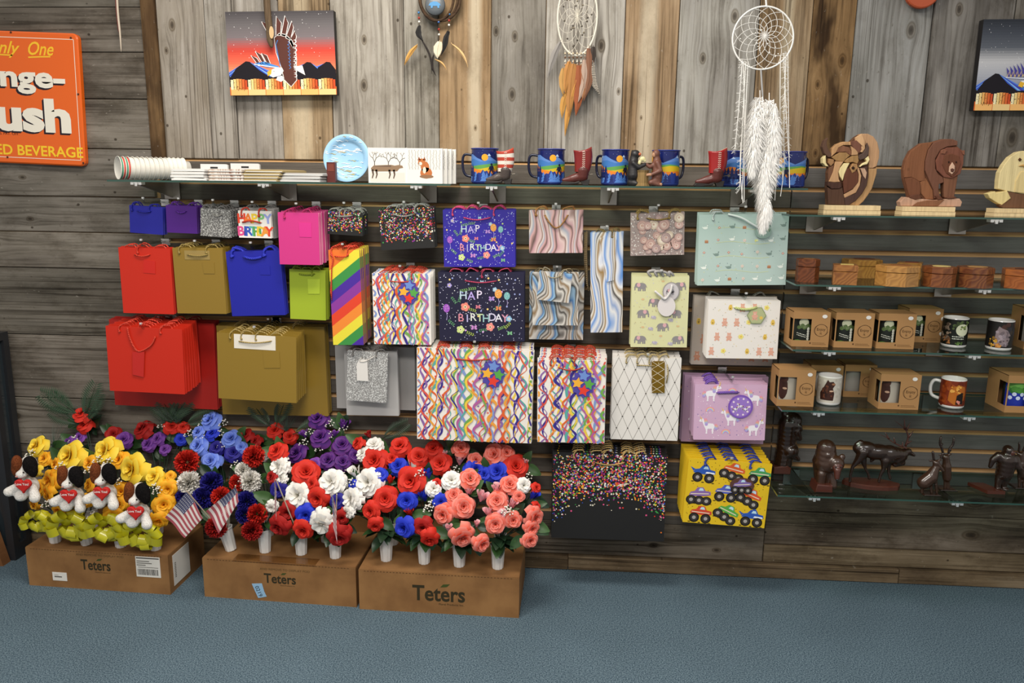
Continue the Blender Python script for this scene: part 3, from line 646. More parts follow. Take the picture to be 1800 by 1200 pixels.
def pr_birthday(bg):
    def f(A, w, h, BF):
        r = random.Random(5 if bg else 6); U = lambda u, v: ((u - .5) * w, (1 - v) * h)
        for i in range(260):
            x, y = U(r.uniform(.02, .98), r.uniform(.02, .98)); A.circ(x, y, w * r.uniform(.003, .006), r.choice(['#e9e6ff', '#cfd0f5', '#ffffff']), 1, 6)
        for i in range(16): x, y = U(r.uniform(.04, .96), r.uniform(.04, .96)); A.star(x, y, w * .014, '#a8b4ea', 2, rot=r.random())
        def flower(u, v, s, c1, c2):
            x, y = U(u, v); s *= 1.3
            for k in range(5): A.circ(x + s * .62 * math.cos(k * 1.2566), y + s * .62 * math.sin(k * 1.2566), s * .5, c1, 4, 8)
            A.circ(x, y, s * .42, c2, 5, 8); A.circ(x, y, s * .18, '#2a2350', 6, 6)
        def leafs(u, v, s, a, c='#7fae5e'):
            x, y = U(u, v); s *= 1.5
            for k in range(4):
                for sg in (-1, 1): A.circ(x + math.cos(a) * s * k * .8 + sg * s * .3 * math.sin(a), y + math.sin(a) * s * k * .8 - sg * s * .3 * math.cos(a), s * .42, c, 3, 6, s * .18, a + sg * .7)
        def balloon(u, v, s, c):
            x, y = U(u, v); s *= 1.2; A.line([(x, y - s), (x + s * .15, y - s * 1.9), (x - s * .1, y - s * 2.8)], s * .08, '#c9b8f0', 3); A.circ(x, y, s * .78, c, 7, 14, s)
            for k in range(6): A.circ(x + s * .4 * math.cos(k), y + s * .6 * math.sin(k * 1.7), s * .07, '#fff3d0', 8, 5)
        def fly(u, v, s, c):
            x, y = U(u, v); s *= 1.4
            for k in (.6, 2.5, -.5, -2.6): A.circ(x + s * .5 * math.cos(k), y + s * .5 * math.sin(k), s * .42, c, 4, 7, s * .3, k)
        for t, u, v, hh, cs in (('HAP', .29, .33, .115, ['#bfd3e0', '#b9a5e3', '#ded2e8']), ('BIRTHDAY', .26, .655, .11, ['#d98a9a', '#b9b2dd', '#dfe3d8', '#c8d9a8', '#9ec7c9', '#d7cfe8', '#e7e4ee', '#d99ab0', ])):
            for i, ch in enumerate(t):
                x, y = U(u + i * (.095 if t == 'HAP' else .0735), v + .01 * math.sin(i * 2.1)); A.text(ch, x, y, h * hh, cs[i], 9, bold=.008)
        flower(.31, .50, w * .038, '#ea8a7a', '#f5d7a5'); flower(.60, .79, w * .036, '#e98f86', '#f0c9a0'); flower(.25, .83, w * .034, '#c9d98a', '#f2e9b8'); flower(.66, .25, w * .02, '#9fc2d9', '#f0f0f0'); flower(.82, .67, w * .026, '#8fb9d8', '#f4f0e0'); flower(.13, .19, w * .02, '#a99ad8', '#f0e0a0')
        for a in ((.26, .27, .2), (.36, .24, .1), (.20, .44, 2.2), (.36, .53, -.3), (.70, .82, .4), (.78, .80, .8), (.17, .76, 2.4), (.66, .53, .5), (.55, .83, 3.3), (.33, .87, -.4), (.24, .42, 1.3)): leafs(a[0], a[1], w * .02, a[2], r.choice(['#7fae5e', '#a5b94f', '#5f9a6a']))
        balloon(.70, .31, w * .045, '#e8a04f'); balloon(.80, .34, w * .038, '#79b3b5'); balloon(.09, .52, w * .042, '#a159c0')
        fly(.62, .38, w * .03, '#b58ad0'); fly(.46, .50, w * .025, '#d97a8a'); fly(.41, .80, w * .032, '#c78ac8'); fly(.83, .88, w * .026, '#7fb98a'); fly(.70, .52, w * .03, '#e0875a'); fly(.51, .14, w * .02, '#9fc9d9')
        for i in range(10): x, y = U(r.uniform(.03, .97), r.uniform(.05, .95)); A.circ(x, y, w * .012, r.choice(['#c6d98a', '#d9a8e0', '#f0d080']), 3, 8)
    return f
def pr_rainbow(A, w, h, BF):
    cs = ['#e8772e', '#e7d93f', '#3f8f45', '#4b2c9a', '#8b3a9a', '#e0452a', '#ee8a35', '#e7d93f', '#3f8f45', '#4b2c9a', '#8b3a9a', '#e0452a']
    bw = w * .36; sl = .78
    for i, c in enumerate(cs):
        y0 = h + .0 * w - i * bw + sl * w * .12; q = [(-w / 2, y0 - sl * w * .5), (w / 2, y0 + sl * w * .5), (w / 2, y0 + sl * w * .5 - bw), (-w / 2, y0 - sl * w * .5 - bw)]
        def clip(pp, lim, sg):
            out = []
            for a, b in zip(pp, pp[1:] + pp[:1]):
                ia, ib = (a[1] - lim) * sg >= 0, (b[1] - lim) * sg >= 0
                if ia: out.append(a)
                if ia != ib: t = (lim - a[1]) / (b[1] - a[1]); out.append((a[0] + (b[0] - a[0]) * t, lim))
            return out
        q = clip(clip(q, 0, 1), h, -1)
        if len(q) > 2: A.poly(q, c, 1)
def pr_happy(A, w, h, BF):
    A.rect(-w / 2, 0, w / 2, h, '#efe9e2', 1)
    cs = ['#e2472f', '#e87d33', '#eecb3f', '#7fbf7a', '#9aa5dd']
    for i, ch in enumerate('HAPPY'): A.text(ch, (-.4 + .2 * i) * w, h * .72, h * .36, cs[i], 2 + i, bold=.035, rot=.05 * (-1) ** i)
    cs = ['#e0508a', '#3b3f9a', '#3b59b8', '#58b0a8', '#5f9f4f', '#e9c53a', '#ee9440', '#e2472f']
    for i, ch in enumerate('BIRTHDAY'): A.text(ch, (-.43 + .123 * i) * w, h * .25, h * .36, cs[i], 2 + i, bold=.035, rot=.06 * (-1) ** i)
def pr_roses(A, w, h, BF):
    r = random.Random(9); pal = [('#b8938a', '#cba99d', '#dcc2b4'), ('#c09a92', '#d4b0a6', '#e2c9bd'), ('#a48a86', '#bda29c', '#cdb5ad'), ('#c9b39d', '#dccab5', '#ebdcc8')]
    for i in range(420): A.circ(r.uniform(-.49, .49) * w, r.uniform(.01, .99) * h, w * .012, r.choice(['#d8cec6', '#e8e1da', '#8f8484', '#a79a98']), 1 + i % 6, 5)
    for i in range(26):
        x, y = r.uniform(-.42, .42) * w, r.uniform(.1, .9) * h; s = w * r.uniform(.06, .105); p = r.choice(pal); L0 = 8 + (i % 9) * 5
        A.circ(x, y, s, p[0], L0, 14)
        for k, (f, c) in enumerate(((.82, p[1]), (.62, p[0]), (.5, p[2]), (.3, p[1]), (.16, '#c39a88'))): A.circ(x + s * .06 * math.cos(k * 2.2 + i), y + s * .06 * math.sin(k * 2.2), s * f, c, L0 + 1 + k, 9)
def pr_mint(A, w, h, BF):
    r = random.Random(4)
    for i in range(7):
        for j in range(5):
            x = (-.43 + .145 * i + r.uniform(-.02, .02)) * w; y = (.08 + .185 * j + r.uniform(-.02, .02)) * h; s = w * .028; t = r.choice('bbdftgl')
            if t in 'bd':
                c = '#e9efe6' if t == 'b' else '#7f948c'; A.circ(x, y, s, c, 2, 10, s * .55); A.line([(x + s * .7, y + s * .2), (x + s * .75, y + s * 1.0)], s * .28, c, 2); A.circ(x + s * .85, y + s * 1.1, s * .26, c, 3, 6); A.conv([(x - s, y), (x - s * 1.5, y + s * .5), (x - s * .5, y + s * .35)], c, 2)
            elif t == 'f':
                A.line([(x, y - s), (x, y)], s * .12, '#9ab08a', 2)
                for k in range(5): A.circ(x + s * .4 * math.cos(k * 1.257), y + s * .4 + s * .4 * math.sin(k * 1.257), s * .28, '#e6cfc0', 3, 6)
            elif t == 't': A.rect(x - s * .7, y - s * .5, x + s * .7, y + s * .5, '#b07a58', 2); A.circ(x, y + s * .5, s * .7, '#c99a76', 3, 8, s * .25)
            elif t == 'g': A.circ(x, y, s * .5, '#d8dc8a', 2, 8); A.circ(x + s * .6, y + s * .1, s * .45, '#e3e4a4', 3, 8)
            else: A.conv([(x - s * .6, y), (x, y + s * .55), (x + s * .6, y), (x, y - s * .55)], '#c98f80', 2); A.circ(x, y, s * .2, '#f0e0d0', 3, 6)
    for i in range(70): x, y = r.uniform(-.48, .48) * w, r.uniform(.03, .97) * h; A.circ(x, y, w * .008, r.choice(['#5f7f86', '#d9d98f', '#f2f2ea', '#9fae9f']), 1, 5, w * .003, r.uniform(0, 3))
    for j in range(4): A.line([(x / 10 * w - .3 * w, (.2 + .2 * j) * h + .005 * math.sin(x)) for x in range(7)], w * .004, '#d8dca0', 1)
def elephant(A, x, y, s, d=1, c='#8f8a8a', ear='#d9a9ad'):
    A.circ(x, y + s * .1, s * .62, c, 2, 14, s * .45); A.circ(x - d * s * .62, y + s * .2, s * .36, c, 3, 12)
    for k in (-.45, -.2, .2, .45): A.rect(x + k * s - s * .1, y - s * .62, x + k * s + s * .1, y + s * .1, c, 2)
    A.line([(x - d * s * .85, y + s * .15), (x - d * s * .98, y - s * .15), (x - d * s * .95, y - s * .42), (x - d * s * 1.05, y - s * .5)], [s * .26, s * .2, s * .15, s * .1], c, 3)
    A.circ(x - d * s * .45, y + s * .25, s * .26, ear, 4, 12, s * .3); A.line([(x + d * s * .58, y + s * .2), (x + d * s * .72, y - s * .15)], s * .05, c, 3); A.circ(x - d * s * .75, y + s * .28, s * .04, '#3c3836', 5, 5)
def pr_elephant(A, w, h, BF):
    r = random.Random(2); U = lambda px, py: BF.px(px, py)
    for i in range(75): A.star(r.uniform(-.46, .46) * w, r.uniform(.03, .97) * h, w * .012, r.choice(['#c2ab7c', '#b7b09a', '#d9cf9a', '#cfc8e0']), 1, rot=r.random())
    for (px, py, d) in ((1128, 503, 1), (1192, 503, -1), (1128, 550, -1), (1190, 551, 1), (1163, 574, -1), (1128, 596, 1), (1190, 597, -1), (1153, 531, 1)): x, y = U(px, py); elephant(A, x, y, w * .125, d)
    for (px, py) in ((1150, 557), (1145, 577), (1152, 602), (1180, 604), (1180, 562)): x, y = U(px, py); elephant(A, x, y, w * .055, 1, '#b5aebc', '#cfc4d2')
    for (px, py) in ((1130, 525), (1192, 573), (1162, 590), (1165, 494), (1130, 574)): x, y = U(px, py); A.circ(x, y, w * .03, '#d9b98a', 1, 10, w * .018)
def bearpic(A, x, y, s, c='#e0a891'):
    A.circ(x, y - s * .3, s * .5, c, 2, 12, s * .6); A.circ(x, y + s * .45, s * .42, c, 3, 12)
    for k in (-1, 1): A.circ(x + k * s * .32, y + s * .8, s * .16, c, 2, 8); A.circ(x + k * s * .4, y - s * .85, s * .22, c, 2, 8); A.circ(x + k * s * .5, y - s * .1, s * .16, c, 3, 7, s * .3, k * .5)
    A.circ(x, y + s * .35, s * .17, '#f0cdb9', 4, 8); A.circ(x, y + s * .4, s * .06, '#7c4a3c', 5, 5)
def pr_bears(seed, dim=False):
    def f(A, w, h, BF):
        r = random.Random(seed); k = 0
        for j in range(4):
            for i in range(6):
                x = (-.42 + .168 * i + (.06 if j % 2 else -.01)) * w; y = (.13 + .25 * j) * h; k += 1
                if abs(x) > .46 * w: continue
                t = (i * 2 + j * 3) % 5
                if t in (0, 3): bearpic(A, x, y, w * .06, '#e0a891' if not dim else '#c98f72')
                elif t == 1:
                    for q in range(4): A.circ(x, y + (q - 1.5) * w * .018, w * .034 * (1 - .2 * abs(q - 1.2)), '#e3bf5a', 2, 10, w * .013)
                    A.circ(x, y - w * .015, w * .01, '#8f6a2a', 3, 6)
                elif t == 2:
                    for q in range(5): A.circ(x + w * .022 * math.cos(q * 1.257), y + w * .022 * math.sin(q * 1.257), w * .017, '#ece07f', 2, 7)
                    A.circ(x, y, w * .014, '#e8b85a', 3, 7)
        for i in range(90): A.circ(r.uniform(-.47, .47) * w, r.uniform(.03, .97) * h, w * .009, r.choice(['#9fae9a', '#d8b98f', '#b8b8a8', '#e5d48f']), 1, 5, w * .005, r.uniform(0, 3))
    return f
def pr_lattice(A, w, h, BF):
    nx, ny = 6, 7; cx, cy = w / nx, h / ny
    def seg(x0, y0, x1, y1): A.line([(x0, y0), (x1, y1)], .0009, '#4a4238', 1)
    for i in range(-1, nx + 1):
        for j in range(ny + 1):
            x = -w / 2 + (i + (.5 if j % 2 else 0)) * cx; y = j * cy
            for dx in (-.5, .5):
                x1, y1 = x + dx * cx, y + cy
                if abs(x) <= w / 2 + 1e-6 and abs(x1) <= w / 2 + 1e-6 and y1 <= h + 1e-6: seg(x, y, x1, y1)
            if abs(x) < w / 2 - .003 and .003 < y < h - .003: A.line([(x - .003, y), (x + .003, y)], .0022, '#3a332b', 2)
def unicorn(A, x, y, s, d=1):
    c = '#f3edf2'; A.circ(x, y, s * .55, c, 2, 12, s * .3)
    for k, t in ((-.4, .15), (-.2, -.1), (.25, .1), (.42, -.15)): A.line([(x + k * s, y - s * .1), (x + k * s + t * s, y - s * .5), (x + k * s + t * s * .4, y - s * .8)], [s * .17, s * .12, s * .1], c, 2)
    A.line([(x + d * s * .4, y + s * .1), (x + d * s * .68, y + s * .6)], [s * .36, s * .2], c, 3); A.circ(x + d * s * .82, y + s * .62, s * .26, c, 3, 10, s * .15, -d * .5)
    A.conv([(x + d * s * .74, y + s * .74), (x + d * s * .86, y + s * .72), (x + d * s * 1.0, y + s * 1.1)], '#e8c65a', 4)
    for k, cc in enumerate(('#e79ab0', '#e9b48a', '#a9c2e0', '#b59ad8')):
        A.circ(x + d * s * (.42 - .03 * k), y + s * (.68 - .16 * k), s * .17, cc, 4, 7); A.circ(x - d * s * (.62 + .06 * (k % 2)), y + s * (.1 - .12 * k), s * .16, cc, 4, 7)
    A.circ(x + d * s * .8, y + s * .64, s * .04, '#3c3040', 5, 5)
def pr_unicorn(seed, dim=False):
    def f(A, w, h, BF):
        r = random.Random(seed)
        for i in range(120): A.circ(r.uniform(-.47, .47) * w, r.uniform(.03, .97) * h, w * .007, r.choice(['#f6eaf3', '#7d6aa8', '#a58fc8', '#eac8dc']), 1, 5)
        for (u, v, d) in ((-.28, .84, 1), (.33, .76, -1), (-.28, .25, -1), (.33, .22, 1), (.02, .40, -1), (.0, .06, 1)):
            if v > .1: unicorn(A, u * w, v * h, w * .14, d)
        for (u, v) in ((-.28, .52), (.2, .55), (-.05, .12), (.02, .86)):
            for k, c in enumerate(('#e99aa8', '#f0c090', '#a9cfe0', '#bfa0dd')): A.line([(u * w + w * (.06 - .011 * k) * math.cos(t * .4), v * h + w * (.06 - .011 * k) * math.sin(t * .4)) for t in range(9)], w * .011, c, 2)
    return f
def truck(A, x, y, s, c, a=0.0, wheels=2, fin=False, lay=2):
    ca, sa = math.cos(a), math.sin(a); T = lambda u, v: (x + s * (u * ca - v * sa), y + s * (u * sa + v * ca))
    pl = lambda pts, cc, l: A.poly([T(*p) for p in pts], cc, lay + l)
    for k in range(5): A.circ(*T(-.9 + .45 * k, -.85 + .06 * (k % 2)), s * .14, '#3a2f1a', lay, 6, s * .05)
    pl([(-.95, .0), (-.8, .3), (-.45, .38), (-.2, .72), (.3, .72), (.5, .38), (.95, .3), (.98, .0), (.5, -.1), (-.5, -.1)], c, 1)
    pl([(-.12, .4), (.0, .64), (.24, .64), (.36, .4)], '#bfe0ee', 2)
    if fin: pl([(.0, .7), (-.25, 1.15), (.3, .72)], c, 1); pl([(-.95, .1), (-1.25, .5), (-.8, .3)], c, 1); pl([(.1, .0), (.95, .0), (.9, .14), (.2, .16)], '#eef2f5', 2)
    else: pl([(-.8, .08), (.8, .08), (.8, .16), (-.8, .16)], '#e9d9c0', 2)
    ws = (-.52, .52) if wheels == 2 else (-.75, -.05, .6)
    for k, u in enumerate(ws):
        q = T(u, -.42 - (.08 * k if wheels == 3 else 0)); A.circ(*q, s * .46, '#1e1a18', lay + 3, 16, s * (.46 if wheels == 2 else .42)); A.circ(*q, s * .34, '#3a3532', lay + 4, 12); A.circ(*q, s * .17, '#a8a29c', lay + 5, 10)
def pr_trucks(A, w, h, BF):
    r = random.Random(8)
    for i in range(150): A.circ(r.uniform(-.48, .48) * w, r.uniform(.02, .98) * h, w * r.uniform(.004, .010), '#6b5413', 1, 5, w * .004, r.uniform(0, 3))
    for (px, py, c, a, wn, fn) in ((1238, 831, '#2f58b0', 0, 2, True), (1290, 827, '#d9602f', -.15, 3, False), (1335, 835, '#4a9a5a', 0, 2, False), (1230, 869, '#8a6aa8', .12, 3, False), (1276, 865, '#5560b8', .02, 2, False), (1319, 872, '#d9562f', -.3, 3, False), (1231, 902, '#d0492f', .0, 2, False), (1279, 900, '#5aa84a', -.35, 3, False), (1322, 909, '#2f58b0', 0, 2, True)):
        x, y = BF.px(px, py); truck(A, x, y, w * .138, c, a - .06, wn, fn)
def star_tag(px, py, s, u=1.0):
    """cluster of coloured stars with a violet rim, as one card"""
    def outline():
        cs = [(px, py - s * .75), (px - s * .62, py), (px + s * .55, py + s * .05), (px, py + s * .85)]; pts = []
        for k in range(26):
            t = 2 * PI * k / 26; rr = s * 1.25 * (1 + .2 * (k % 2)); pts.append((px + .85 * rr * math.sin(t), py + s * .05 - rr * math.cos(t)))
        return pts
    def pr(A, w, h, BF):
        for (dx, dy, c, l) in ((.1, -.75, '#6f8fcf', 2), (.6, .1, '#5aa34a', 3), (-.55, -.02, '#efb03a', 4), (.05, .75, '#e2402f', 5)):
            x, y = BF.px(px + s * dx, py + s * dy); m_ = s * BF.w / BF.ux.length; A.star(x, y, m_ * .78, '#4a3f9a', l * 2 - 1, inn=.5, rot=.2); A.star(x, y, m_ * .66, c, l * 2, inn=.5, rot=.2)
    return (outline(), '#4d429c', pr)
RED, GOLD, BLUE = paper('#c62a17', .36), paper('#8e722c', .28), paper('#20249c', .4)
def holes(x, y, xx): return (x, y, xx, 2)
G = gift_bag
# --- top row
G([(228, 362), (288, 363), (285, 411), (228, 410)], -.15, 2, 'small plain blue gift bag at the left end of the top row', 'small blue bags', paper('#232496'), None, (243, 371, 266, 2), '#1c1f9a', rest_desc='small plain blue gift bags')
G([(292, 362), (347, 361), (346, 410), (293, 409)], -.15, 3, 'small plain purple gift bag with knotted purple cords', 'small purple bags', paper('#531f86'), None, (311, 371, 328, 3), '#6a2fa8', rest_desc='small plain purple gift bags')
G([(353, 367), (405, 367), (404, 419), (352, 413)], -.18, 4, 'small grey glitter gift bag beside the small purple bag', 'small grey glitter bags', glitter('grey_glitter', '#6f6c6a', '#d8d5d0'), None, (375, 377, 390, 3), '#8d8985', cr=.003, loops=3, step=.024, rest_desc='small grey glitter gift bags')
sv = paper('#aaa6a2'); G([(421, 366), (483, 365), (483, 418), (422, 418)], -.15, 3, 'silver gift bag right behind the HAPPY BIRTHDAY lettered bag', 'silver bags behind the lettered bag', sv, None, None, '#8d8985', step=.022, rest_desc='silver bags behind the HAPPY BIRTHDAY lettered bag', hook=False)
G([(419, 371), (477, 370), (477, 418), (420, 418)], -.185, 1, 'small white gift bag with rainbow HAPPY BIRTHDAY lettering', None, paper('#efe9e2'), pr_happy, (427, 391, 459, -3), '#d23a24', cr=.003)
G([(489, 374), (561, 373), (561, 465), (491, 465)], -.22, 7, 'hot pink gift bag at the front of its fanned stack', 'hot pink bags', paper('#cf3783'), None, None, '#c22a6a', step=.019, side=paper('#e58aa8'), rest_desc='hot pink gift bags', extra=lambda r, BF, w, h: MB().prism([BF.px(*p) for p in ((526, 391), (548, 391), (548, 416), (527, 416))], -.0012, -.0004).build('gift_tag', paper('#d8348a'), r, local=True))
G([(575, 371), (638, 373), (637, 418), (577, 408)], -.17, 3, 'small black confetti gift bag with grey rope knots beside the pink stack', 'small black confetti bags', mat('confetti_black', '#1b1918', .5), pr_confetti(cnt=420, size=.0024, fade=.6, seed=11), (591, 379, 618, 1), '#a5a29d', cr=.0032, loops=4, step=.03, rest_desc='small black confetti gift bags')
G([(664, 368), (761, 363), (762, 433), (671, 442)], -.18, 3, 'medium black confetti gift bag hanging tilted with grey rope handle', 'medium black confetti bags', mat('confetti_black'), pr_confetti(cnt=760, size=.0024, fade=.58, seed=12), (692, 376, 727, 4), '#a5a29d', cr=.003, loops=4, step=.025, rest_desc='medium black confetti gift bags')
G([(779, 369), (905, 368), (906, 469), (780, 469)], -.17, 4, 'royal blue birthday gift bag with flowers and balloons', 'royal blue birthday bags', mat('royal_blue_card', '#31249c', .4), pr_birthday(0), (816, 382, 862, 4), '#d84a7a', rest_desc='royal blue birthday gift bags', loops=4)
G([(930, 370), (1024, 368), (1024, 445), (930, 444)], -.16, 2, 'small pink marbled gift bag with copper rope handle', 'pink marbled bags', marble('pink_marble', [(0, '#c99ba0'), (.2, '#e3c4bf'), (.35, '#8a6a62'), (.42, '#ead8d0'), (.6, '#a9aab8'), (.75, '#dba9a6'), (.9, '#6d5650'), (1, '#c99ba0')], 7), None, (958, 378, 998, 22), '#b07a44', cr=.003, rest_desc='pink marbled gift bags')
mb_blue = marble('blue_marble', [(0, '#e4e2df'), (.15, '#8fa3c8'), (.28, '#dad8d8'), (.38, '#3a322c'), (.44, '#e8e3da'), (.58, '#9a7a4a'), (.66, '#e6e6e8'), (.8, '#5f8fd0'), (.9, '#b9c6dc'), (1, '#e4e2df')], 5.5, 7, (1, 1, .3))
def tall_extra(r, BF, w, h):
    MB().prism([BF.px(*p) for p in ((1054, 417), (1083, 417), (1079, 491), (1066, 494))], -.006, -.0045).build('gift_tag', mb_blue, r, local=True)
    t = MB(); t.tube([(-w / 2 - .012, .01, h + .004), (-w / 2 - .014, .005, h * .8), (-w / 2 - .012, .005, h * .5), (-w / 2 - .006, .005, h * .42)], .004, 6); t.tube([(-w / 2 - .018, .012, h + .0), (-w / 2 - .019, .01, h * .75), (-w / 2 - .016, .01, h * .55)], .004, 6); t.build('side_cord', rope('cord_#6a5738', '#6a5738'), r, smooth=True, local=True)
G([(1039, 409), (1094, 407), (1095, 584), (1037, 584)], -.16, 3, 'tall narrow blue and white marbled bottle bag', 'tall marbled bottle bags', mb_blue, None, None, '#8a7448', rest_desc='tall marbled bottle bags', extra=tall_extra)
G([(1108, 375), (1203, 374), (1203, 448), (1109, 449)], -.15, 2, 'small dusty rose floral gift bag with gold rope handle', 'floral bags', paper('#a5928c'), pr_roses, (1137, 383, 1175, 3), '#a08548', cr=.003, rest_desc='dusty rose floral gift bags')
def mint_extra(r, BF, w, h):
    c = BF.px(1340, 408); mb = MB(); rr = .018 * 1.25
    mb.prism([(c[0] + rr * 1.25 * math.cos(t * PI / 14), c[1] + rr * math.sin(t * PI / 14)) for t in range(28)], -.007, -.0055); mb.build('gift_tag', paper('#8fa89c'), r, local=True)
    A = Art(lambda x, y, l: Vector((x, -.0072 - .0001 * l, y))); s = .012; x, y = c
    A.circ(x, y - .003, s, '#eef0e8', 2, 10, s * .5); A.line([(x - s * .7, y), (x - s * .8, y + s)], s * .3, '#eef0e8', 2); A.circ(x - s * .6, y + s * 1.1, s * .3, '#eef0e8', 3, 7); A.circ(x + .018, y + .006, .006, '#6f8a70', 2, 8); A.build('tag_print', r, local=True)
    b = MB(); b.tube(smoothpts([(*BF.px(1278, 374)[:1], -.004, h), (BF.px(1300, 380)[0], -.012, h - .012), (BF.px(1322, 395)[0], -.01, BF.px(1322, 395)[1]), (BF.px(1334, 402)[0], -.008, BF.px(1334, 402)[1])], 4), .004, 6); b.build('ribbon', paper('#dfe6e2'), r, smooth=True, local=True)
G([(1227, 375), (1386, 377), (1382, 503), (1228, 499)], -.17, 4, 'large mint green gift bag printed with little birds', 'mint bird bags', paper('#b6cac2'), pr_mint, None, '#d6dedb', rest_desc='mint green bird gift bags', extra=mint_extra)
# --- second row
G([(209, 436), (301, 435), (304, 551), (216, 551)], -.17, 2, 'medium plain red gift bag left of the gold one', 'medium red bags', RED, None, (239, 447, 265, 3), '#d8402a', loops=3, rest_desc='medium plain red gift bags', extra=lambda r, BF, w, h: MB().prism([BF.px(*p) for p in ((254, 456), (274, 458), (274, 480), (253, 479))], -.0016, -.0004).build('gift_tag', paper('#c8241a'), r, local=True))
G([(304, 436), (391, 435), (398, 551), (311, 551)], -.17, 5, 'medium plain gold gift bag between the red and the blue one', 'medium gold bags', GOLD, None, (331, 447, 366, 2), '#a8904e', slip=(326, 440, 369, 456, '#9a8248'), step=.022, rest_desc='medium plain gold gift bags', extra=lambda r, BF, w, h: MB().prism([BF.px(*p) for p in ((356, 460), (377, 460), (378, 480), (359, 480))], -.0016, -.0004).build('gift_tag', GOLD, r, local=True))
G([(398, 443), (493, 439), (501, 552), (407, 557)], -.17, 2, 'medium plain royal blue gift bag hanging slightly askew', 'medium blue bags', BLUE, None, (431, 451, 461, 3), '#2a35c0', cr=.005, rest_desc='medium plain royal blue gift bags', extra=lambda r, BF, w, h: MB().prism([BF.px(*p) for p in ((455, 466), (475, 466), (476, 482), (458, 482))], -.0016, -.0004).build('gift_tag', BLUE, r, local=True))
G([(509, 474), (572, 474), (573, 564), (510, 559)], -.16, 3, 'small lime green gift bag under the pink stack', 'lime bags', paper('#9fb32c'), None, (527, 481, 553, 1), '#8fa028', loops=3, rest_desc='small lime green gift bags', extra=lambda r, BF, w, h: MB().prism([BF.px(*p) for p in ((541, 490), (563, 490), (562, 516), (542, 516))], -.0018, -.0004).build('gift_tag', paper('#b2c838'), r, local=True))
def rb_extra(r, BF, w, h):
    pts = [BF.px(*p) for p in ((584, 441), (588, 455), (585, 470), (584, 490), (583, 512), (584, 528))]; b = MB(); b.tube([(p[0], -.005, p[1]) for p in pts], [.0025] * 4 + [.0042, .001], 6); b.build('hanging_cord', rope('cord_#d8452a', '#d8452a'), r, smooth=True, local=True)
G([(579, 440), (633, 438), (638, 606), (584, 606)], -.20, 7, 'tall rainbow striped gift bag with orange cord', 'rainbow striped bags', paper('#e8772e'), pr_rainbow, (591, 450, 612, 1), '#d8452a', side=paper('#9a6a4a'), loops=3, rest_desc='tall rainbow striped gift bags', extra=rb_extra, step=.018)
STW = paper('#efe9e0')
G([(656, 481), (756, 480), (758, 605), (656, 605)], -.19, 6, 'small white streamer gift bag with star tag left of the birthday bags', 'small streamer bags', STW, pr_streamers(.036, 1), (688, 494, 722, 1), '#c8442a', tagspec=star_tag(719, 512, 15), loops=4, rest_desc='small white streamer gift bags')
G([(771, 479), (922, 477), (921, 599), (772, 600)], -.17, 3, 'dark navy birthday gift bag with flowers and balloons', 'navy birthday bags', mat('navy_card', '#1d1a36', .4), pr_birthday(1), (819, 493, 873, 3), '#c0405f', rest_desc='dark navy birthday gift bags', loops=4)
mg = marble('grey_marble', [(0, '#d8d3cb'), (.12, '#4a423a'), (.2, '#cfc9c0'), (.32, '#8a6f4c'), (.4, '#dcd8d0'), (.55, '#b3b0ac'), (.66, '#4f7fb5'), (.78, '#9fc0d8'), (.86, '#3c3833'), (1, '#d8d3cb')], 5, 8, (1, 1, .55))
G([(931, 478), (1027, 478), (1025, 598), (930, 595)], -.11, 2, 'largest grey marbled gift bag at the back of its set', 'large grey marbled bags', mg, None, None, '#8a7a5a', rest_desc='large grey marbled gift bags')
G([(936, 478), (1017, 478), (1016, 572), (936, 571)], -.15, 1, 'middle sized grey marbled gift bag', None, mg, None, None, '#8a7a5a', hook=False, step=.01)
G([(949, 477), (1005, 480), (1001, 535), (943, 524)], -.18, 1, 'smallest grey marbled gift bag hanging tilted in front', None, mg, None, (964, 485, 984, 3), '#a59a80', hook=False)
def el_extra(r, BF, w, h):
    c = BF.px(1179, 512); mb = MB(); mb.prism([(c[0] + .030 * math.cos(t * PI / 14), c[1] + .034 * math.sin(t * PI / 14)) for t in range(28)], -.006, -.005); mb.build('gift_tag', paper('#9a9592'), r, local=True)
    mb = MB(); mb.prism([(c[0] + .026 * math.cos(t * PI / 14), c[1] + .030 * math.sin(t * PI / 14)) for t in range(28)], -.0068, -.0062); mb.build('tag_face', paper('#c9c3c4'), r, local=True)
    A = Art(lambda x, y, l: Vector((x, -.0070 - .0001 * l, y))); elephant(A, c[0], c[1], .017, 1, '#8f8a90'); A.build('tag_print', r, local=True)
    c = BF.px(1171, 537); mb = MB(); mb.prism([(c[0] + .031 * math.cos(t * PI / 14), c[1] + .036 * math.sin(t * PI / 14)) for t in range(28)], -.0115, -.010); mb.build('round_label', paper('#ddd6d4'), r, local=True)
    mb = MB(); mb.tube(smoothpts([(BF.px(1150, 510)[0], -.012, BF.px(1150, 510)[1]), (BF.px(1160, 518)[0], -.016, BF.px(1160, 518)[1]), (BF.px(1168, 524)[0], -.014, BF.px(1168, 524)[1]), (BF.px(1177, 512)[0], -.014, BF.px(1177, 512)[1]), (BF.px(1180, 500)[0], -.01, BF.px(1180, 500)[1])], 4), .0045, 6); mb.build('ribbon', paper('#d5d1ce'), r, smooth=True, local=True)
    mb = MB()
    for k in range(4): mb.tube(smoothpts([(-.035 + .022 * k, .002, h), (-.045 + .024 * k, -.004, h + .016), (-.02 + .02 * k, .0, h + .02 - .004 * k), (-.015 + .02 * k, .006, h)], 4), .005, 6)
    mb.build('ribbon_bow', paper('#a9a5a2'), r, smooth=True, local=True)
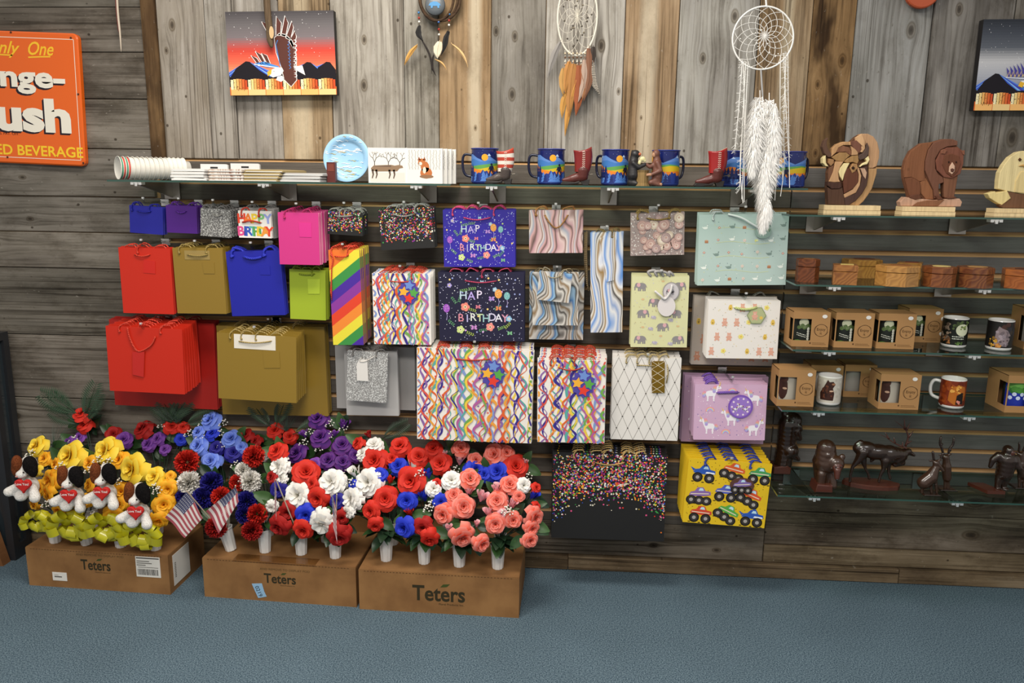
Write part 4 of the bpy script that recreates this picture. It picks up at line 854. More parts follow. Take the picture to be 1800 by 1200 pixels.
G([(1110, 484), (1212, 487), (1207, 610), (1110, 610)], -.17, 4, 'pale yellow gift bag printed with grey elephants', 'elephant bags', paper('#d8d6a6'), pr_elephant, None, '#b9b5b2', loops=0, rest_desc='pale yellow elephant gift bags', extra=el_extra)
G([(1221, 518), (1362, 522), (1361, 646), (1214, 637)], -.075, 2, 'larger bear print gift bag behind the white bear print bag', 'large bear print bags', paper('#bfb3a6'), pr_bears(5, True), None, '#d8d5c8', hook=False, rest_desc='larger bear print gift bags')
def be_extra(r, BF, w, h):
    c = BF.px(1329, 554); mb = MB(); rr = .034; mb.prism([(c[0] + rr * math.cos(t * PI / 3), c[1] + rr * math.sin(t * PI / 3)) for t in range(6)], -.006, -.005); mb.build('gift_tag', paper('#8f9a70'), r, local=True)
    A = Art(lambda x, y, l: Vector((x, -.0062 - .0001 * l, y))); A.conv([(c[0] + rr * .9 * math.cos(t * PI / 3), c[1] + rr * .9 * math.sin(t * PI / 3)) for t in range(6)], '#b3b888', 1); bearpic(A, c[0] - .006, c[1], .016); A.circ(c[0] + .016, c[1] - .008, .006, '#e3bf5a', 4, 8); A.build('tag_print', r, local=True)
G([(1245, 527), (1372, 529), (1366, 632), (1242, 628)], -.17, 4, 'white gift bag with pink bears and yellow beehives', 'white bear print bags', paper('#ece6de'), pr_bears(3), (1292, 540, 1329, 3), '#cdd68a', cr=.005, loops=0, rest_desc='white bear print gift bags', extra=be_extra)
# --- third row
G([(192, 564), (378, 565), (381, 720), (202, 711)], -.07, 3, 'big dark red gift bag hanging behind the red stack', 'big red bags', paper('#a81f18', .4), None, None, '#a01c14', rest_desc='big red gift bags behind the red stack', loops=3)
G([(187, 575), (322, 576), (323, 691), (192, 688)], -.23, 7, 'wide plain red gift bag with drooping cord and red tag', 'wide red bags', RED, None, None, '#d8402a', tagspec=([(235, 618), (256, 617), (253, 662), (234, 658)], '#bf2018'), loops=3, rest_desc='wide plain red gift bags', extra=lambda r, BF, w, h: (lambda pts: (lambda b: (b.tube(smoothpts(pts, 4), .0028, 6), b.build('handle', rope('cord_#d8402a', '#d8402a'), r, smooth=True, local=True)))(MB()))([(BF.px(*p)[0], -.006, BF.px(*p)[1]) for p in ((228, 576), (231, 592), (240, 612), (250, 616), (268, 605), (276, 590))]))
G([(383, 575), (570, 571), (577, 731), (389, 728)], -.07, 3, 'big gold gift bag hanging behind the gold stack', 'big gold bags', GOLD, None, None, '#a08850', rest_desc='big gold gift bags behind the gold stack', loops=3)
G([(381, 584), (520, 592), (522, 709), (384, 699)], -.22, 5, 'wide plain gold gift bag with white paper slip at its handle', 'wide gold bags', GOLD, None, (421, 599, 477, 3), '#b0985a', slip=(412, 591, 484, 611, '#e6dfd2'), step=.024, loops=4, rest_desc='wide plain gold gift bags', extra=lambda r, BF, w, h: MB().prism([BF.px(*p) for p in ((462, 615), (491, 617), (493, 646), (465, 646))], -.0018, -.0004).build('gift_tag', GOLD, r, local=True))
GREYP = paper('#a5a3a1', .4)
G([(589, 609), (729, 609), (730, 722), (592, 716)], -.06, 2, 'widest grey gift bag at the back under the rainbow bag', 'wide grey bags', GREYP, None, None, '#8d8985', hook=False, rest_desc='widest grey gift bags')
G([(605, 616), (697, 617), (702, 731), (609, 729)], -.12, 2, 'tall plain grey gift bag behind the silver glitter one', 'tall grey bags', paper('#b3b1af', .4), None, None, '#8d8985', loops=4, cr=.003, rest_desc='tall plain grey gift bags')
def sg_extra(r, BF, w, h):
    MB().prism([BF.px(*p) for p in ((634, 630), (647, 632), (648, 669), (628, 668), (628, 640))], -.006, -.0045).build('gift_tag', paper('#e0dcd6'), r, local=True)
    b = MB(); q = [BF.px(*p) for p in ((637, 628), (634, 634), (644, 634), (658, 626))]; b.tube(smoothpts([(p[0], -.007, p[1]) for p in q], 3), .0018, 5); b.build('tag_cord', paper('#d5d0c8'), r, smooth=True, local=True)
G([(612, 616), (683, 619), (678, 708), (608, 703)], -.17, 1, 'small silver glitter gift bag with white paper tag', None, glitter('silver_glitter', '#9c9996', '#f2f0ec'), None, None, '#8d8985', hook=False, extra=sg_extra)
G([(734, 613), (939, 615), (933, 779), (732, 771)], -.20, 7, 'widest white streamer gift bag with star tag', 'wide streamer bags', STW, pr_streamers(.042, 2), (803, 630, 862, 2), '#c8442a', tagspec=star_tag(867, 655, 17), loops=4, rest_desc='widest white streamer gift bags')
G([(946, 632), (1066, 633), (1062, 778), (944, 777)], -.24, 9, 'medium white streamer gift bag beside the lattice bag', 'medium streamer bags', STW, pr_streamers(.04, 5), (983, 645, 1025, 5), '#c8442a', tagspec=star_tag(1025, 672, 17), loops=4, rest_desc='medium white streamer gift bags')
def la_extra(r, BF, w, h):
    pts = [BF.px(*p) for p in ((1145, 634), (1168, 634), (1168, 689), (1146, 689))]; MB().prism(pts, -.006, -.0045).build('gift_tag', mat('gold_foil', '#a87f2c', .25, .75), r, local=True)
    A = Art(lambda x, y, l: Vector((x, -.0062 - .0001 * l, y))); x0, x1 = pts[0][0], pts[1][0]; y0, y1 = pts[2][1], pts[0][1]; n = 4
    for k in range(n): a, b = y0 + (y1 - y0) * k / n, y0 + (y1 - y0) * (k + 1) / n; A.line([(x0 + .001, a), (x1 - .001, b)], .0012, '#e9e0cc', 1); A.line([(x0 + .001, b), (x1 - .001, a)], .0012, '#e9e0cc', 2)
    A.build('tag_print', r, local=True)
    b = MB(); b.tube([(BF.px(1119, 641)[0], -.004, BF.px(1119, 641)[1]), (BF.px(1150, 642)[0], -.007, BF.px(1150, 642)[1])], .0025, 6); b.tube([(BF.px(*p)[0], -.006, BF.px(*p)[1]) for p in ((1172, 640), (1174, 655), (1171, 672))], .0025, 6); b.build('handle', rope('cord_#b5a274', '#b5a274'), r, smooth=True, local=True)
G([(1078, 628), (1198, 630), (1191, 775), (1073, 771)], -.19, 5, 'white gift bag with fine black diamond lattice and gold tag', 'white lattice bags', paper('#e6e1da'), pr_lattice, None, '#b5a274', loops=4, rest_desc='white diamond lattice gift bags', extra=la_extra)
G([(1203, 656), (1350, 664), (1342, 781), (1198, 775)], -.075, 2, 'larger unicorn gift bag behind the pink unicorn bag', 'large unicorn bags', paper('#b896b0'), pr_unicorn(6), None, '#8a6ab0', hook=False, loops=0, rest_desc='larger unicorn gift bags')
def un_extra(r, BF, w, h):
    c = BF.px(1301, 714); mb = MB(); rr = .044; mb.prism([(c[0] + rr * math.cos(t * PI / 14), c[1] + rr * math.sin(t * PI / 14)) for t in range(28)], -.006, -.0045); mb.build('gift_tag', paper('#7d55b5'), r, local=True)
    A = Art(lambda x, y, l: Vector((x, -.0062 - .0001 * l, y))); A.circ(c[0], c[1], rr * .86, '#9a78c8', 1, 20)
    for k in range(3): unicorn(A, c[0] + (-.4 + .4 * k) * rr, c[1] + (-.2 + .25 * (k % 2)) * rr, rr * .3, (-1) ** k)
    for k in range(10): A.circ(c[0] + rr * .7 * math.cos(k * .63), c[1] + rr * .7 * math.sin(k * .63), rr * .09, '#f2dce8', 6, 6)
    A.build('tag_print', r, local=True)
G([(1221, 675), (1348, 676), (1345, 776), (1220, 770)], -.18, 5, 'pink gift bag with white unicorns and round violet tag', 'pink unicorn bags', paper('#d2adc8'), pr_unicorn(7), (1261, 689, 1296, -1), '#7a55b0', cr=.005, loops=1, rest_desc='pink unicorn gift bags', extra=un_extra)
# --- bottom row
G([(972, 794), (1175, 800), (1166, 951), (969, 945)], -.19, 5, 'big black confetti gift bag at the bottom beside the coral roses', 'big black confetti bags', mat('confetti_black'), pr_confetti(cnt=2700, size=.0033, seed=21, sides=True), (1048, 812, 1097, 4), '#c9a86a', cr=.003, loops=5, rest_desc='big black confetti gift bags', step=.022)
def tr_extra(r, BF, w, h):
    c = BF.px(1304, 851); MB().prism([(c[0] + .044 * math.cos(t * PI / 10), c[1] + .028 * math.sin(t * PI / 10)) for t in range(20)], -.006, -.0045).build('gift_tag', paper('#5a3a30'), r, local=True)
    A = Art(lambda x, y, l: Vector((x, -.0062 - .0001 * l, y))); truck(A, c[0], c[1] - .002, .034, '#7d68a4', .12, 3); A.build('tag_print', r, local=True)
G([(1211, 805), (1358, 816), (1343, 928), (1200, 917)], -.22, 7, 'yellow gift bag printed with monster trucks', 'yellow truck bags', paper('#e2bc22'), pr_trucks, None, '#2f3f9a', step=.024, rest_desc='yellow monster truck gift bags', loops=3, cr=.004, extra=tr_extra)
# ================================================================== THINGS ON THE WALL
def cyl_art(c, r, strip=.004, turn=0.0): return Art(lambda x, y, l: Vector((c[0] + (r + .0003 + .00008 * l) * math.sin(x / r - turn), c[1] - (r + .0003 + .00008 * l) * math.cos(x / r - turn), c[2] + y)), strip)
def flat_panel(name, label, cat, q, Y, th, m, edge=None, group=None, rim=0):
    base, w_, h_, a = face_frame(q, Y); r = thing(name, label, cat, base, group, Matrix.Rotation(-a, 3, 'Y')); BF = BagFace(q, w_, h_)
    return r, BF, w_, h_
def planeart(y0): return Art(lambda x, y, l: Vector((x, -y0 - .0003 - .0001 * l, y)))
# orange enamel sign
q = [(-205, 55), (136, 50), (148, 281), (-200, 287)]
r, BF, w_, h_ = flat_panel('metal_sign', 'orange enamel beverage sign with white and yellow lettering', 'sign', q, -.03, .01, None)
ENA = mat('orange_enamel', '#e2600a', .18, coat=.4); pts = []
for (cx, cz, a0) in ((w_ / 2 - .02, h_ - .02, 0), (-w_ / 2 + .02, h_ - .02, 1), (-w_ / 2 + .02, .02, 2), (w_ / 2 - .02, .02, 3)):
    for k in range(5): t = (a0 + k / 4) * PI / 2; pts.append((cx + .02 * math.cos(t), cz + .02 * math.sin(t)))
MB().prism(pts, 0, .022, bevel=.005).build('plate', ENA, r, local=True)
A = planeart(0); px = BF.px; S = w_ / BF.ux.length
x0, y0, x1, y1 = -w_ / 2 + .018, .022, w_ / 2 - .016, h_ - .022
for a, b in (((x0, y0), (x1, y0)), ((x1, y0), (x1, y1)), ((x1, y1), (x0, y1)), ((x0, y1), (x0, y0))): A.line([a, b], .0022, '#efe2cf', 1)
OR = '#1d1420'
A.text('The Only', *px(39, 80), 20 * S, '#f2bd2c', 3, shear=.35, bold=.012, anchor='r', rot=-.03); A.text('One', *px(75, 79), 21 * S, '#f2bd2c', 3, shear=.35, bold=.012, width=44 * S)
A.line([px(-40, 95), px(0, 93), px(26, 93)], 2.2 * S, '#f2bd2c', 3); A.line([px(53, 95), px(75, 93), px(91, 92)], 2.2 * S, '#f2bd2c', 3)
for d, c, l in (((-3.2, 3.2), OR, 3), ((-1.6, 1.6), OR, 4), ((0, 0), '#e9e2d2', 5)):
    A.text('Orange-', *px(115 + d[0], 127 + d[1]), 35 * S, c, l, bold=.035, width=222 * S, anchor='r'); A.text('Crush', *px(123 + d[0], 194 + d[1]), 55 * S, c, l, bold=.045, width=238 * S, anchor='r')
A.text('REG. U.S. PAT. OFF.', *px(32, 230), 4.5 * S, '#3a1a10', 3, anchor='r'); A.text('CARBONATED BEVERAGE', *px(143, 257), 17 * S, '#f2c52c', 3, bold=.02, width=288 * S, anchor='r')
A.build('lettering', r, local=True)
mb = MB()
for p in ((127, 58), (137, 154), (143, 275), (10, 273), (25, 54)):
    c = px(*p); mb = MB(); mb.lathe([(0, 0), (.004, 0), (.003, .002), (0, .0025)], 8); mb.v = [Vector((c[0] + v.x, -.001 - v.z, c[1] + v.y)) for v in mb.v]; mb.build('nail', mat('rust', '#4a2413', .8), r, local=True)
# eagle paintings
def painting(q, label, sky, Y=-.05, seed=1, eagle=True):
    r, BF, w_, h_ = flat_panel('canvas_painting', label, 'painting', q, Y, .03, None, group='eagle paintings')
    MB().box((-w_ / 2, 0, 0), (w_ / 2, .03, h_)).build('canvas', paper('#1f1d1e', .6), r, local=True)
    A = planeart(0); rr = random.Random(seed); U = lambda u, v: ((u - .5) * w_, (1 - v) * h_)
    N = 26
    for i in range(N):
        t = i / N; v0, v1 = t * .74, (t + 1 / N) * .74; k = t * .74
        def lerp(a, b, f): f = max(0, min(1, f)); return tuple(x + (y - x) * f for x, y in zip(a, b))
        cols = [lin(c) for c in sky]; f = k / .74 * (len(cols) - 1); j = min(int(f), len(cols) - 2); c = lerp(cols[j], cols[j + 1], f - j)
        A.rect(*U(0, v1), *U(1, v0), c, 1)
    for i in range(70): x, y = U(rr.uniform(.02, .98), rr.uniform(.02, .55)); A.circ(x, y, rr.uniform(.0006, .0013), '#f2f0ee', 2, 6)
    for (u, s_, t_) in ((.18, .24, .585), (.75, .20, .60), (.93, .2, .60)):
        cl = lambda x: max(0.0, min(1.0, x))
        for k, c in enumerate(('#6f8fd8', '#3f6fd0', '#4a3fb0', '#7fb8e8', '#3a56c0')):
            A.poly([U(u + .01, t_ + .005), U(cl(u + s_ * (1.5 - .13 * k)), .80), U(cl(u + s_ * (1.3 - .13 * k)), .80)], c, 3 + k); A.poly([U(u - .03, t_ + .02), U(cl(u - s_ * (1.15 - .1 * k)), .72 + .01 * k), U(cl(u - s_ * (1.0 - .1 * k)), .75 + .01 * k)], c, 3 + k)
        A.poly([U(cl(u - s_ * .85), .80), U(cl(u - s_ * .45), .67), U(u - .015, t_ + .004), U(u + .02, t_ + .01), U(cl(u + s_ * .45), .70), U(cl(u + s_ * .95), .80)], '#221f24', 8.4 + u)
    A.rect(*U(0, 1), *U(1, .84), '#d9682f', 7); A.rect(*U(0, .90), *U(1, .78), '#221f24', 8)
    for k in range(6):
        u0 = .01 + k * .165; 
        for i in range(6):
            c = ('#f3e6b8', '#f0d08a', '#eab066', '#e08a4a', '#d96a38', '#c9502c')[i]; A.rect(*U(u0 + .026 * i, .985), *U(u0 + .026 * (i + 1) + (.004 if i < 5 else 0), .80 + (.012, .004, 0, .002, .006, .016)[i]), c, 11)
        A.rect(*U(u0, 1), *U(u0 + .16, .93), ('#f0b870', '#ecc98a')[k % 2], 12)
        for i in range(16): x, y = U(u0 + .1 * rr.random(), .82 + .09 * rr.random()); A.circ(x, y, rr.uniform(.0006, .0016), '#3c2415', 13, 5)
    for (u, v) in ((.06, .93), (.78, .92)):
        for k in range(5): A.line([U(u + .018 * k, v + .02 * math.sin(k * 2)), U(u + .018 * k + .012, v - .02 + .012 * math.cos(k * 3)), U(u + .018 * (k + 1), v + .01)], .0011, '#3a1f12', 13)
    if eagle:
        px = lambda x, y: BF.px(x, y)
        def feather(pts, fill='#5f3a33', wd=.0022, l=14):
            q = [px(*p) for p in pts]; A.poly(q, fill, l); A.line(q + [q[0]], wd, '#f6f1ec', l + 1)
        for pts in ([(475, 65), (461, 38), (473, 42), (482, 62)], [(486, 62), (487, 28), (496, 40), (494, 62)], [(495, 62), (502, 27), (508, 40), (503, 64)], [(503, 66), (514, 36), (517, 48), (511, 70)], [(509, 72), (519, 53), (522, 64), (516, 84)], [(455, 116), (441, 97), (452, 102), (460, 114)], [(462, 112), (449, 90), (460, 96), (468, 112)], [(470, 112), (460, 93), (470, 97), (476, 112)]): feather(pts)
        feather([(483, 66), (492, 58), (503, 60), (514, 70), (520, 85), (522, 103), (521, 122), (522, 140), (512, 152), (500, 140), (494, 116), (486, 92)], '#5c3831')
        for i in range(9): x, y = px(519 + .8 * math.sin(i), 72 + i * 7.5); A.circ(x, y, .0065, '#f6f1ec', 17, 8); A.circ(x - .002, y, .0046, '#6a4038', 18, 8)
        A.line([px(489, 70), px(486, 78), px(493, 116)], .0025, '#4a86d0', 19); 
        for i in range(8): A.line([px(507 + i * .3, 72 + i * 6), px(510 + i * .3, 76 + i * 6), px(506 + i * .4, 78 + i * 6)], .0018, '#4f8ed6', 19)
        A.poly([px(*p) for p in ((445, 112), (465, 108), (490, 116), (492, 119), (470, 118))], '#4f8ed6', 15); A.line([px(447, 113), px(470, 116), px(492, 119)], .003, '#f6f1ec', 16)
        A.poly([px(*p) for p in ((474, 124), (484, 119), (496, 118), (499, 124), (494, 132), (480, 136), (472, 131))], '#f4efe8', 20); A.poly([px(*p) for p in ((478, 122), (470, 126), (471, 134), (477, 130))], '#e8b43a', 21); A.circ(*px(482, 125), .0016, '#2a1a12', 22, 6)
        A.poly([px(*p) for p in ((516, 116), (532, 114), (537, 131), (524, 124))], '#f4efe8', 20); feather([(488, 135), (496, 133), (500, 139), (494, 143), (486, 140)], '#f0ece6')
    A.build('paint', r, PRINTM, local=True); return r
painting([(397, 22), (586, 17), (592, 165), (404, 169)], 'canvas painting of an eagle under a red sunset sky', ['#4e4a4c', '#6a6566', '#7a7072', '#c9463a', '#e86a50', '#f0a070'])
painting([(1731, 31), (1915, 36), (1905, 197), (1710, 191)], 'canvas painting under a grey blue sky at the right edge', ['#33363d', '#4a4e57', '#60646c', '#c3c2c4', '#aeb0b8', '#8d90a0'], seed=4, eagle=False)
rp = [o for o in bpy.data.objects if o.get('label', '').startswith('canvas painting under')][0]
BFq = BagFace([(1731, 31), (1915, 36), (1905, 197), (1710, 191)], face_frame([(1731, 31), (1915, 36), (1905, 197), (1710, 191)], -.05)[1], face_frame([(1731, 31), (1915, 36), (1905, 197), (1710, 191)], -.05)[2])
A = planeart(.002)
for k in range(6): A.poly([BFq.px(*p) for p in ((1772 + 7 * k, 135), (1769 + 6 * k, 116 - 2 * k), (1777 + 7 * k, 128))], '#4a4596', 14); A.line([BFq.px(1770 + 7 * k, 134), BFq.px(1774 + 7 * k, 124), BFq.px(1777 + 7 * k, 134)], .0022, '#e8c890', 15)
A.line([BFq.px(1768, 134), BFq.px(1830, 140)], .003, '#dfe2f0', 16); A.poly([BFq.px(*p) for p in ((1795, 141), (1835, 138), (1840, 155), (1800, 152))], '#efece8', 17); A.poly([BFq.px(*p) for p in ((1790, 150), (1794, 142), (1802, 145), (1797, 153))], '#e8b43a', 18)
A.build('eagle_print', rp, PRINTM, local=True)
# twig, quill, ornament
p0, p1 = P(472, -40, -.075), P(478, 84, -.075); r = thing('wooden_stick', 'bark covered branch with pale cut patch hanging over the eagle painting', 'stick', p1)
BK = wood('stick_bark', '#7a6650', '#4f4132', '#9a866c', axis='Z', blotch=.4, scale=2)
MB().tube(smoothpts([p0, P(469, 0, -.075), P(473, 45, -.075), P(475, 70, -.075), p1], 4), [.012] * 13 + [.010, .008, .006, .002], 10).build('branch', BK, r, smooth=True)
c = P(477, 57, -.088); mb = MB(); mb.prism([(c.x + .008 * math.cos(t * PI / 8), c.z + .021 * math.sin(t * PI / 8)) for t in range(16)], c.y, c.y + .004); mb.build('cut_patch', paper('#c9a97c', .7), r)
p0, p1 = P(204, -40, -.03), P(213, 91, -.03); r = thing('quill', 'thin curved white quill with red edge above the orange sign', 'quill', p1)
MB().tube(smoothpts([p0, P(207, 20, -.03), P(211, 60, -.03), p1], 4), [.004] * 8 + [.0035, .003, .0025, .002, .001], 6).build('shaft', paper('#c9b9a6'), r, smooth=True)
MB().tube(smoothpts([p0 + Vector((-.005, 0, 0)), P(205, 20, -.03), P(209.5, 60, -.03)], 4), [.003] * 8 + [.001], 5).build('edge', paper('#6a2c22'), r, smooth=True)
c = P(1622, -17, -.03); r = thing('clay_ornament', 'terracotta disc ornament cut by the top edge at the right', 'ornament', c)
mb = MB(); mb.prism([(c.x + .058 * math.cos(t * PI / 14), c.z + .058 * math.sin(t * PI / 14)) for t in range(28)], c.y - .006, c.y + .012, bevel=.004); mb.build('disc', mat('terracotta', '#b5502a', .6), r); MB().tube([c + Vector((0, 0, .058)), c + Vector((0, .01, .16))], .002, 5).build('cord', paper('#6a5238'), r)
# ---------------------------------------------------------------- dreamcatchers
def ring(c, rx, rz, rad, n=40, seg=6):
    mb = MB(); pts = [(c[0] + rx * math.cos(2 * PI * i / n), c[1], c[2] + rz * math.sin(2 * PI * i / n)) for i in range(n + 1)]; mb.tube(pts, rad, seg, cap=False); return mb
def web(c, rx, rz, off, n=13, turn=1.25, rad=.0007):
    mb = MB(); cx, cz = off
    for s_ in (1, -1):
        for i in range(n):
            a0 = 2 * PI * i / n; pts = []
            for k in range(9):
                t = k / 8; a = a0 + s_ * turn * t; f = (1 - t) ** .9; pts.append((c[0] + rx * math.cos(a) * f + cx * t, c[1] + .001 * s_, c[2] + rz * math.sin(a) * f + cz * t))
            mb.tube(pts, rad, 4, cap=False)
    return mb
def feather(name, base, tip, wd, m, parent, bend=.02, n=9, out=Vector((0, -1, 0)), mi=0, quill=None):
    """vane with shaft: curved, slightly cupped blade"""
    base, tip = Vector(base), Vector(tip); d = tip - base; side = d.cross(out).normalized(); mb = MB(); L = d.length
    for i in range(n + 1):
        t = i / n; p = base + d * t + side * bend * math.sin(PI * t); wv = wd * (math.sin(PI * min(1, .08 + t * .92)) ** .6) * (1 - .55 * t ** 3) if t < 1 else .0004
        for s_ in (-1, -.5, 0, .5, 1): mb.v.append(p + side * wv * s_ * (1 + .06 * math.sin(i * 2.3 + s_)) + out * (.004 * (1 - abs(s_)) + .001 * math.sin(i)))
    for i in range(n):
        for j in range(4): o = i * 5 + j; mb.f.append([o, o + 1, o + 6, o + 5]); mb.m.append(0)
    nn = len(mb.v); mb.v += [v - out * .0012 for v in mb.v[:nn]]
    for f in list(mb.f): mb.f.append([i + nn for i in f[::-1]]); mb.m.append(0)
    o = mb.build(name, m, parent, smooth=True)
    qb = MB(); qb.tube([base + d * (-.06) + out * .004] + [base + d * t + side * bend * math.sin(PI * t) + out * .0052 for t in (0, .3, .6, .9)], [.0011, .001, .0008, .0006, .0003], 5); qb.build('quill', quill or m, o, smooth=True); return o
def beads(parent, pts, cs, rad=.004):
    for p, c in zip(pts, cs):
        mb = MB(); mb.lathe([(0, -rad), (rad * .8, -rad * .6), (rad, 0), (rad * .8, rad * .6), (0, rad)], 8, p); mb.build('bead', mat('bead_' + c, c, .25), parent, smooth=True)
Y1 = -.03
c = P(771, -4, Y1); r = thing('dreamcatcher', 'twig dreamcatcher with a blue bear stone and dark feathers', 'dreamcatcher', P(768, 130, Y1), 'dreamcatchers')
TW = wood('vine_twig', '#5f4a38', '#3c2d22', '#79614a', axis='X', blotch=.2, scale=2)
for k, (a, b, dx, dz) in enumerate(((.068, .078, 0, 0), (.071, .074, .006, -.004), (.060, .080, -.006, .002))): ring((c.x + dx, c.y - .003 * k, c.z + dz), a, b, .005).build('hoop', TW, r, smooth=True)
s0 = P(765, 9, Y1 - .012); mb = MB(); mb.lathe([(0, .012), (.02, .011), (.032, .006), (.036, 0), (.03, -.008), (0, -.011)], 24); mb.v = [Vector((s0.x + v.x, s0.y - v.z, s0.z + v.y)) for v in mb.v]; mb.build('stone', mat('slate_stone', '#5f6468', .35), r, smooth=True)
A = Art(lambda x, y, l: Vector((s0.x + x, s0.y - .0125 - .0001 * l, s0.z + y))); A.poly([(-.022, -.004), (-.016, .006), (-.004, .010), (.008, .009), (.018, .003), (.021, -.004), (.017, -.003), (.016, -.012), (.011, -.012), (.009, -.005), (-.006, -.005), (-.008, -.012), (-.013, -.012), (-.014, -.004)], '#4f8ec0', 1); A.build('bear_print', r)
ST = mat('bead_string', '#4a3b2c', .7)
for (x0, y0, x1, y1, bs, fs) in ((736, 18, 737, 45, ['#3f7ab0', '#a03024', '#e6e0d4'], [((737, 45), (744, 72), .011, '#1c1918', .01), ((741, 70), (759, 130), .004, '#2a2320', -.012), ((733, 80), (711, 115), .008, '#c9974f', .006)]), (771, 33, 772, 70, ['#3f6fb5', '#a03024', '#e6e0d4'], [((773, 73), (769, 103), .016, '#d8cdb2', .004), ((787, 55), (775, 98), .008, '#1c1918', -.004), ((762, 97), (767, 134), .005, '#2a2320', .01)]), (790, 20, 789, 52, ['#3f7ab0', '#a03024', '#e6e0d4'], [((766, 105), (785, 123), .004, '#d0a468', -.006), ((795, 78), (823, 119), .005, '#d8b27c', -.01), ((789, 55), (779, 88), .009, '#1c1918', .004)])):
    MB().tube([P(x0, y0, Y1 - .004), P(x1, y1, Y1 - .006)], .0011, 5).build('string', ST, r); d = (y1 - y0)
    beads(r, [P(x0 + (x1 - x0) * t, y0 + d * t, Y1 - .006) for t in (.15, .5, .75)], bs, .0045)
    for (a, b, wd, c_, bend) in fs: feather('feather', P(*a, Y1 - .008), P(*b, Y1 - .012), wd, mat('feather_' + c_, c_, .8), r, bend)
# second: oval hoop
c = P(1015, 30, Y1); r = thing('dreamcatcher', 'oval white dreamcatcher with brown feathers and pearly beads', 'dreamcatcher', P(1010, 240, Y1), 'dreamcatchers')
WT = mat('white_cord', '#e3dccc', .7); ring(c, .069, .128, .0035).build('hoop', WT, r, smooth=True); web(c, .067, .125, (0, .002)).build('web', WT, r)
rr = random.Random(3)
beads(r, [(c.x + .055 * math.cos(a) * f, c.y - .002, c.z + .105 * math.sin(a) * f) for a, f in [(rr.uniform(0, 6.28), rr.uniform(.35, 1)) for _ in range(22)]], [('#5a5245', '#7a6f5c', '#4a4238')[i % 3] for i in range(22)], .0035)
for i in range(6):
    x = 993 + i * 7; MB().tube([P(x, 88, Y1 - .003), P(x + 1, 118, Y1 - .006)], .0009, 4).build('string', WT, r); beads(r, [P(x + .5, y, Y1 - .006) for y in (94, 101, 108, 114)], ['#d8c4a4', '#6a4a32', '#e8dcc8', '#b58a64'], .0038)
for (a, b, wd, c_, bend) in (((985, 74), (963, 138), .012, '#8a8580', .006), ((1001, 108), (994, 165), .014, '#b07a3c', .006), ((1008, 112), (1000, 205), .02, '#a8743a', .004), ((1018, 115), (1012, 204), .020, '#8f4a24', -.006), ((1012, 145), (993, 240), .012, '#c08a40', .006), ((1028, 105), (1016, 180), .016, '#a89080', -.01), ((1035, 85), (1026, 178), .016, '#7a5038', -.012), ((990, 120), (990, 168), .012, '#b5894a', .004), ((1022, 130), (1024, 175), .012, '#9a6a44', -.008), ((997, 160), (988, 208), .012, '#b9873e', .006)): feather('feather', P(*a, Y1 - .008), P(*b, Y1 - .014 - .006 * rr.random()), wd, mat('feather_' + c_, c_, .75), r, bend)
m = mat('guinea_feather', rough=.7); nt, n_, L = NB(m); tc = n_('ShaderNodeTexCoord'); wv = n_('ShaderNodeTexWave', wave_type='BANDS', bands_direction='Z'); wv.inputs['Scale'].default_value = 60; wv.inputs['Distortion'].default_value = 3; L(tc.outputs['Object'], wv.inputs['Vector']); rp2 = ramp(n_, [(.4, '#332a25'), (.55, '#c9bfae')]); L(wv.outputs['Fac'], rp2.inputs[0]); L(rp2.outputs[0], nt.nodes['Principled BSDF'].inputs['Base Color'])
feather('feather', P(1043, 82, Y1 - .008), P(1040, 118, Y1 - .01), .012, mat('feather_#3a302a', '#3a302a', .8), r, 0); feather('feather', P(1042, 110, Y1 - .01), P(1055, 167, Y1 - .012), .012, m, r, .012)
# third: white fringe dreamcatcher, hung well in front of the shelf
Y3 = -.31
c = P(1341, 67, Y3); r = thing('dreamcatcher', 'round white dreamcatcher with fluffy plumes and fringe', 'dreamcatcher', P(1340, 372, Y3), 'dreamcatchers')
WC = mat('snow_white_cord', '#efece6', .7); ring(c, .094, .094, .0028, 48).build('hoop', WC, r, smooth=True); web(c, .093, .093, (.006, .006), 13, 1.5, .0008).build('web', WC, r)
beads(r, [(c.x + .07 * math.cos(a) * f, c.y - .002, c.z + .07 * math.sin(a) * f) for a, f in [(rr.uniform(0, 6.28), rr.uniform(.3, 1)) for _ in range(16)]], ['#f4f0e8'] * 16, .0022)
top = c + Vector((.004, 0, .094)); MB().tube([top, P(1345, -20, Y3), P(1346, -60, Y3)], .0028, 6).build('hanging_cord', WC, r)
MB().tube([c + Vector((0, -.003, -.094)), P(1341, 178, Y3)], .003, 5).build('string', mat('silver_cord', '#a9a7a5', .5), r)
for i, (x0, y0, x1, y1) in enumerate(((1305, 106, 1292, 262), (1307, 108, 1304, 350), (1311, 110, 1300, 330), (1315, 108, 1308, 355), (1378, 96, 1386, 270), (1382, 96, 1378, 280), (1372, 98, 1376, 320), (1385, 95, 1388, 330), (1368, 200, 1362, 352), (1378, 250, 1372, 345), (1302, 250, 1306, 357))):
    pts = smoothpts([P(x0, y0, Y3 - .002), P((x0 + x1) / 2 + rr.uniform(-3, 3), (y0 + y1) / 2, Y3 - .004), P(x1, y1, Y3 - .003)], 8); fb = MB(); fb.tube(pts, .0013, 4)
    if i in (0, 2, 4, 5):
        for p in pts:
            for k in range(5):
                a = rr.uniform(0, 2 * PI); q_ = Vector(p) + Vector((0, 0, rr.uniform(-.01, .01))); fb.tube([q_, q_ + Vector((.012 * math.cos(a), .006 * math.sin(a), -.008 + rr.uniform(-.006, .01)))], .0006, 3)
    fb.build('fringe_strand', WC, r)
PL = mat('white_plume', '#f4f1ec', .95, spec=.05)
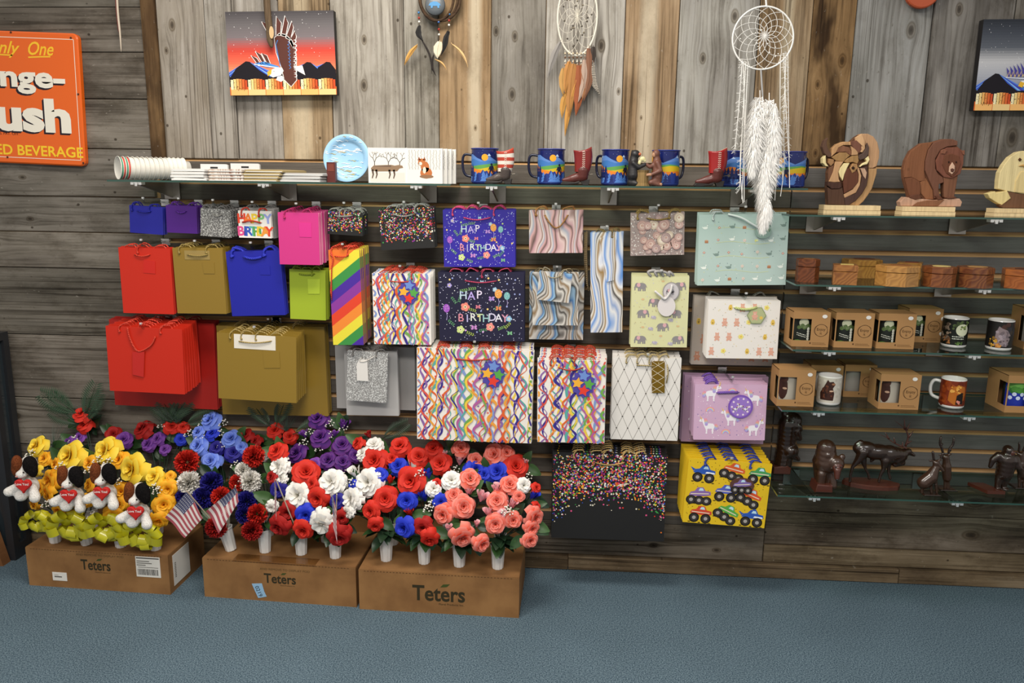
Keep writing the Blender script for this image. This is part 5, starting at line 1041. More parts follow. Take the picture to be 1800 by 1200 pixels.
def plume(base, tip, wd, nb=420, seed=1):
    rq = random.Random(seed); mb = MB(); base, tip = Vector(base), Vector(tip); d = tip - base
    for i in range(nb):
        t = rq.random() ** .8; p = base + d * t; wv = wd * math.sin(PI * (.12 + .8 * t)) ** .7; a = rq.uniform(0, 2 * PI); o = Vector((math.cos(a) * wv * rq.uniform(.5, 1.1), math.sin(a) * wv * .35 * rq.uniform(.4, 1), -rq.uniform(.01, .04)))
        s_ = Vector((-math.sin(a) * .0013, math.cos(a) * .0007, .0012)); m_ = p + o * .55 + Vector((0, 0, .012)); e = p + o
        k = len(mb.v); mb.v += [p - s_, p + s_, m_ + s_ * 1.4, m_ - s_ * 1.4, e]; mb.f += [[k, k + 1, k + 2, k + 3], [k + 3, k + 2, k + 4]]; mb.m += [0, 0]
    mb.tube([base - d * .1, tip], [.0015, .0008], 5); o = mb.build('plume', PL, r); o['kind'] = 'stuff'; return o
for i, (a, b, wd) in enumerate((((1336, 172), (1338, 305), .05), ((1352, 178), (1350, 325), .045), ((1345, 250), (1343, 330), .05), ((1360, 185), (1358, 290), .03), ((1345, 290), (1341, 382), .026), ((1328, 190), (1322, 300), .035), ((1350, 355), (1340, 395), .024))): plume(P(*a, Y3 - .008 - .004 * i), P(*b, Y3 - .01 - .004 * i), wd * 1.2, 1100, i)
# ================================================================== THINGS ON THE SHELVES
zL, zM = SH['L'] + .0004, SH['M'] + .0004
def at_shelf(key, px, py=None, Y=None):
    z = SH[key] + .0004
    if Y is not None: p = P(px, 320, Y); return Vector((P(px, 330, Y).x, Y, z))
    p = PZ(px, py, z); return p
# nested paper cups lying on their side
ca, cz_ = P(207, 298, -.225), P(322, 298, -.06); cyaw = math.atan2(cz_.y - ca.y, cz_.x - ca.x); cr_ = .041; zc_ = zL + cr_
STR = attr_mat('cup_stripes', .5)
for k in range(15):
    tt = k / 14.0; x, yy_ = ca.x + (cz_.x - ca.x) * tt, ca.y + (cz_.y - ca.y) * tt; r = thing('paper_cup', 'striped paper cup at the open end of the nested roll of cups' if k == 0 else f'{(ORD + ["tenth", "eleventh", "twelfth", "thirteenth", "fourteenth", "last"])[k]} paper cup from the striped end of the nested roll', 'paper cup', (x, yy_, zL), 'nested paper cups')
    prof = [(cr_ - .0022, .001), (cr_ - .0005, 0), (cr_, .0015), (cr_ - .0008, .003), (cr_ - .003, .0035), (cr_ - .011, .085), (0, .086), ]
    mb = MB(); mb.lathe(prof, 28); mb.lathe([(cr_ - .0022, .001), (cr_ - .012, .08), (0, .081)], 28); f = []
    mb.c = []
    for fc in mb.f:
        zz = sum(mb.v[i].z for i in fc) / len(fc); mb.c.append(lin('#e4e0d6'))
    M = Matrix.Translation((x, yy_, zc_)) @ Matrix.Rotation(cyaw, 4, 'Z') @ Matrix.Rotation(PI / 2 + .03 if k < 11 else -PI / 2 + .03, 4, 'Y')
    mb.v = [M @ v for v in mb.v]; mb.build('cup', PRINTM, r, smooth=True)
    for j, (z0, z1, c) in enumerate(((.0036, .0085, '#3f8a6a'), (.0085, .0105, '#dfe4d8'), (.0105, .016, '#cf4a3c')) if k < 2 else ()):
        b = MB(); rr_ = lambda z: cr_ - .003 - .0094 * z / .085 + .0006 + .0002 * j; b.lathe([(rr_(z0), z0), (rr_(z1), z1)], 28); b.v = [M @ Vector((v.x * 1.012, v.y * 1.012, v.z)) for v in b.v]; b.build('stripe', mat('stripe' + c, c, .5), r, smooth=True)
# flat packs
def packs(x0, x1, n, hpx, m, name, label, rot=0.0, Y0=-.25, dep=.19, th=.0098, sh=0.0, group=None):
    for k in range(n):
        a, b = P(x0, 319, Y0).x, P(x1, 319, Y0).x; c = Vector(((a + b) / 2 + sh * k, Y0 + dep / 2 + .004 * k, zL + k * (th + .0006))); rr = random.Random(k + x0)
        r = thing(name, f'{label}, {("lowest", "second", "third", "fourth", "fifth")[k]} from the glass' , 'paper pack', c, group, Matrix.Rotation(rot + rr.uniform(-.05, .05), 3, 'Z'))
        hw = (b - a) / 2; mb = MB(); e = .0016; th2 = th
        mb.add([(-hw, -dep / 2, .0005), (hw, -dep / 2, .0005), (hw, dep / 2, .0005), (-hw, dep / 2, .0005), (-hw, -dep / 2, th2 * .7), (hw, -dep / 2, th2 * .7), (hw, dep / 2, th2 * .7), (-hw, dep / 2, th2 * .7), (-hw + .008, -dep / 2 + .008, th2), (hw - .008, -dep / 2 + .008, th2), (hw - .008, dep / 2 - .008, th2), (-hw + .008, dep / 2 - .008, th2)],
               [(0, 3, 2, 1), (0, 1, 5, 4), (1, 2, 6, 5), (2, 3, 7, 6), (3, 0, 4, 7), (4, 5, 9, 8), (5, 6, 10, 9), (6, 7, 11, 10), (7, 4, 8, 11), (8, 9, 10, 11)])
        mb.build('pack', m, r, local=True); MB().box((-hw + .004, -dep / 2 - .0008, .0015), (hw - .004, -dep / 2, .0035)).build('fold_edge', paper('#f4f2ee'), r, local=True)
packs(302, 364, 4, 20, paper('#dcdad6'), 'tissue_pack', 'white tissue pack', -.06, group='white tissue packs')
packs(364, 424, 4, 18, marble('blush_marble', [(0, '#d8cfc6'), (.3, '#8f6a5a'), (.5, '#e0d9d0'), (.8, '#b5a08f'), (1, '#d8cfc6')], 14), 'tissue_pack', 'pink veined tissue pack', .05, group='pink veined tissue packs')
packs(426, 497, 4, 20, paper('#a8956a', .35), 'tissue_pack', 'gold tissue pack', -.12, sh=.004, group='gold tissue packs')
packs(490, 570, 3, 15, paper('#b5b3b0', .35), 'tissue_pack', 'silver tissue pack', -.15, sh=.004, group='silver tissue packs')
for (x0, x1, y0, lab) in ((352, 400, 288, 'left white header card standing behind the tissue packs'), (405, 456, 287, 'right cream header card standing behind the tissue packs')):
    Yc = -.06; a, b = P(x0, y0, Yc), P(x1, y0 + 2, Yc); r = thing('header_card', lab, 'card', ((a.x + b.x) / 2, Yc, zL)); z1 = max(a.z, zL + .03)
    MB().prism([(a.x, zL), (b.x, zL), (b.x, z1 - .004), (b.x - .008, z1), (a.x, z1)], Yc, Yc + .012).build('card', paper('#d9d8d6'), r); MB().box(((a.x + b.x) / 2 - .014, Yc - .001, z1 - .016), ((a.x + b.x) / 2 + .014, Yc - .0001, z1 - .010)).build('slot', BLACK, r)
# paper plate leaning on the wall
c = P(611, 274, -.15); rad = .083; c.z = zL + rad * .99; r = thing('paper_plate', 'round sky blue paper plate with white and gold streaks', 'plate', (c.x, c.y, zL))
mb = MB(); mb.lathe([(0, .004), (rad * .66, .004), (rad * .72, .007), (rad * .78, .014), (rad * .98, .018), (rad, .017), (rad, .013), (rad * .8, .010), (rad * .7, 0), (0, 0)], 48)
Mp = Matrix.Translation(c) @ Matrix.Rotation(PI / 2 - .12, 4, 'X'); mb.v = [Mp @ v for v in mb.v]; mb.build('plate', paper('#9cc6e4', .35), r, smooth=True)
A = Art(lambda x, y, l: Mp @ Vector((x, y, .0044 + .0001 * l + (0 if math.hypot(x, y) < rad * .66 else min(1, (math.hypot(x, y) - rad * .66) / (rad * .12)) * .0105 + max(0, math.hypot(x, y) - rad * .78) * .22)))); rr = random.Random(5)
for i in range(46):
    a = rr.uniform(0, 6.28); q = rad * math.sqrt(rr.random()) * .9; x, y = q * math.cos(a), q * math.sin(a); c_ = rr.choice(['#f2f5f6', '#f2f5f6', '#b5a468', '#6fb0dc', '#dfeaf0']); L_ = rr.uniform(.006, .02)
    L_ = min(L_, max(0, rad * .97 - q)); 
    if L_ < .003: continue
    A.line([(x - L_, y), (x - L_ * .3, y + .002), (x + L_ * .4, y - .001), (x + L_ * .9, y + .001)], [.0006, .0022, .0028, .0005], c_, 1 + i % 8)
for y in (.028, -.03): A.line([(-.055 + .011 * i, y + .003 * math.sin(i * 1.7)) for i in range(11)], [.001 + .003 * abs(math.sin(i)) for i in range(11)], '#f5f7f7', 10)
A.build('print', r)
p = P(584, 317, -.2); r = thing('card_box', 'small dark maroon box in front of the blue plate', 'box', (p.x, -.2, zL)); z1 = P(584, 285, -.2).z
MB().box((p.x - .015, -.212, zL), (p.x + .015, -.19, z1)).build('body', paper('#5a2420', .5), r); MB().box((p.x - .011, -.2128, zL + (z1 - zL) * .55), (p.x + .011, -.2121, z1 - .006)).build('panel', paper('#74382c'), r)
# napkin packs
def napkins(q, Y, label, artf, n=1, dx=0.0, group=None):
    base, w_, h_, a = face_frame(q, Y); base.z = zL; r = thing('napkin_pack', label, 'napkins', base, group); BF = BagFace(q, w_, h_)
    mb = MB(); mb.box((-w_ / 2, 0, 0), (w_ / 2, .022, h_)); mb.build('napkins', paper('#e6e2da', .5), r, local=True)
    for e in (-w_ / 2 - .0012, w_ / 2): MB().box((e, -.0004, 0), (e + .0012, .0225, h_ + .001)).build('wrapper_edge', paper('#f2f0ec', .2), r, local=True)
    A = planeart(0); artf(A, w_, h_, BF); A.build('print', r, local=True)
    for k in range(1, n): dup(r, Matrix.Translation(base + Vector((dx * k, .026 * k, 0))), f'{ORD[k]} napkin pack back behind the red fox napkins')
    return r
def art_elk(A, w, h, BF):
    rr = random.Random(3)
    def tree(x, y, s, a=PI / 2, d=0):
        x1, y1 = x + s * math.cos(a), y + s * math.sin(a)
        if y1 > h * .985 or abs(x1) > w * .48: return
        A.line([(x, y), (x1, y1)], max(.0006, s * .13), '#4a423c', 2)
        if d < 4:
            for k in (-1, 1): tree(x1, y1, s * .72, a + k * rr.uniform(.3, .7), d + 1)
    for u in (-.34, .03, .33): tree(u * w, h * .42, h * .17)
    A.rect(-w * .46, h * .04, w * .46, h * .30, '#ddd6cb', 1)
    c = '#8f745a'; A.poly([(-.44 * w, .42 * h), (-.36 * w, .50 * h), (.1 * w, .52 * h), (.2 * w, .50 * h), (.3 * w, .52 * h), (.40 * w, .50 * h), (.42 * w, .44 * h), (.32 * w, .42 * h), (.26 * w, .34 * h), (-.3 * w, .33 * h), (-.42 * w, .36 * h)], c, 3); A.poly([(-.4 * w, .47 * h), (.1 * w, .51 * h), (.1 * w, .46 * h)], '#6d5848', 4)
    for u in (-.40, -.30, .05, .17): A.line([(u * w, .38 * h), (u * w + .02 * w, .24 * h), (u * w - .01 * w, .13 * h)], [.008, .005, .0035], '#5c4a3c', 3)
def art_fox(A, w, h, BF):
    rr = random.Random(6)
    for i in range(11):
        x = (-.43 + .086 * i) * w
        for k in range(15): A.circ(x + rr.uniform(-.002, .002), h * (.42 + .037 * k), .0014, '#b5b0a8', 1, 5, .003)
    c = '#bd6f3c'; A.circ(.05 * w, .30 * h, .17 * w, c, 2, 16, .16 * h); A.circ(.02 * w, .47 * h, .12 * w, c, 2, 12, .16 * h); A.circ(-.07 * w, .60 * h, .11 * w, c, 3, 12)
    for k in (-.15, .0): A.conv([((k - .04) * w, .66 * h), ((k + .05) * w, .66 * h), ((k) * w, .76 * h)], '#9a5530', 3)
    A.circ(-.11 * w, .565 * h, .05 * w, '#eadfce', 4, 8); A.circ(-.15 * w, .565 * h, .012 * w, '#2c211b', 5, 6); A.circ(.06 * w, .20 * h, .2 * w, '#8f6a4c', 3, 14, .05 * h); A.circ(.0, .38 * h, .05 * w, '#e6d8c4', 4, 8, .1 * h)
napkins([(648, 255), (714, 255), (714, 317), (648, 317)], -.2, 'white napkin pack with a grazing elk under bare trees', art_elk)
napkins([(715, 255), (777, 255), (777, 317), (715, 317)], -.2, 'white napkin pack with a red fox beside the elk pack', art_fox, 4, .012, 'red fox napkin packs')
# ---------------------------------------------------------------- enamel mugs
ENB = mat('blue_enamel', '#14205e', .22, coat=.3); ENR = mat('blue_enamel_rim', '#2e3a86', .3)
def tree_sil(A, x, y, s, c, l):
    for k in range(3): A.conv([(x - s * (.32 - .07 * k), y + s * .28 * k), (x + s * (.32 - .07 * k), y + s * .28 * k), (x, y + s * (.28 * k + .46))], c, l)
def enamel_mug(px, label, hand, shift=0.0, Y=-.16):
    c = at_shelf('M', px, Y=Y); rad, ht = .0465, .121; r = thing('enamel_mug', label, 'mug', c, 'blue enamel mugs')
    mb = MB(); mb.lathe([(0, .002), (rad - .004, 0), (rad - .001, .003), (rad, .006), (rad, ht - .003)], 40, c); mb.lathe([(rad - .0025, ht - .004), (rad - .0025, .006), (0, .0055)], 40, c); mb.build('body', ENB, r, smooth=True)
    mb = MB(); mb.lathe([(rad - .0025, ht - .004), (rad + .0012, ht - .0035), (rad + .0028, ht - .0015), (rad + .0012, ht + .0005), (rad - .002, ht)], 40, c); mb.build('rim', ENR, r, smooth=True)
    A = cyl_art(c, rad, .0035, math.atan2(c.x, 3 + c.y)); W = 2 * PI * rad; S_ = lambda u: ((u + shift + .5) % 1.0 - .5) * W
    def prof(u, pts):
        u = u % 1.0
        for (a, ya), (b, yb) in zip(pts, pts[1:]):
            if a <= u <= b: return (ya + (yb - ya) * (u - a) / (b - a)) * ht
        return pts[-1][1] * ht
    def band(pts, base, col_, l, N=140):
        for i in range(N):
            u0, u1 = i / N, (i + 1) / N; x0 = S_(u0); x1 = x0 + W / N; A.conv([(x0, base * ht), (x1, base * ht), (x1, prof(u1, pts)), (x0, prof(u0, pts))], col_, l)
    band([(0, .72), (.06, .78), (.1, .86), (.16, .68), (.2, .66), (.24, .72), (.3, .68), (.36, .6), (.42, .72), (.5, .82), (.58, .83), (.66, .72), (.74, .64), (.8, .78), (.86, .7), (.92, .64), (1, .72)], .42, '#5b83c4', 2)
    band([(0, .66), (.1, .70), (.2, .62), (.3, .64), (.4, .60), (.5, .68), (.6, .70), (.7, .62), (.8, .66), (.9, .62), (1, .66)], .40, '#3f74b5', 3)
    for u in (.1, .5, .8): x = S_(u); A.conv([(x - .006, .78 * ht), (x + .007, .78 * ht), (x, .85 * ht if u != .5 else .83 * ht)], '#b5cbe8', 4)
    for u in (.25, .75): x = S_(u); A.circ(x, .74 * ht, .0115, '#e8a32c', 3, 14)
    band([(0, .60), (.1, .58), (.25, .52), (.4, .50), (.6, .50), (.8, .56), (1, .60)], .3, '#5f9a4a', 5)
    band([(0, .56), (.1, .55), (.2, .50), (.35, .46), (.5, .40), (.7, .42), (.9, .52), (1, .56)], .25, '#cfae1c', 6)
    band([(0, .40), (.1, .42), (.3, .36), (.4, .50), (.46, .56), (.52, .55), (.6, .44), (.75, .36), (.9, .40), (1, .40)], .2, '#dd7f24', 7)
    rr = random.Random(2)
    band([(i / 40, .30 + (.06 if i % 2 else 0) + .05 * math.sin(i * .9)) for i in range(41)], .05, '#22367e', 8, 120)
    for i in range(26): tree_sil(A, S_(rr.random()), .08 * ht, .034 * rr.uniform(.6, 1.1), rr.choice(['#7ba3dc', '#1b2a6a', '#4f7cc4', '#1b2a6a']), 9 + i % 5)
    for i in range(6): tree_sil(A, S_(.36 + .045 * i), .22 * ht, .04, '#1d2c66', 15)
    for u in (.33, .83):      # striding tall hairy figure silhouette
        x = S_(u); s = .030; y = .30 * ht; K = '#1a1f3c'; A.circ(x, y + s * 1.0, s * .14, K, 17, 8); A.poly([(x - s * .22, y + s * .3), (x - s * .24, y + s * .8), (x + s * .2, y + s * .86), (x + s * .2, y + s * .3)], K, 16); A.line([(x - s * .1, y + s * .4), (x - s * .25, y), (x - s * .3, y - s * .3)], [s * .2, s * .14, s * .1], K, 16); A.line([(x + s * .08, y + s * .4), (x + s * .22, y + s * .05), (x + s * .2, y - s * .3)], [s * .2, s * .14, s * .1], K, 16); A.line([(x + s * .18, y + s * .8), (x + s * .32, y + s * .45), (x + s * .3, y + s * .15)], s * .1, K, 16); A.line([(x - s * .2, y + s * .75), (x - s * .34, y + s * .4)], s * .1, K, 16)
    for i in range(14): A.circ(S_(rr.random()), rr.uniform(.86, .95) * ht, .0006, '#cfd8f0', 1, 5)
    A.build('print', r)
    a = {'l': PI, 'r': 0.0, 'bl': 2.5, 'br': .55}[hand]; d = Vector((math.cos(a), math.sin(a), 0)); hb = MB()
    hb.tube(smoothpts([c + d * (rad - .002) + Vector((0, 0, .098)), c + d * (rad + .022) + Vector((0, 0, .10)), c + d * (rad + .031) + Vector((0, 0, .085)), c + d * (rad + .030) + Vector((0, 0, .05)), c + d * (rad + .020) + Vector((0, 0, .030)), c + d * (rad - .002) + Vector((0, 0, .024))], 5), .0045, 8); hb.build('handle', mat('dark_blue_enamel', '#121630', .25), r, smooth=True)
enamel_mug(852, 'blue enamel mug behind the striped boot, handle to the left', 'l', .25)
enamel_mug(968, 'blue enamel mug left of the red boot with dark spur', 'l', .27)
enamel_mug(1080, 'blue enamel mug left of the bear and ape figurine', 'bl', .3)
enamel_mug(1168, 'blue enamel mug right behind the bear and ape figurine', 'br', .05)
enamel_mug(1289, 'blue enamel mug right behind the laced red boot', 'br', .48, -.13)
enamel_mug(1388, 'rightmost blue enamel mug behind the white dreamcatcher fringe', 'br', .12, -.14)
# ---------------------------------------------------------------- little cowboy boots
def boot(px, py0, py1, label, sc_, upper, foot, trim, stripes=None, Y=-.215):
    c = at_shelf('M', px, Y=Y); s = sc_; r = thing('cowboy_boot', label, 'boot', c, 'little cowboy boots')
    T = lambda x, y, z: (c.x + x * s, c.y + y * s, c.z + z * s)
    mb = MB(); n = 20; lv = []
    for i in range(13):
        t = i / 12; z = .36 + .62 * t; rx = .20 + .05 * t + .02 * math.sin(PI * t); ry = .15 + .04 * t; cx = .08 + .03 * math.sin(PI * t)
        for j in range(n):
            a = 2 * PI * j / n; sc2 = (.03 * math.cos(2 * a + PI) - .05 * math.cos(a)) * max(0, (t - .75) / .25); mb.v.append(Vector(T(cx + rx * math.cos(a), ry * math.sin(a), z - sc2 - .02 * t)))
    for i in range(12):
        for j in range(n): mb.f.append([i * n + j, i * n + (j + 1) % n, (i + 1) * n + (j + 1) % n, (i + 1) * n + j]); mb.m.append((1 if stripes and i % 4 < 2 else 0))
    top = [12 * n + j for j in range(n)]; k = len(mb.v)
    for j in range(n): v = mb.v[top[j]]; mb.v.append(Vector((c.x + .11 * s + (v.x - c.x - .11 * s) * .86, c.y + (v.y - c.y) * .86, v.z - .002)))
    for j in range(n): v = mb.v[top[j]]; mb.v.append(Vector((c.x + .11 * s + (v.x - c.x - .11 * s) * .8, c.y + (v.y - c.y) * .8, v.z - .3 * s)))
    for j in range(n): mb.f.append([top[j], top[(j + 1) % n], k + (j + 1) % n, k + j]); mb.m.append(2); mb.f.append([k + j, k + (j + 1) % n, k + n + (j + 1) % n, k + n + j]); mb.m.append(3)
    mb.f.append([k + n + j for j in range(n)]); mb.m.append(3)
    mb.build('shaft', [upper, stripes or upper, trim, mat('tan_lining', '#b08a68', .7)], r, smooth=True)
    organic('foot', [('c', T(.10, 0, .40), .19 * s, T(.09, 0, .24), .17 * s), ('c', T(.08, 0, .24), .15 * s, T(-.18, 0, .17), .12 * s), ('c', T(-.18, 0, .16), .115 * s, T(-.42, 0, .13), .055 * s)], foot, r, .0035, 2)
    MB().prism([(c.x + x * s, c.z + z * s) for x, z in ((-.50, .03), (-.44, .10), (-.1, .08), (.02, .12), (.0, .04), (-.3, .0), (-.46, .005))], c.y - .11 * s, c.y + .11 * s, bevel=.002).build('sole', mat('boot_sole', '#1d1613', .5), r)
    MB().prism([(c.x + x * s, c.z + z * s) for x, z in ((.04, .14), (.30, .16), (.27, .0), (.10, .0))], c.y - .09 * s, c.y + .09 * s, bevel=.002).build('heel', mat('boot_sole'), r)
    b = ring((0, 0, 0), .19 * s, .155 * s, .012 * s, 20, 5); b.v = [Vector(T(.10, 0, .38)) + Vector((v.x, v.z, .25 * v.x)) for v in b.v]; b.build('strap', mat('boot_strap', '#3a1f18', .4), r, smooth=True)
    sp_ = MB(); sp_.tube([T(.26, 0, .28), T(.38, 0, .30)], .012 * s, 6); cc = Vector(T(.42, 0, .30)); sp_.prism([(cc.x + .05 * s * (1 if q % 2 else .6) * math.cos(q * PI / 6), cc.z + .05 * s * (1 if q % 2 else .6) * math.sin(q * PI / 6)) for q in range(12)], cc.y - .004 * s, cc.y + .004 * s); sp_.build('spur', mat('pewter', '#6a645c', .3, .8), r)
    A = Art(lambda x, y, l: Vector((c.x + .115 * s + (.235 * s + .001 + .0001 * l) * math.sin(x / (.2 * s)), c.y - (.185 * s + .001 + .0001 * l) * math.cos(x / (.2 * s)), c.z + y)), .003)
    for k in range(9): yy = (.48 + .05 * k) * s; A.line([(-.03 * s, yy), (0, yy + .02 * s), (.03 * s, yy)], .012 * s, '#e9dfcc', 2)
    A.build('stitching', r); return r
RB = mat('red_leather', '#9c2020', .28, coat=.3); BLK = mat('dark_leather', '#2a1e1a', .3, coat=.3)
boot(882, 262, 320, 'boot ornament with red and white striped shaft before the first mug', .118, mat('boot_red', '#b5402c', .35), mat('boot_grey', '#4a3f3a', .3, coat=.4), mat('boot_rim_white', '#d9cfc4', .4), mat('boot_white', '#e2dacd', .4), Y=-.225)
boot(1017, 262, 322, 'red boot ornament with a spur between the second and third mugs', .124, mat('boot_dkred', '#7f1f1c', .28, coat=.4), mat('boot_mix', '#5a2a24', .35), mat('boot_rim_tan', '#b58a60', .5))
boot(1252, 265, 327, 'red boot ornament with white laced rim beside the white dreamcatcher', .126, RB, mat('boot_mix'), mat('boot_rim_white'))
# figurine: black bear and tall hairy ape kneeling at a stump
c = at_shelf('M', 1133, Y=-.225); S = .00197; r = thing('figurine', 'painted figurine of black bear and brown ape arm wrestling on a stump', 'figurine', c)
T = lambda px_, py_, dy=0: (c.x + (px_ - 1133) * S, c.y + dy, c.z + (324 - py_) * S)
FBK = mat('figurine_black', '#211f20', .45); FBR = mat('figurine_brown', '#6d4436', .5)
organic('bear_body', [('c', T(1112, 306), .022, T(1112, 288), .018), ('c', T(1112, 288), .018, T(1113, 276), .014), ('e', T(1115, 271), (.016, .016, .015)), ('c', T(1118, 271), .009, T(1122, 272, -.004), .006), ('c', T(1109, 318), .014, T(1118, 320, -.01), .009), ('e', T(1110, 266), (.005, .004, .005)), ('c', T(1112, 286, -.014), .009, T(1121, 293, -.016), .008), ('c', T(1121, 293, -.016), .008, T(1131, 288, -.012), .007)], FBK, r, .003)
organic('ape_body', [('c', T(1153, 308), .019, T(1152, 286), .017), ('c', T(1152, 286), .016, T(1151, 276), .012), ('e', T(1150, 270), (.013, .014, .015)), ('c', T(1154, 314), .016, T(1143, 318, -.012), .010), ('c', T(1143, 318, -.012), .009, T(1158, 322, -.012), .006), ('c', T(1152, 285, -.014), .009, T(1158, 298, -.018), .008), ('c', T(1158, 298, -.018), .008, T(1142, 305, -.02), .006), ('c', T(1150, 286, -.004), .007, T(1140, 292, -.01), .007), ('c', T(1140, 292, -.01), .007, T(1134, 288, -.01), .006)], FBR, r, .003)
organic('face', [('e', T(1146, 272, -.008), (.007, .005, .010))], mat('figurine_tan', '#b08262', .5), r, .003)
organic('hand', [('e', T(1140, 305, -.022), (.009, .004, .006)), ('c', T(1137, 304, -.023), .003, T(1134, 304, -.022), .002), ('c', T(1137, 306, -.023), .003, T(1134, 307, -.022), .002)], mat('figurine_tan'), r, .0022)
organic('foot', [('c', T(1152, 322, -.012), .005, T(1160, 321, -.012), .006)], mat('figurine_tan'), r, .003)
p = Vector(T(1128, 324)); MB().lathe([(0, 0), (.026, 0), (.022, .01), (.021, .045), (.024, .052), (0, .053)], 14, p, flute=.06).build('stump', wood('stump_bark', '#8a7048', '#66502f', '#a58a5c', axis='Z', scale=2), r)
organic('muzzle', [('e', T(1122, 271, -.010), (.006, .005, .006))], mat('figurine_orange', '#b8603c', .5), r, .0025)
organic('flower_bunch', [('e', T(1127, 279, -.012), (.010, .006, .009)), ('e', T(1122, 285, -.012), (.006, .004, .008)), ('e', T(1131, 282, -.012), (.005, .004, .006))], mat('figurine_cream', '#d8cf9c', .5), r, .0025)
# ---------------------------------------------------------------- layered wooden plaques
def woodc(c):
    v = [min(255, int(int(c[i:i + 2], 16) * 1.14)) for i in (1, 3, 5)]; d = '#%02x%02x%02x' % tuple(v); return wood('inlay_' + c, d, d, d, axis='Z', blotch=.1, scale=1.5, soft=True)
def plaque(name, label, off, k, pieces, base, Yf, zbase, extra=None):
    """pieces: (crop polygon, colour, front offset); each wood piece its own part"""
    x0, y0, x1, y1 = base; T = lambda p: (off[0] + p[0] / k, off[1] + p[1] / k); cpx = T(((x0 + x1) / 2, y1)); W = lambda p: (lambda q: P(q[0], q[1], Yf))(T(p))
    dz = zbase - W(((x0 + x1) / 2, y1)).z
    c = W(((x0 + x1) / 2, y1)); r = thing(name, label, 'wooden plaque', (c.x, Yf + .02, zbase), 'layered wooden animal plaques')
    a, b = W((x0, y0)), W((x1, y1)); zt_ = W(((x0 + x1) / 2, y0)).z + dz
    CR = woodc('#d8c094'); MB().box((a.x, Yf - .012, zbase), (W((x1, y0)).x, Yf + .048, zbase + (zt_ - zbase) * .42)).build('base_board', CR, r); MB().box((a.x + .001, Yf - .010, zbase + (zt_ - zbase) * .46), (W((x1, y0)).x - .001, Yf + .046, zt_)).build('base_board', CR, r)
    for i, (pts, c_, o) in enumerate(pieces):
        q = [W(p) for p in pts]; q = [(v.x, v.z + dz) for v in q]
        MB().prism(q, Yf + .012 - o - .0002 * i, Yf + .034, bevel=.0018).build('wood_piece', woodc(c_), r)
    return r
bis = [([(300, 400), (540, 215), (610, 150), (680, 115), (760, 115), (830, 150), (880, 220), (905, 330), (900, 420), (870, 520), (872, 600), (840, 700), (810, 800), (760, 880), (700, 960), (640, 1010), (255, 1005), (245, 760), (270, 560), (262, 420)], '#5f4433', -.006),
 ([(640, 130), (680, 115), (760, 115), (830, 150), (880, 220), (905, 330), (900, 420), (870, 520), (820, 545), (770, 540), (775, 420), (745, 300), (715, 190)], '#b08a68', .0), ([(770, 545), (820, 550), (872, 545), (868, 610), (840, 700), (810, 800), (760, 880), (700, 960), (640, 1010), (515, 1000), (600, 950), (680, 860), (740, 760), (765, 640)], '#a8845c', .001),
 ([(600, 165), (680, 115), (720, 200), (722, 300), (690, 350), (645, 340), (682, 270), (605, 200)], '#c29c74', .003), ([(540, 215), (620, 195), (670, 250), (685, 310), (650, 360), (600, 320), (550, 260)], '#6f4a3c', .003), ([(300, 400), (310, 300), (370, 245), (450, 215), (540, 215), (545, 258), (450, 258), (390, 290), (360, 350)], '#b58d64', .003),
 ([(360, 350), (390, 292), (450, 264), (530, 288), (550, 340), (545, 385), (470, 345)], '#7a5540', .002), ([(540, 265), (600, 310), (635, 350), (630, 380), (552, 385), (556, 330)], '#b08a66', .004), ([(300, 410), (400, 350), (480, 350), (530, 385), (480, 430), (450, 465), (360, 455)], '#96744c', .006), ([(455, 465), (490, 428), (560, 392), (630, 385), (640, 450), (620, 490), (560, 468), (500, 480)], '#9a784e', .006),
 ([(260, 165), (215, 200), (190, 280), (215, 360), (265, 410), (300, 405), (300, 360), (262, 310), (245, 250), (248, 200)], '#5c4438', .002), ([(740, 230), (762, 290), (755, 370), (720, 420), (650, 445), (630, 420), (640, 385), (690, 357), (725, 300)], '#54433c', .009), ([(230, 385), (195, 420), (195, 480), (230, 520), (262, 520), (235, 480), (232, 430)], '#dccb98', .003), ([(755, 395), (770, 440), (740, 495), (680, 510), (645, 525), (690, 480), (735, 460), (715, 425)], '#dccb98', .008),
 ([(262, 425), (330, 437), (330, 480), (292, 520), (258, 480)], '#94704e', .005), ([(345, 460), (440, 465), (400, 530), (378, 600), (385, 680), (400, 715), (330, 720), (260, 710), (310, 600), (330, 520)], '#b8906a', .009), ([(520, 482), (450, 482), (402, 540), (382, 590), (402, 650), (435, 700), (455, 620), (490, 540)], '#d8c794', .008), ([(522, 545), (560, 484), (610, 492), (620, 540), (582, 590), (550, 605)], '#a07a52', .009),
 ([(490, 545), (520, 548), (550, 607), (600, 562), (630, 620), (625, 720), (560, 800), (450, 860), (440, 720), (460, 620)], '#5e3a2c', .007), ([(605, 530), (640, 540), (670, 640), (650, 760), (600, 850), (460, 915), (445, 872), (560, 808), (632, 712), (637, 620)], '#b8906c', .005), ([(290, 530), (330, 500), (318, 590), (257, 715), (255, 600), (270, 540)], '#6a4a38', .005), ([(250, 712), (330, 722), (410, 722), (420, 780), (380, 800), (290, 800), (245, 760)], '#4a342c', .010),
 ([(245, 782), (290, 806), (380, 803), (430, 783), (445, 872), (460, 1000), (255, 995)], '#543c30', .007), ([(655, 540), (740, 522), (757, 640), (737, 760), (680, 860), (600, 948), (515, 1003), (462, 1000), (452, 912), (600, 858), (657, 762), (682, 640)], '#4c3832', .003), ([(655, 545), (710, 548), (735, 600), (720, 680), (690, 640)], '#b3937a', .006), ([(540, 535), (560, 520), (580, 540), (565, 562), (545, 555)], '#2f1f18', .011)]
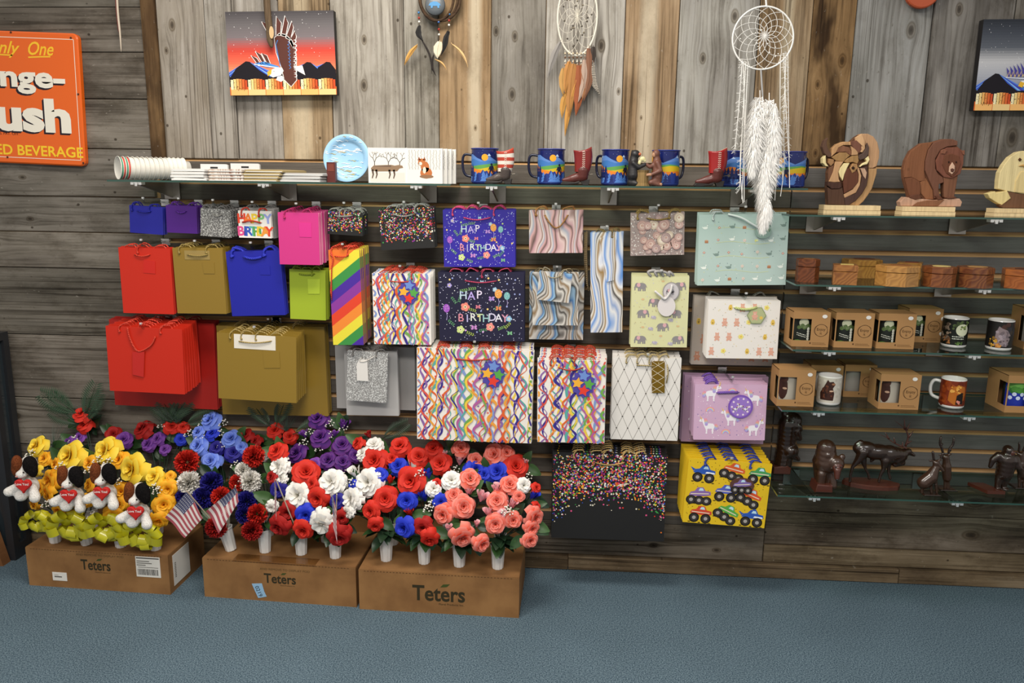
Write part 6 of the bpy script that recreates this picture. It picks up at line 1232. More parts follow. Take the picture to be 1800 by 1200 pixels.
plaque('bison_plaque', 'layered wooden bison head plaque on a pale base', (1420, 220), 7.06, bis, (185, 1005, 895, 1115), -.17, SH['R1'] + .0004)
bear = [([(345, 240), (480, 225), (600, 190), (700, 190), (765, 210), (770, 270), (835, 330), (830, 420), (810, 560), (770, 650), (740, 760), (720, 860), (740, 885), (640, 890), (605, 870), (610, 800), (600, 710), (545, 720), (540, 800), (560, 870), (585, 900), (480, 905), (400, 900), (330, 880), (310, 895), (200, 885), (180, 800), (140, 650), (135, 550), (160, 440), (220, 330)], '#6f4a36', -.004),
 ([(345, 242), (478, 228), (420, 320), (385, 450), (380, 560), (395, 680), (320, 690), (230, 640), (142, 645), (137, 550), (162, 440), (222, 332)], '#7a5038', .001), ([(230, 642), (320, 692), (332, 760), (330, 830), (310, 892), (205, 883), (182, 800), (144, 650)], '#6d4632', .004), ([(330, 700), (400, 650), (440, 720), (480, 790), (490, 900), (400, 898), (340, 830)], '#85583c', .0),
 ([(480, 237), (600, 192), (700, 192), (763, 215), (763, 265), (640, 282), (560, 322), (502, 420), (502, 540), (540, 610), (590, 640), (600, 700), (545, 720), (540, 800), (560, 870), (585, 898), (492, 888), (482, 790), (420, 650), (384, 560), (388, 450), (422, 320)], '#6e4a3a', .005), ([(600, 642), (700, 650), (768, 622), (745, 760), (725, 860), (738, 884), (622, 888), (607, 870)], '#76503c', .004),
 ([(560, 332), (640, 290), (760, 290), (832, 340), (825, 480), (790, 600), (690, 655), (600, 640), (520, 560), (502, 450)], '#74493a', .008), ([(600, 382), (680, 362), (770, 392), (790, 480), (750, 580), (690, 640), (620, 592), (572, 490)], '#65402f', .011), ([(685, 465), (715, 510), (712, 570), (680, 607), (645, 580), (650, 520)], '#c4a28a', .015), ([(660, 545), (682, 535), (705, 550), (690, 580), (665, 575)], '#55362c', .018), ([(555, 330), (590, 310), (630, 330), (602, 370), (560, 365)], '#7d5240', .011), ([(795, 332), (835, 325), (835, 380), (812, 370)], '#7d5240', .011),
 ([(640, 455), (652, 450), (655, 470), (642, 475)], '#2a1a14', .013), ([(725, 455), (738, 452), (740, 470), (727, 474)], '#2a1a14', .013), ([(80, 930), (140, 870), (240, 888), (330, 892), (480, 907), (640, 893), (780, 890), (810, 930), (790, 985), (90, 978)], '#b58f78', .007), ([(220, 980), (280, 932), (400, 908), (560, 908), (600, 902), (520, 980)], '#80573f', .009), ([(200, 850), (300, 835), (330, 885), (260, 905), (190, 880)], '#5f3d2e', .009), ([(490, 860), (540, 850), (585, 898), (520, 905)], '#5f3d2e', .010), ([(620, 878), (720, 868), (740, 885), (640, 895)], '#5f3d2e', .010)]
plaque('bear_plaque', 'layered wooden grizzly bear plaque on a pale base', (1570, 220), 6.667, bear, (90, 985, 715, 1085), -.17, SH['R1'] + .0004)
eag = [([(1533, 345), (1470, 360), (1380, 420), (1310, 510), (1260, 600), (1245, 700), (1240, 790), (1320, 812), (1430, 832), (1533, 850), (1700, 870), (1800, 700), (1780, 480), (1680, 370)], '#d6c492', .004), ([(1430, 830), (1440, 700), (1500, 590), (1600, 580), (1640, 720), (1600, 850)], '#cbb783', .007), ([(1472, 448), (1490, 427), (1510, 447), (1490, 470)], '#4a3020', .009), ([(1478, 525), (1530, 505), (1600, 520), (1590, 560), (1530, 530)], '#b08a54', .009), ([(1110, 850), (1200, 820), (1210, 838), (1340, 810), (1385, 900), (1280, 980), (1245, 965), (1210, 945), (1140, 900)], '#d3bf86', .006), ([(1340, 822), (1500, 850), (1700, 870), (1740, 960), (1700, 1018), (1300, 1015), (1255, 988), (1385, 905)], '#6a4c38', .003)]
plaque('eagle_plaque', 'pale layered wooden bird plaque cut by the right edge', (1570, 220), 6.667, eag, (1165, 1022, 1745, 1115), -.17, SH['R1'] + .0004)
# ---------------------------------------------------------------- burl wood boxes
def burl(c1, c2): 
    n_ = 'burl_' + c1
    return marble(n_, [(0, c1), (.35, c2), (.5, c1), (.75, c2), (1, c1)], 6, 9, (1, 1, 1.6), .28)
def wbox(x0, x1, ytop, ybot, label, n, c1, c2, rotz=0.3, dep=.5, inlay='#c9a05a', back=False):
    p = at_shelf('R2', (x0 + x1) / 2, ybot if not back else ybot); Yc = max(p.y + .025, -.27); z = SH['R2'] + .0004; a, b = P(x0, ybot, Yc), P(x1, ybot, Yc); hw = (b.x - a.x) / 2; cx = (a.x + b.x) / 2; h = max(.024, P(x0, ytop, Yc).z - z)
    r = thing('burl_box', label, 'wooden box', (cx, Yc, z), 'burl wood puzzle boxes')
    def foot(s=1.0): return [(hw * s * math.cos(rotz + 2 * PI * k / n), hw * s * dep * 2 * math.sin(rotz + 2 * PI * k / n)) for k in range(n)]
    def slab(pts, z0, z1, bev, m, nm):
        mb = MB(); mb.prism([(q[0], q[1]) for q in pts], 0, z1 - z0, bevel=bev); mb.v = [Vector((cx + v.x, Yc + v.z, z + z1 - v.y)) for v in mb.v]
        mb.f = [f[::-1] for f in mb.f] if False else mb.f; return mb.build(nm, m, r)
    m = burl(c1, c2); slab(foot(.98), 0, h * .66, .0015, m, 'body'); slab(foot(1.0), h * .69, h, .003, m, 'lid')
    pts = [(q[0] * .55 + hw * .1, q[1] * .45) for q in foot()]; slab(pts, h, h + .0012, .0004, mat('inlay_' + inlay, inlay, .4), 'inlay')
wbox(1397, 1438, 454, 496, 'dark octagonal burl box at the left end of its shelf', 8, '#5a2f1a', '#7d4526', .39, inlay='#8a5a34')
wbox(1478, 1547, 454, 487, 'yellow burl box standing behind the cream topped box', 9, '#9a6a34', '#b5853f', .2, inlay='#6a3820', back=True)
wbox(1454, 1512, 464, 500, 'square burl box with cream inlaid lid', 4, '#7d4c26', '#a06a36', .55, .45, inlay='#cdb46a')
wbox(1568, 1626, 460, 490, 'long burl box with red lid standing at the back', 4, '#94622e', '#aa7638', .4, .4, inlay='#7a3020', back=True)
wbox(1537, 1613, 465, 503, 'broad light orange burl box in the middle of its shelf', 7, '#a0703a', '#bb8848', .3, .42, inlay='#8f5a30')
wbox(1619, 1676, 467, 508, 'brown burl box with pale spotted lid', 10, '#6a3a20', '#87502a', .1, inlay='#d8c07a')
wbox(1679, 1741, 468, 511, 'reddish burl box with striped lid near the right edge', 8, '#5f3220', '#82502c', .2, inlay='#b58a54')
wbox(1758, 1830, 472, 514, 'orange burl box cut by the right edge', 6, '#8a4a20', '#a55f2c', .2, inlay='#5a3020')
# ---------------------------------------------------------------- boxed mugs and photo mugs
def mug_box(key, q, Yf, label, inner, dep=.10):
    base, w_, h_, a = face_frame(q, Yf); base.z = SH[key] + .0004; r = thing('mug_box', label, 'box', base + Vector((0, 0, 0)), 'brown mug boxes with windows')
    h_ = max(h_, .09); hw = w_ / 2; u0, u1, v0, v1 = -.47, .0, .18, .80; x0, x1 = u0 * w_, u1 * w_; z0, z1 = v0 * h_, v1 * h_; t = .0015
    mb = MB()
    for (a_, b_, c_, d_) in ((-hw, 0, x0, h_), (x1, 0, hw, h_), (x0, 0, x1, z0), (x0, z1, x1, h_)): mb.box((a_, 0, b_), (c_, t, d_))
    mb.box((hw - t, t, 0), (hw, dep, h_)); mb.box((-hw + t, dep - t, 0), (hw - t, dep, h_)); mb.box((-hw, t, h_ - t), (hw, dep, h_)); mb.box((-hw + t, t, 0), (hw - t, dep, t))
    mb.box((-hw, t, 0), (-hw + t, dep, z0)); mb.box((-hw, t, z1), (-hw + t, dep, h_)); mb.box((-hw, dep * .42, z0), (-hw + t, dep, z1)); mb.build('carton', KRAFT, r, local=True)
    c = Vector((-w_ * .14, .047, t)); rad = .036; m = MB(); m.lathe([(0, 0), (rad, .002), (rad, h_ * .88), (rad - .003, h_ * .88), (rad - .003, .01), (0, .01)], 28, c); m.build('mug', WHITE if inner == 'pale' else mat('mug_dark', '#23261f', .2), r, smooth=True, local=True)
    A = cyl_art(c, rad, .0035)
    if inner == 'moon':
        A.rect(-.05, .012, .05, h_ * .86, '#171b14', 1); A.circ(-.004, h_ * .66, .016, '#c9cbaa', 3, 16)
        for k in range(8): A.circ(-.02 + .006 * k, h_ * (.52 + .03 * (k % 3)), .007, '#55683c', 2 + k % 3, 7)
        for k in range(5): A.circ(.012, h_ * (.2 + .07 * k), .005, '#e2e0d0', 5, 6, .007)
        [A.line([(-.026 + .0052 * k, h_ * (.36 - .055 * j) - .0012 * k), (-.0222 + .0052 * k, h_ * (.36 - .055 * j) - .0014 * k)], .0026 - .0008 * ((k + j) % 2), '#d8d8c8', 6) for j in (0, 1) for k in range(6)]; A.circ(-.02, h_ * .12, .014, '#4f7a34', 3, 8, .006); A.circ(.012, h_ * .12, .014, '#4f7a34', 3, 8, .006)
    elif inner == 'bear': A.rect(-.05, .012, .05, h_ * .86, '#a9a294', 1); A.circ(-.026, h_ * .46, .018, '#3a1f18', 3, 14, h_ * .32); A.circ(-.022, h_ * .72, .014, '#45261c', 4, 12); A.circ(-.018, h_ * .45, .008, '#b5937a', 5, 8, .004)
    elif inner == 'plain': A.rect(-.05, .012, .05, h_ * .86, '#9a958c', 1)
    else:
        A.rect(-.05, .012, .05, h_ * .86, '#1d2f9a', 1)
        for k in range(14): A.circ(-.035 + .0055 * k, h_ * (.62 + .09 * math.sin(k * 2)), .011, ('#4a8a34', '#6aa84a', '#2f6a2c')[k % 3], 2 + k % 4, 8)
        for k in range(6): A.circ(-.03 + .012 * k, h_ * (.36 + .1 * (k % 2)), .007, '#c9d4ea', 6, 8)
    A.build('mug_print', r, local=True)
    A = planeart(0); cx, cz, rr = w_ * .27, h_ * .48, w_ * .17; A.line([(cx + rr * math.cos(t_ * PI / 14), cz + rr * math.sin(t_ * PI / 14)) for t_ in range(29)], .0014, '#4a3018', 1); A.line([(cx + rr * 1.12 * math.cos(t_ * PI / 14 + .5), cz + rr * .98 * math.sin(t_ * PI / 14 + .5)) for t_ in range(26)], .0009, '#4a3018', 2)
    A.text('Enjoy', cx, cz + rr * .18, rr * .42, '#4a3018', 3, width=rr * 1.35); A.text('it', cx, cz - rr * .45, rr * .40, '#4a3018', 3)
    [A.line([(w_ * (.06 + .042 * k), h_ * (.115 - .04 * j)), (w_ * (.09 + .042 * k), h_ * (.115 - .04 * j))], .0016, '#6a4a28', 3) for j in (0, 1) for k in range(8 + j)]; A.circ(w_ * .0, h_ * .11, .003, '#5a3c20', 3, 8)
    A.build('print', r, local=True)
    s_ = MB(); s_.prism([(w_ * .34 + .0085 * math.cos(t_ * PI / 8), h_ * .88 + .0065 * math.sin(t_ * PI / 8)) for t_ in range(16)], -.0012, -.0004); s_.build('sticker', paper('#e6e2dc'), r, local=True)
mug_box('R3', [(1392, 540), (1462, 542), (1455, 604), (1395, 600)], -.25, 'leftmost moon mug box on its shelf', 'moon')
mug_box('R3', [(1466, 544), (1539, 544), (1531, 606), (1469, 604)], -.25, 'second moon mug box from the left', 'moon')
mug_box('R3', [(1541, 546), (1612, 548), (1605, 610), (1544, 607)], -.25, 'third moon mug box, in front of the hindmost box', 'moon')
mug_box('R3', [(1598, 539), (1660, 539), (1652, 599), (1594, 597)], -.12, 'moon mug box standing farthest back beside the dark moon mug', 'moon')
mug_box('R3', [(1806, 547), (1878, 550), (1868, 622), (1800, 618)], -.20, 'mug box cut by the right edge behind the wolf mug', 'plain')
mug_box('R4', [(1369, 642), (1436, 646), (1430, 710), (1367, 706)], -.25, 'bear mug box at the left end under the moon boxes', 'bear')
mug_box('R4', [(1426, 641), (1484, 641), (1478, 696), (1422, 694)], -.10, 'mug box half hidden behind the standing bear mug', 'plain')
mug_box('R4', [(1486, 641), (1543, 642), (1536, 699), (1482, 697)], -.10, 'mug box with empty grey window right of the standing bear mug', 'plain')
mug_box('R4', [(1547, 651), (1621, 656), (1614, 717), (1547, 712)], -.25, 'bear mug box in the middle of the lower mug shelf', 'bear')
mug_box('R4', [(1772, 655), (1850, 660), (1842, 725), (1768, 720)], -.25, 'globe mug box cut by the right edge', 'globe', .13)
def photo_mug(key, px_, py_, label, kind, hand=None):
    p = at_shelf(key, px_, py_); rad, h = .0405, .104; c = Vector((p.x, p.y + rad * .9, SH[key] + .0004)); r = thing('photo_mug', label, 'mug', c, 'photo printed mugs')
    mb = MB(); mb.lathe([(0, .002), (rad - .005, 0), (rad - .001, .004), (rad, .008), (rad, h - .002), (rad - .0015, h), (rad - .0035, h - .001), (rad - .004, .01), (0, .008)], 40, c); mb.build('body', mat('white_glaze', '#e6e3de', .12, coat=.3), r, smooth=True)
    A = cyl_art(c, rad, .003, math.atan2(c.x, 3 + c.y)); rr = random.Random(px_); z0, z1 = .011, h - .004; W = PI * rad * .98
    def blobs(n, xs, ys, cs, s0, s1, l0):
        for i in range(n): A.circ(rr.uniform(*xs), rr.uniform(*ys), rr.uniform(s0, s1), rr.choice(cs), l0 + i % 8, 8, None, 0)
    if kind == 'moon':
        A.rect(-W, z0, W, z1, '#12160f', 1); blobs(26, (-.006, .045), (.068, .094), ['#55683a', '#7f9450', '#3c4a28'], .003, .006, 2); A.circ(.024, .064, .021, '#d6d8b8', 11, 18); blobs(7, (.014, .036), (.066, .076), ['#8a9a58', '#6a7a44'], .002, .004, 12)
        blobs(26, (-.045, -.012), (.025, .085), ['#55473a', '#7a6a5a', '#2c2620', '#94806c'], .003, .007, 20); blobs(12, (-.035, -.012), (.016, .04), ['#a8703c', '#6a4526'], .002, .004, 28); [A.line([(-.006 + .0052 * k, .041 - .0075 * j), (-.0022 + .0052 * k, .041 - .0075 * j)], .0036 - .0012 * ((k + j) % 2), '#d9dccc', 36) for j in (0, 1) for k in range(7)]; blobs(8, (.0, .04), (.014, .022), ['#4f6a34', '#6a8a44'], .002, .004, 37)
    elif kind == 'wolf':
        A.rect(-W, z0, W, z1, '#1f1c1a', 1); blobs(18, (-.02, .06), (.06, .095), ['#4a2f28', '#2c2a30', '#3a3028'], .005, .010, 2); A.poly([(-.015, .018), (-.012, .06), (-.004, .085), (.006, .078), (.022, .072), (.034, .055), (.032, .04), (.024, .016)], '#8a7a7c', 11); blobs(34, (-.008, .028), (.02, .070), ['#a3949a', '#6f6266', '#8f8288', '#584c50'], .002, .0055, 12); A.circ(.031, .049, .004, '#2a2426', 22, 8)
        blobs(14, (-.03, -.008), (.014, .045), ['#c08a2c', '#8a6420', '#d8a83c'], .002, .005, 22); blobs(8, (-.008, .012), (.014, .026), ['#a86a2c', '#c98a44'], .002, .005, 30)
    elif kind == 'bear':
        A.rect(-W, z0, W, z1, '#c9c2b5', 1); blobs(26, (-.045, .045), (.014, .095), ['#d6cfc2', '#bdb5a6'], .003, .006, 2); A.poly([(-.028, .02), (-.03, .045), (-.016, .07), (-.006, .094), (.0, .086), (.012, .088), (.02, .078), (.012, .064), (.018, .045), (.016, .02)], '#3c2018', 11); blobs(24, (-.02, .01), (.03, .075), ['#55301f', '#2c1712', '#6a3c28'], .002, .005, 12); A.circ(.013, .079, .006, '#9a6a4c', 20, 8, .004); A.circ(.008, .054, .007, '#c9a58a', 21, 8, .003)
    else:
        A.rect(-W, z0, W, z1, '#7a2c10', 1); blobs(30, (-.045, .045), (.014, .095), ['#8f3a14', '#6a2410', '#a04a1a'], .005, .011, 2); A.poly([(-.012, .03), (-.01, .06), (.004, .082), (.024, .086), (.042, .078), (.046, .05), (.034, .02), (.008, .016)], '#b5661e', 11); blobs(26, (-.006, .03), (.055, .084), ['#d88a2c', '#e8a84c', '#b86420'], .002, .006, 12); A.poly([(.012, .018), (.014, .05), (.026, .058), (.036, .05), (.036, .02)], '#1a0d0a', 21); blobs(7, (.016, .032), (.02, .03), ['#b5544a', '#d8897c'], .002, .004, 22); A.circ(.03, .056, .006, '#1c120e', 24, 8, .004); A.circ(.018, .068, .002, '#1c120e', 24, 6)
    A.build('print', r)
    if hand is not None:
        d = Vector((math.cos(hand), math.sin(hand), 0)); hb = MB(); hb.tube(smoothpts([c + d * (rad - .002) + Vector((0, 0, .086)), c + d * (rad + .020) + Vector((0, 0, .088)), c + d * (rad + .030) + Vector((0, 0, .065)), c + d * (rad + .024) + Vector((0, 0, .035)), c + d * (rad - .002) + Vector((0, 0, .024))], 5), .006, 8); hb.build('handle', mat('white_glaze'), r, smooth=True)
photo_mug('R3', 1684, 612, 'white mug printed with a dark moonlit scene', 'moon', 1.9)
photo_mug('R3', 1764, 617, 'white mug printed with a grey wolf near the right edge', 'wolf', 1.5)
photo_mug('R4', 1461, 713, 'white mug printed with a seated brown bear', 'bear', 1.9)
photo_mug('R4', 1680, 719, 'rust red mug printed with a roaring bear', 'roar', 2.7)
# ================================================================== CARVED ANIMALS (lowest shelf)
z5 = SH['R5'] + .0004
CARV = mat('dark_ironwood', '#2a190f', .25, coat=.5); CARV2 = mat('red_ironwood', '#4c2519', .3, coat=.4); CARV3 = mat('brown_ironwood', '#3a2416', .3, coat=.4)
class Fig:
    """crop pixel -> place at one depth, base on the shelf"""
    def __init__(s, off, k, bx, by, Yb=None):
        s.off, s.k = off, k; px, py = off[0] + bx / k, off[1] + by / k
        s.b = PZ(px, py, z5); s.Y = s.b.y if Yb is None else Yb
        s.dz = z5 - P(px, py, s.Y).z; s.u = (3 + s.Y) / F / k
    def __call__(s, x, y, dy=0.0): p = P(s.off[0] + x / s.k, s.off[1] + y / s.k, s.Y); return Vector((p.x, p.y + dy, max(p.z + s.dz, z5)))
    def root(s, name, label, x, y): return thing(name, label, 'carving', (s(x, y).x, s.Y, z5), 'dark carved wooden animals')
C6 = ((1360, 720), 6.923); C7 = ((1590, 720), 7.057)
# elk
f = Fig(*C6, 1190, 925); u = f.u; r = f.root('elk_carving', 'carved dark elk with tall antlers on an oval base', 1190, 925)
b0, b1 = f(860, 860), f(1525, 860); cx, hw = (b0.x + b1.x) / 2, (b1.x - b0.x) / 2; mb = MB(); mb.prism([(hw * math.cos(t * PI / 14) * (1 + .06 * math.sin(t * 2.3)), .045 * math.sin(t * PI / 14)) for t in range(28)], 0, .016, bevel=.004); mb.v = [Vector((cx + v.x, f.Y + v.z - .012 * (v.x / hw), z5 + .016 - v.y)) for v in mb.v]; mb.build('base', CARV2, r)
zb = z5 + .012
def leg(pts, rs, dy): return [('c', f(*a, dy), ra, f(*b, dy), rb) for (a, ra), (b, rb) in zip(list(zip(pts, rs)), list(zip(pts, rs))[1:])]
el = [('e', f(1110, 470), (150 * u, .026, 95 * u)), ('e', f(1260, 510), (190 * u, .030, 100 * u)), ('e', f(1400, 540), (130 * u, .030, 120 * u)), ('c', f(1440, 530), 95 * u, f(1560, 540), 75 * u), ('c', f(1500, 600), 70 * u, f(1560, 560), 70 * u), ('c', f(1560, 530), 62 * u, f(1640, 505), 42 * u), ('c', f(1630, 510), 40 * u, f(1710, 555), 18 * u), ('c', f(1060, 400), 40 * u, f(1000, 420), 22 * u), ('c', f(1560, 640), 45 * u, f(1480, 660), 40 * u), ('c', f(1200, 600), 30 * u, f(1180, 630), 12 * u)]
el += leg([(1070, 500), (1010, 600), (945, 680), (920, 780), (915, 850)], [70 * u, 45 * u, 22 * u, 18 * u, 20 * u], -.012) + leg([(1090, 520), (1110, 640), (1130, 720), (1170, 800), (1180, 850)], [60 * u, 40 * u, 20 * u, 17 * u, 20 * u], .014) + leg([(1340, 600), (1320, 700), (1285, 770), (1262, 850)], [60 * u, 28 * u, 20 * u, 20 * u], -.014) + leg([(1400, 620), (1415, 720), (1415, 780), (1435, 850)], [50 * u, 25 * u, 18 * u, 20 * u], .012)
organic('body', el, CARV, r, .003, 3)
for pts in ([(1600, 455), (1560, 440), (1450, 390), (1350, 320), (1262, 285)], [(1460, 392), (1445, 320)], [(1385, 342), (1340, 262)], [(1548, 432), (1556, 372)]): MB().tube(smoothpts([f(x, y, -.012) for x, y in pts], 3), [14 * u * (1 - .85 * i / (3 * (len(pts) - 1))) for i in range(3 * (len(pts) - 1) + 1)], 6).build('antler', CARV2, r, smooth=True)
for pts in ([(1620, 455), (1655, 340), (1610, 240), (1485, 142)], [(1615, 250), (1605, 110)], [(1632, 260), (1680, 165)], [(1655, 350), (1718, 268)], [(1640, 420), (1700, 390)]): MB().tube(smoothpts([f(x, y, .012) for x, y in pts], 3), [16 * u * (1 - .85 * i / (3 * (len(pts) - 1))) for i in range(3 * (len(pts) - 1) + 1)], 6).build('antler', CARV2, r, smooth=True)
# standing bear head-on
f = Fig(*C6, 640, 950); u = f.u; r = f.root('bear_carving', 'carved dark bear facing forward with head bowed', 640, 950)
organic('body', [('c', f(640, 470), 120 * u, f(630, 640), 150 * u), ('c', f(620, 640, .01), 140 * u, f(610, 860, .01), 110 * u), ('e', f(720, 620, -.03), (105 * u, .026, 105 * u)), ('e', f(630, 525, -.03), (42 * u, .009, 42 * u)), ('e', f(800, 540, -.03), (38 * u, .009, 42 * u)), ('c', f(560, 760, -.02), 60 * u, f(545, 900, -.02), 55 * u), ('c', f(700, 780, -.01), 55 * u, f(700, 900, -.02), 50 * u)], CARV3, r, .0032, 3)
MB().prism([(f(540, 0).x, z5), (f(755, 0).x, z5), (f(750, 0).x, z5 + 95 * u), (f(560, 0).x, z5 + 105 * u)], f.Y - .05, f.Y + .02, bevel=.004).build('base', CARV2, r)
organic('face', [('e', f(722, 640, -.048), (66 * u, .012, 62 * u)), ('c', f(712, 670, -.055), 46 * u, f(700, 752, -.062), 32 * u)], CARV2, r, .003, 2)
for ex in (690, 752): organic('eye', [('e', f(ex, 628, -.061), (11 * u, .003, 11 * u))], BLACK, r, .0018, 1)
organic('nose', [('e', f(698, 768, -.068), (20 * u, .005, 16 * u))], BLACK, r, .0025)
# totem of bears
f = Fig(*C6, 130, 750); u = f.u; r = f.root('totem_carving', 'tall dark carving of stacked bear heads beside the yellow truck bags', 130, 750)
organic('body', [('e', f(215, 130), (130 * u, .030, 118 * u)), ('e', f(150, 50), (60 * u, .012, 60 * u)), ('e', f(260, 75, -.006), (35 * u, .012, 35 * u)), ('c', f(180, 180), 130 * u, f(160, 380), 122 * u), ('c', f(260, 250, -.015), 62 * u, f(300, 330, -.02), 32 * u), ('c', f(160, 380), 122 * u, f(110, 640), 118 * u), ('e', f(190, 480, -.012), (105 * u, .034, 100 * u)), ('c', f(220, 530, -.025), 48 * u, f(275, 570, -.03), 26 * u), ('c', f(290, 180, -.02), 40 * u, f(310, 220, -.024), 24 * u)], CARV, r, .0035, 3)
MB().prism([(f(25, 0).x, z5), (f(235, 0).x, z5), (f(245, 0).x, z5 + 80 * u), (f(190, 0).x, z5 + 118 * u), (f(30, 0).x, z5 + 90 * u)], f.Y - .035, f.Y + .04, bevel=.004).build('base', CARV2, r)
# deer pair
def deer(bx, by, label, head, body, legs, horns, muzzle, dy0):
    f = Fig(*C7, bx, by); u = f.u; r = f.root('deer_carving', label, bx, by)
    organic('body', [('c', f(*a), ra * u, f(*b), rb * u) for a, ra, b, rb in body] + [('c', f(*head[0]), head[1] * u, f(*muzzle[0]), muzzle[1] * u), ('e', f(head[0][0] - 62, head[0][1] - 30), (32 * u, .004, 16 * u)), ('e', f(head[0][0] + 50, head[0][1] - 40), (30 * u, .004, 16 * u))] + [('c', f(*a), 24 * u, f(*b), 17 * u) for a, b in legs], CARV3, r, .003, 3)
    for h in horns: MB().tube(smoothpts([f(*p) for p in h], 3), [15 * u] * (3 * (len(h) - 1)) + [4 * u], 6).build('antler', CARV, r, smooth=True)
    MB().prism([(f(bx - 110, by).x, z5), (f(bx + 110, by).x, z5), (f(bx + 90, by).x, z5 + 14 * u), (f(bx - 90, by).x, z5 + 14 * u)], f.Y - .02, f.Y + .03, bevel=.002).build('base', CARV, r)
deer(320, 1045, 'carved seated deer in front of the tall antlered deer', ((390, 660), 42), [((240, 900), 85, (320, 840), 85), ((330, 830), 80, (385, 720), 48)], [((320, 880), (335, 1030)), ((385, 860), (400, 1030)), ((220, 960), (215, 1030))], [[(365, 620), (355, 560), (350, 510)], [(450, 600), (470, 560), (480, 530)]], ((478, 755), 20), 0)
deer(520, 985, 'carved deer with tall antlers standing behind the seated deer', ((510, 590), 44), [((520, 700), 60, (525, 840), 55), ((515, 600), 42, (520, 700), 52)], [((505, 850), (500, 975)), ((540, 850), (545, 975))], [[(480, 550), (460, 470), (440, 420), (455, 325)], [(545, 540), (560, 480), (600, 430), (615, 335)], [(440, 430), (480, 425)], [(560, 480), (570, 520)]], ((545, 650), 24), 0)
# ape on slab
f = Fig(*C7, 1180, 1010); u = f.u; r = f.root('ape_carving', 'carved striding hairy ape on a reddish slab', 1180, 1010)
b0, b1 = f(1000, 900), f(1335, 1050); mb = MB(); zt_ = z5 + .012; mb.add([(f(1000, 0).x, f.Y + .05, z5), (f(1200, 0).x, f.Y + .05, z5), (f(1335, 0).x, f.Y - .03, z5), (f(1110, 0).x, f.Y - .03, z5)] + [(f(1000, 0).x, f.Y + .05, zt_), (f(1200, 0).x, f.Y + .05, zt_), (f(1335, 0).x, f.Y - .03, zt_), (f(1110, 0).x, f.Y - .03, zt_)], [(0, 1, 2, 3), (7, 6, 5, 4), (0, 4, 5, 1), (1, 5, 6, 2), (2, 6, 7, 3), (3, 7, 4, 0)]); mb.build('base', CARV2, r)
organic('body', [('c', f(1270, 620), 120 * u, f(1240, 780), 105 * u), ('e', f(1285, 500), (62 * u, .022, 66 * u)), ('c', f(1170, 570), 55 * u, f(1095, 620), 42 * u), ('c', f(1095, 620), 40 * u, f(1062, 700), 28 * u), ('c', f(1360, 590, -.01), 50 * u, f(1390, 700, -.02), 34 * u), ('c', f(1180, 800), 55 * u, f(1150, 960), 36 * u), ('c', f(1280, 800), 60 * u, f(1240, 960, .01), 38 * u), ('e', f(1160, 985, -.01), (50 * u, .016, 20 * u)), ('e', f(1255, 985, .005), (50 * u, .016, 20 * u))], CARV, r, .0035, 3)
organic('face', [('e', f(1305, 520, -.018), (32 * u, .006, 40 * u))], CARV2, r, .003)
deer(1440, 960, 'carved deer cut by the right edge beside the ape', ((1440, 560), 44), [((1450, 680), 75, (1470, 800), 60), ((1440, 570), 44, (1450, 660), 60)], [((1420, 800), (1425, 950)), ((1470, 800), (1480, 950))], [[(1415, 520), (1425, 450), (1420, 400)], [(1470, 510), (1500, 440), (1510, 380)]], ((1400, 620), 22), 0)
# ================================================================== CARTONS
def carton(bl, br, htop, dep, label, logo_px, sub, extras):
    p0, p1 = PZ(*bl, 0), PZ(*br, 0); d = p1 - p0; a = math.atan2(d.y, d.x); w_ = d.length; r = thing('carton', label, 'carton', (p0 + p1) / 2, 'brown flower cartons', Matrix.Rotation(a, 3, 'Z'))
    hw = w_ / 2; t = .004; h = htop
    mb = MB(); mb.box((-hw, 0, 0), (hw, t, h)); mb.box((-hw, dep - t, 0), (hw, dep, h)); mb.box((-hw, t, 0), (-hw + t, dep - t, h)); mb.box((hw - t, t, 0), (hw, dep - t, h)); mb.box((-hw + t, t, 0), (hw - t, dep - t, t)); mb.build('walls', KRAFTC, r, local=True)
    MB().box((-hw + .001, .001, h), (hw - .001, dep - .001, h + .003)).build('top_panel', KRAFTC, r, local=True)
    fl_ = MB(); fl_.box((-hw + .004, dep - .009, h + .0034), (hw - .004, dep - .004, h + .07)); fl_.build('back_flap', KRAFTC, r, local=True)
    A = planeart(0); n = 46
    for i in range(n): x = -hw + .02 + (w_ - .04) * i / n; A.rect(x, h - .004, x + .006, h - .002, '#4a3018', 1)
    K = '#332c1a'; q = P(*logo_px[0], (p0.y + p1.y) / 2); d_ = q - (p0 + p1) / 2; lx, ly, lh, lw = d_.x, q.z, logo_px[1], logo_px[2]
    A.text('Teters', lx, ly, lh, K, 2, bold=.022, width=lw); A.poly([(lx + lh * .10, ly + lh * .42), (lx + lh * .28, ly + lh * .62), (lx + lh * .70, ly + lh * .66), (lx + lh * .5, ly + lh * .46)], '#3f4a20', 3); A.text('Floral Products Inc.', lx + lw * .24, ly - lh * .68, lh * .12, K, 2, width=lh * 1.5)
    if sub: A.text('AND REMOVE TO DISPLAY POD', lx + .02, ly + lh * .95, .008, '#5a4426', 2, width=.19)
    A.build('print', r, local=True); extras(r, hw, h, dep); return r, h
KRAFTC = mat('carton_card', '#9a7044', .75, spec=.25)
nt, n_, L = NB(KRAFTC); tc = n_('ShaderNodeTexCoord'); nz = n_('ShaderNodeTexNoise'); nz.inputs['Scale'].default_value = 9; nz.inputs['Detail'].default_value = 4; L(tc.outputs['Object'], nz.inputs['Vector']); rq = ramp(n_, [(.35, '#7d5834'), (.65, '#946c42')]); L(nz.outputs[0], rq.inputs[0]); L(rq.outputs[0], nt.nodes['Principled BSDF'].inputs['Base Color'])
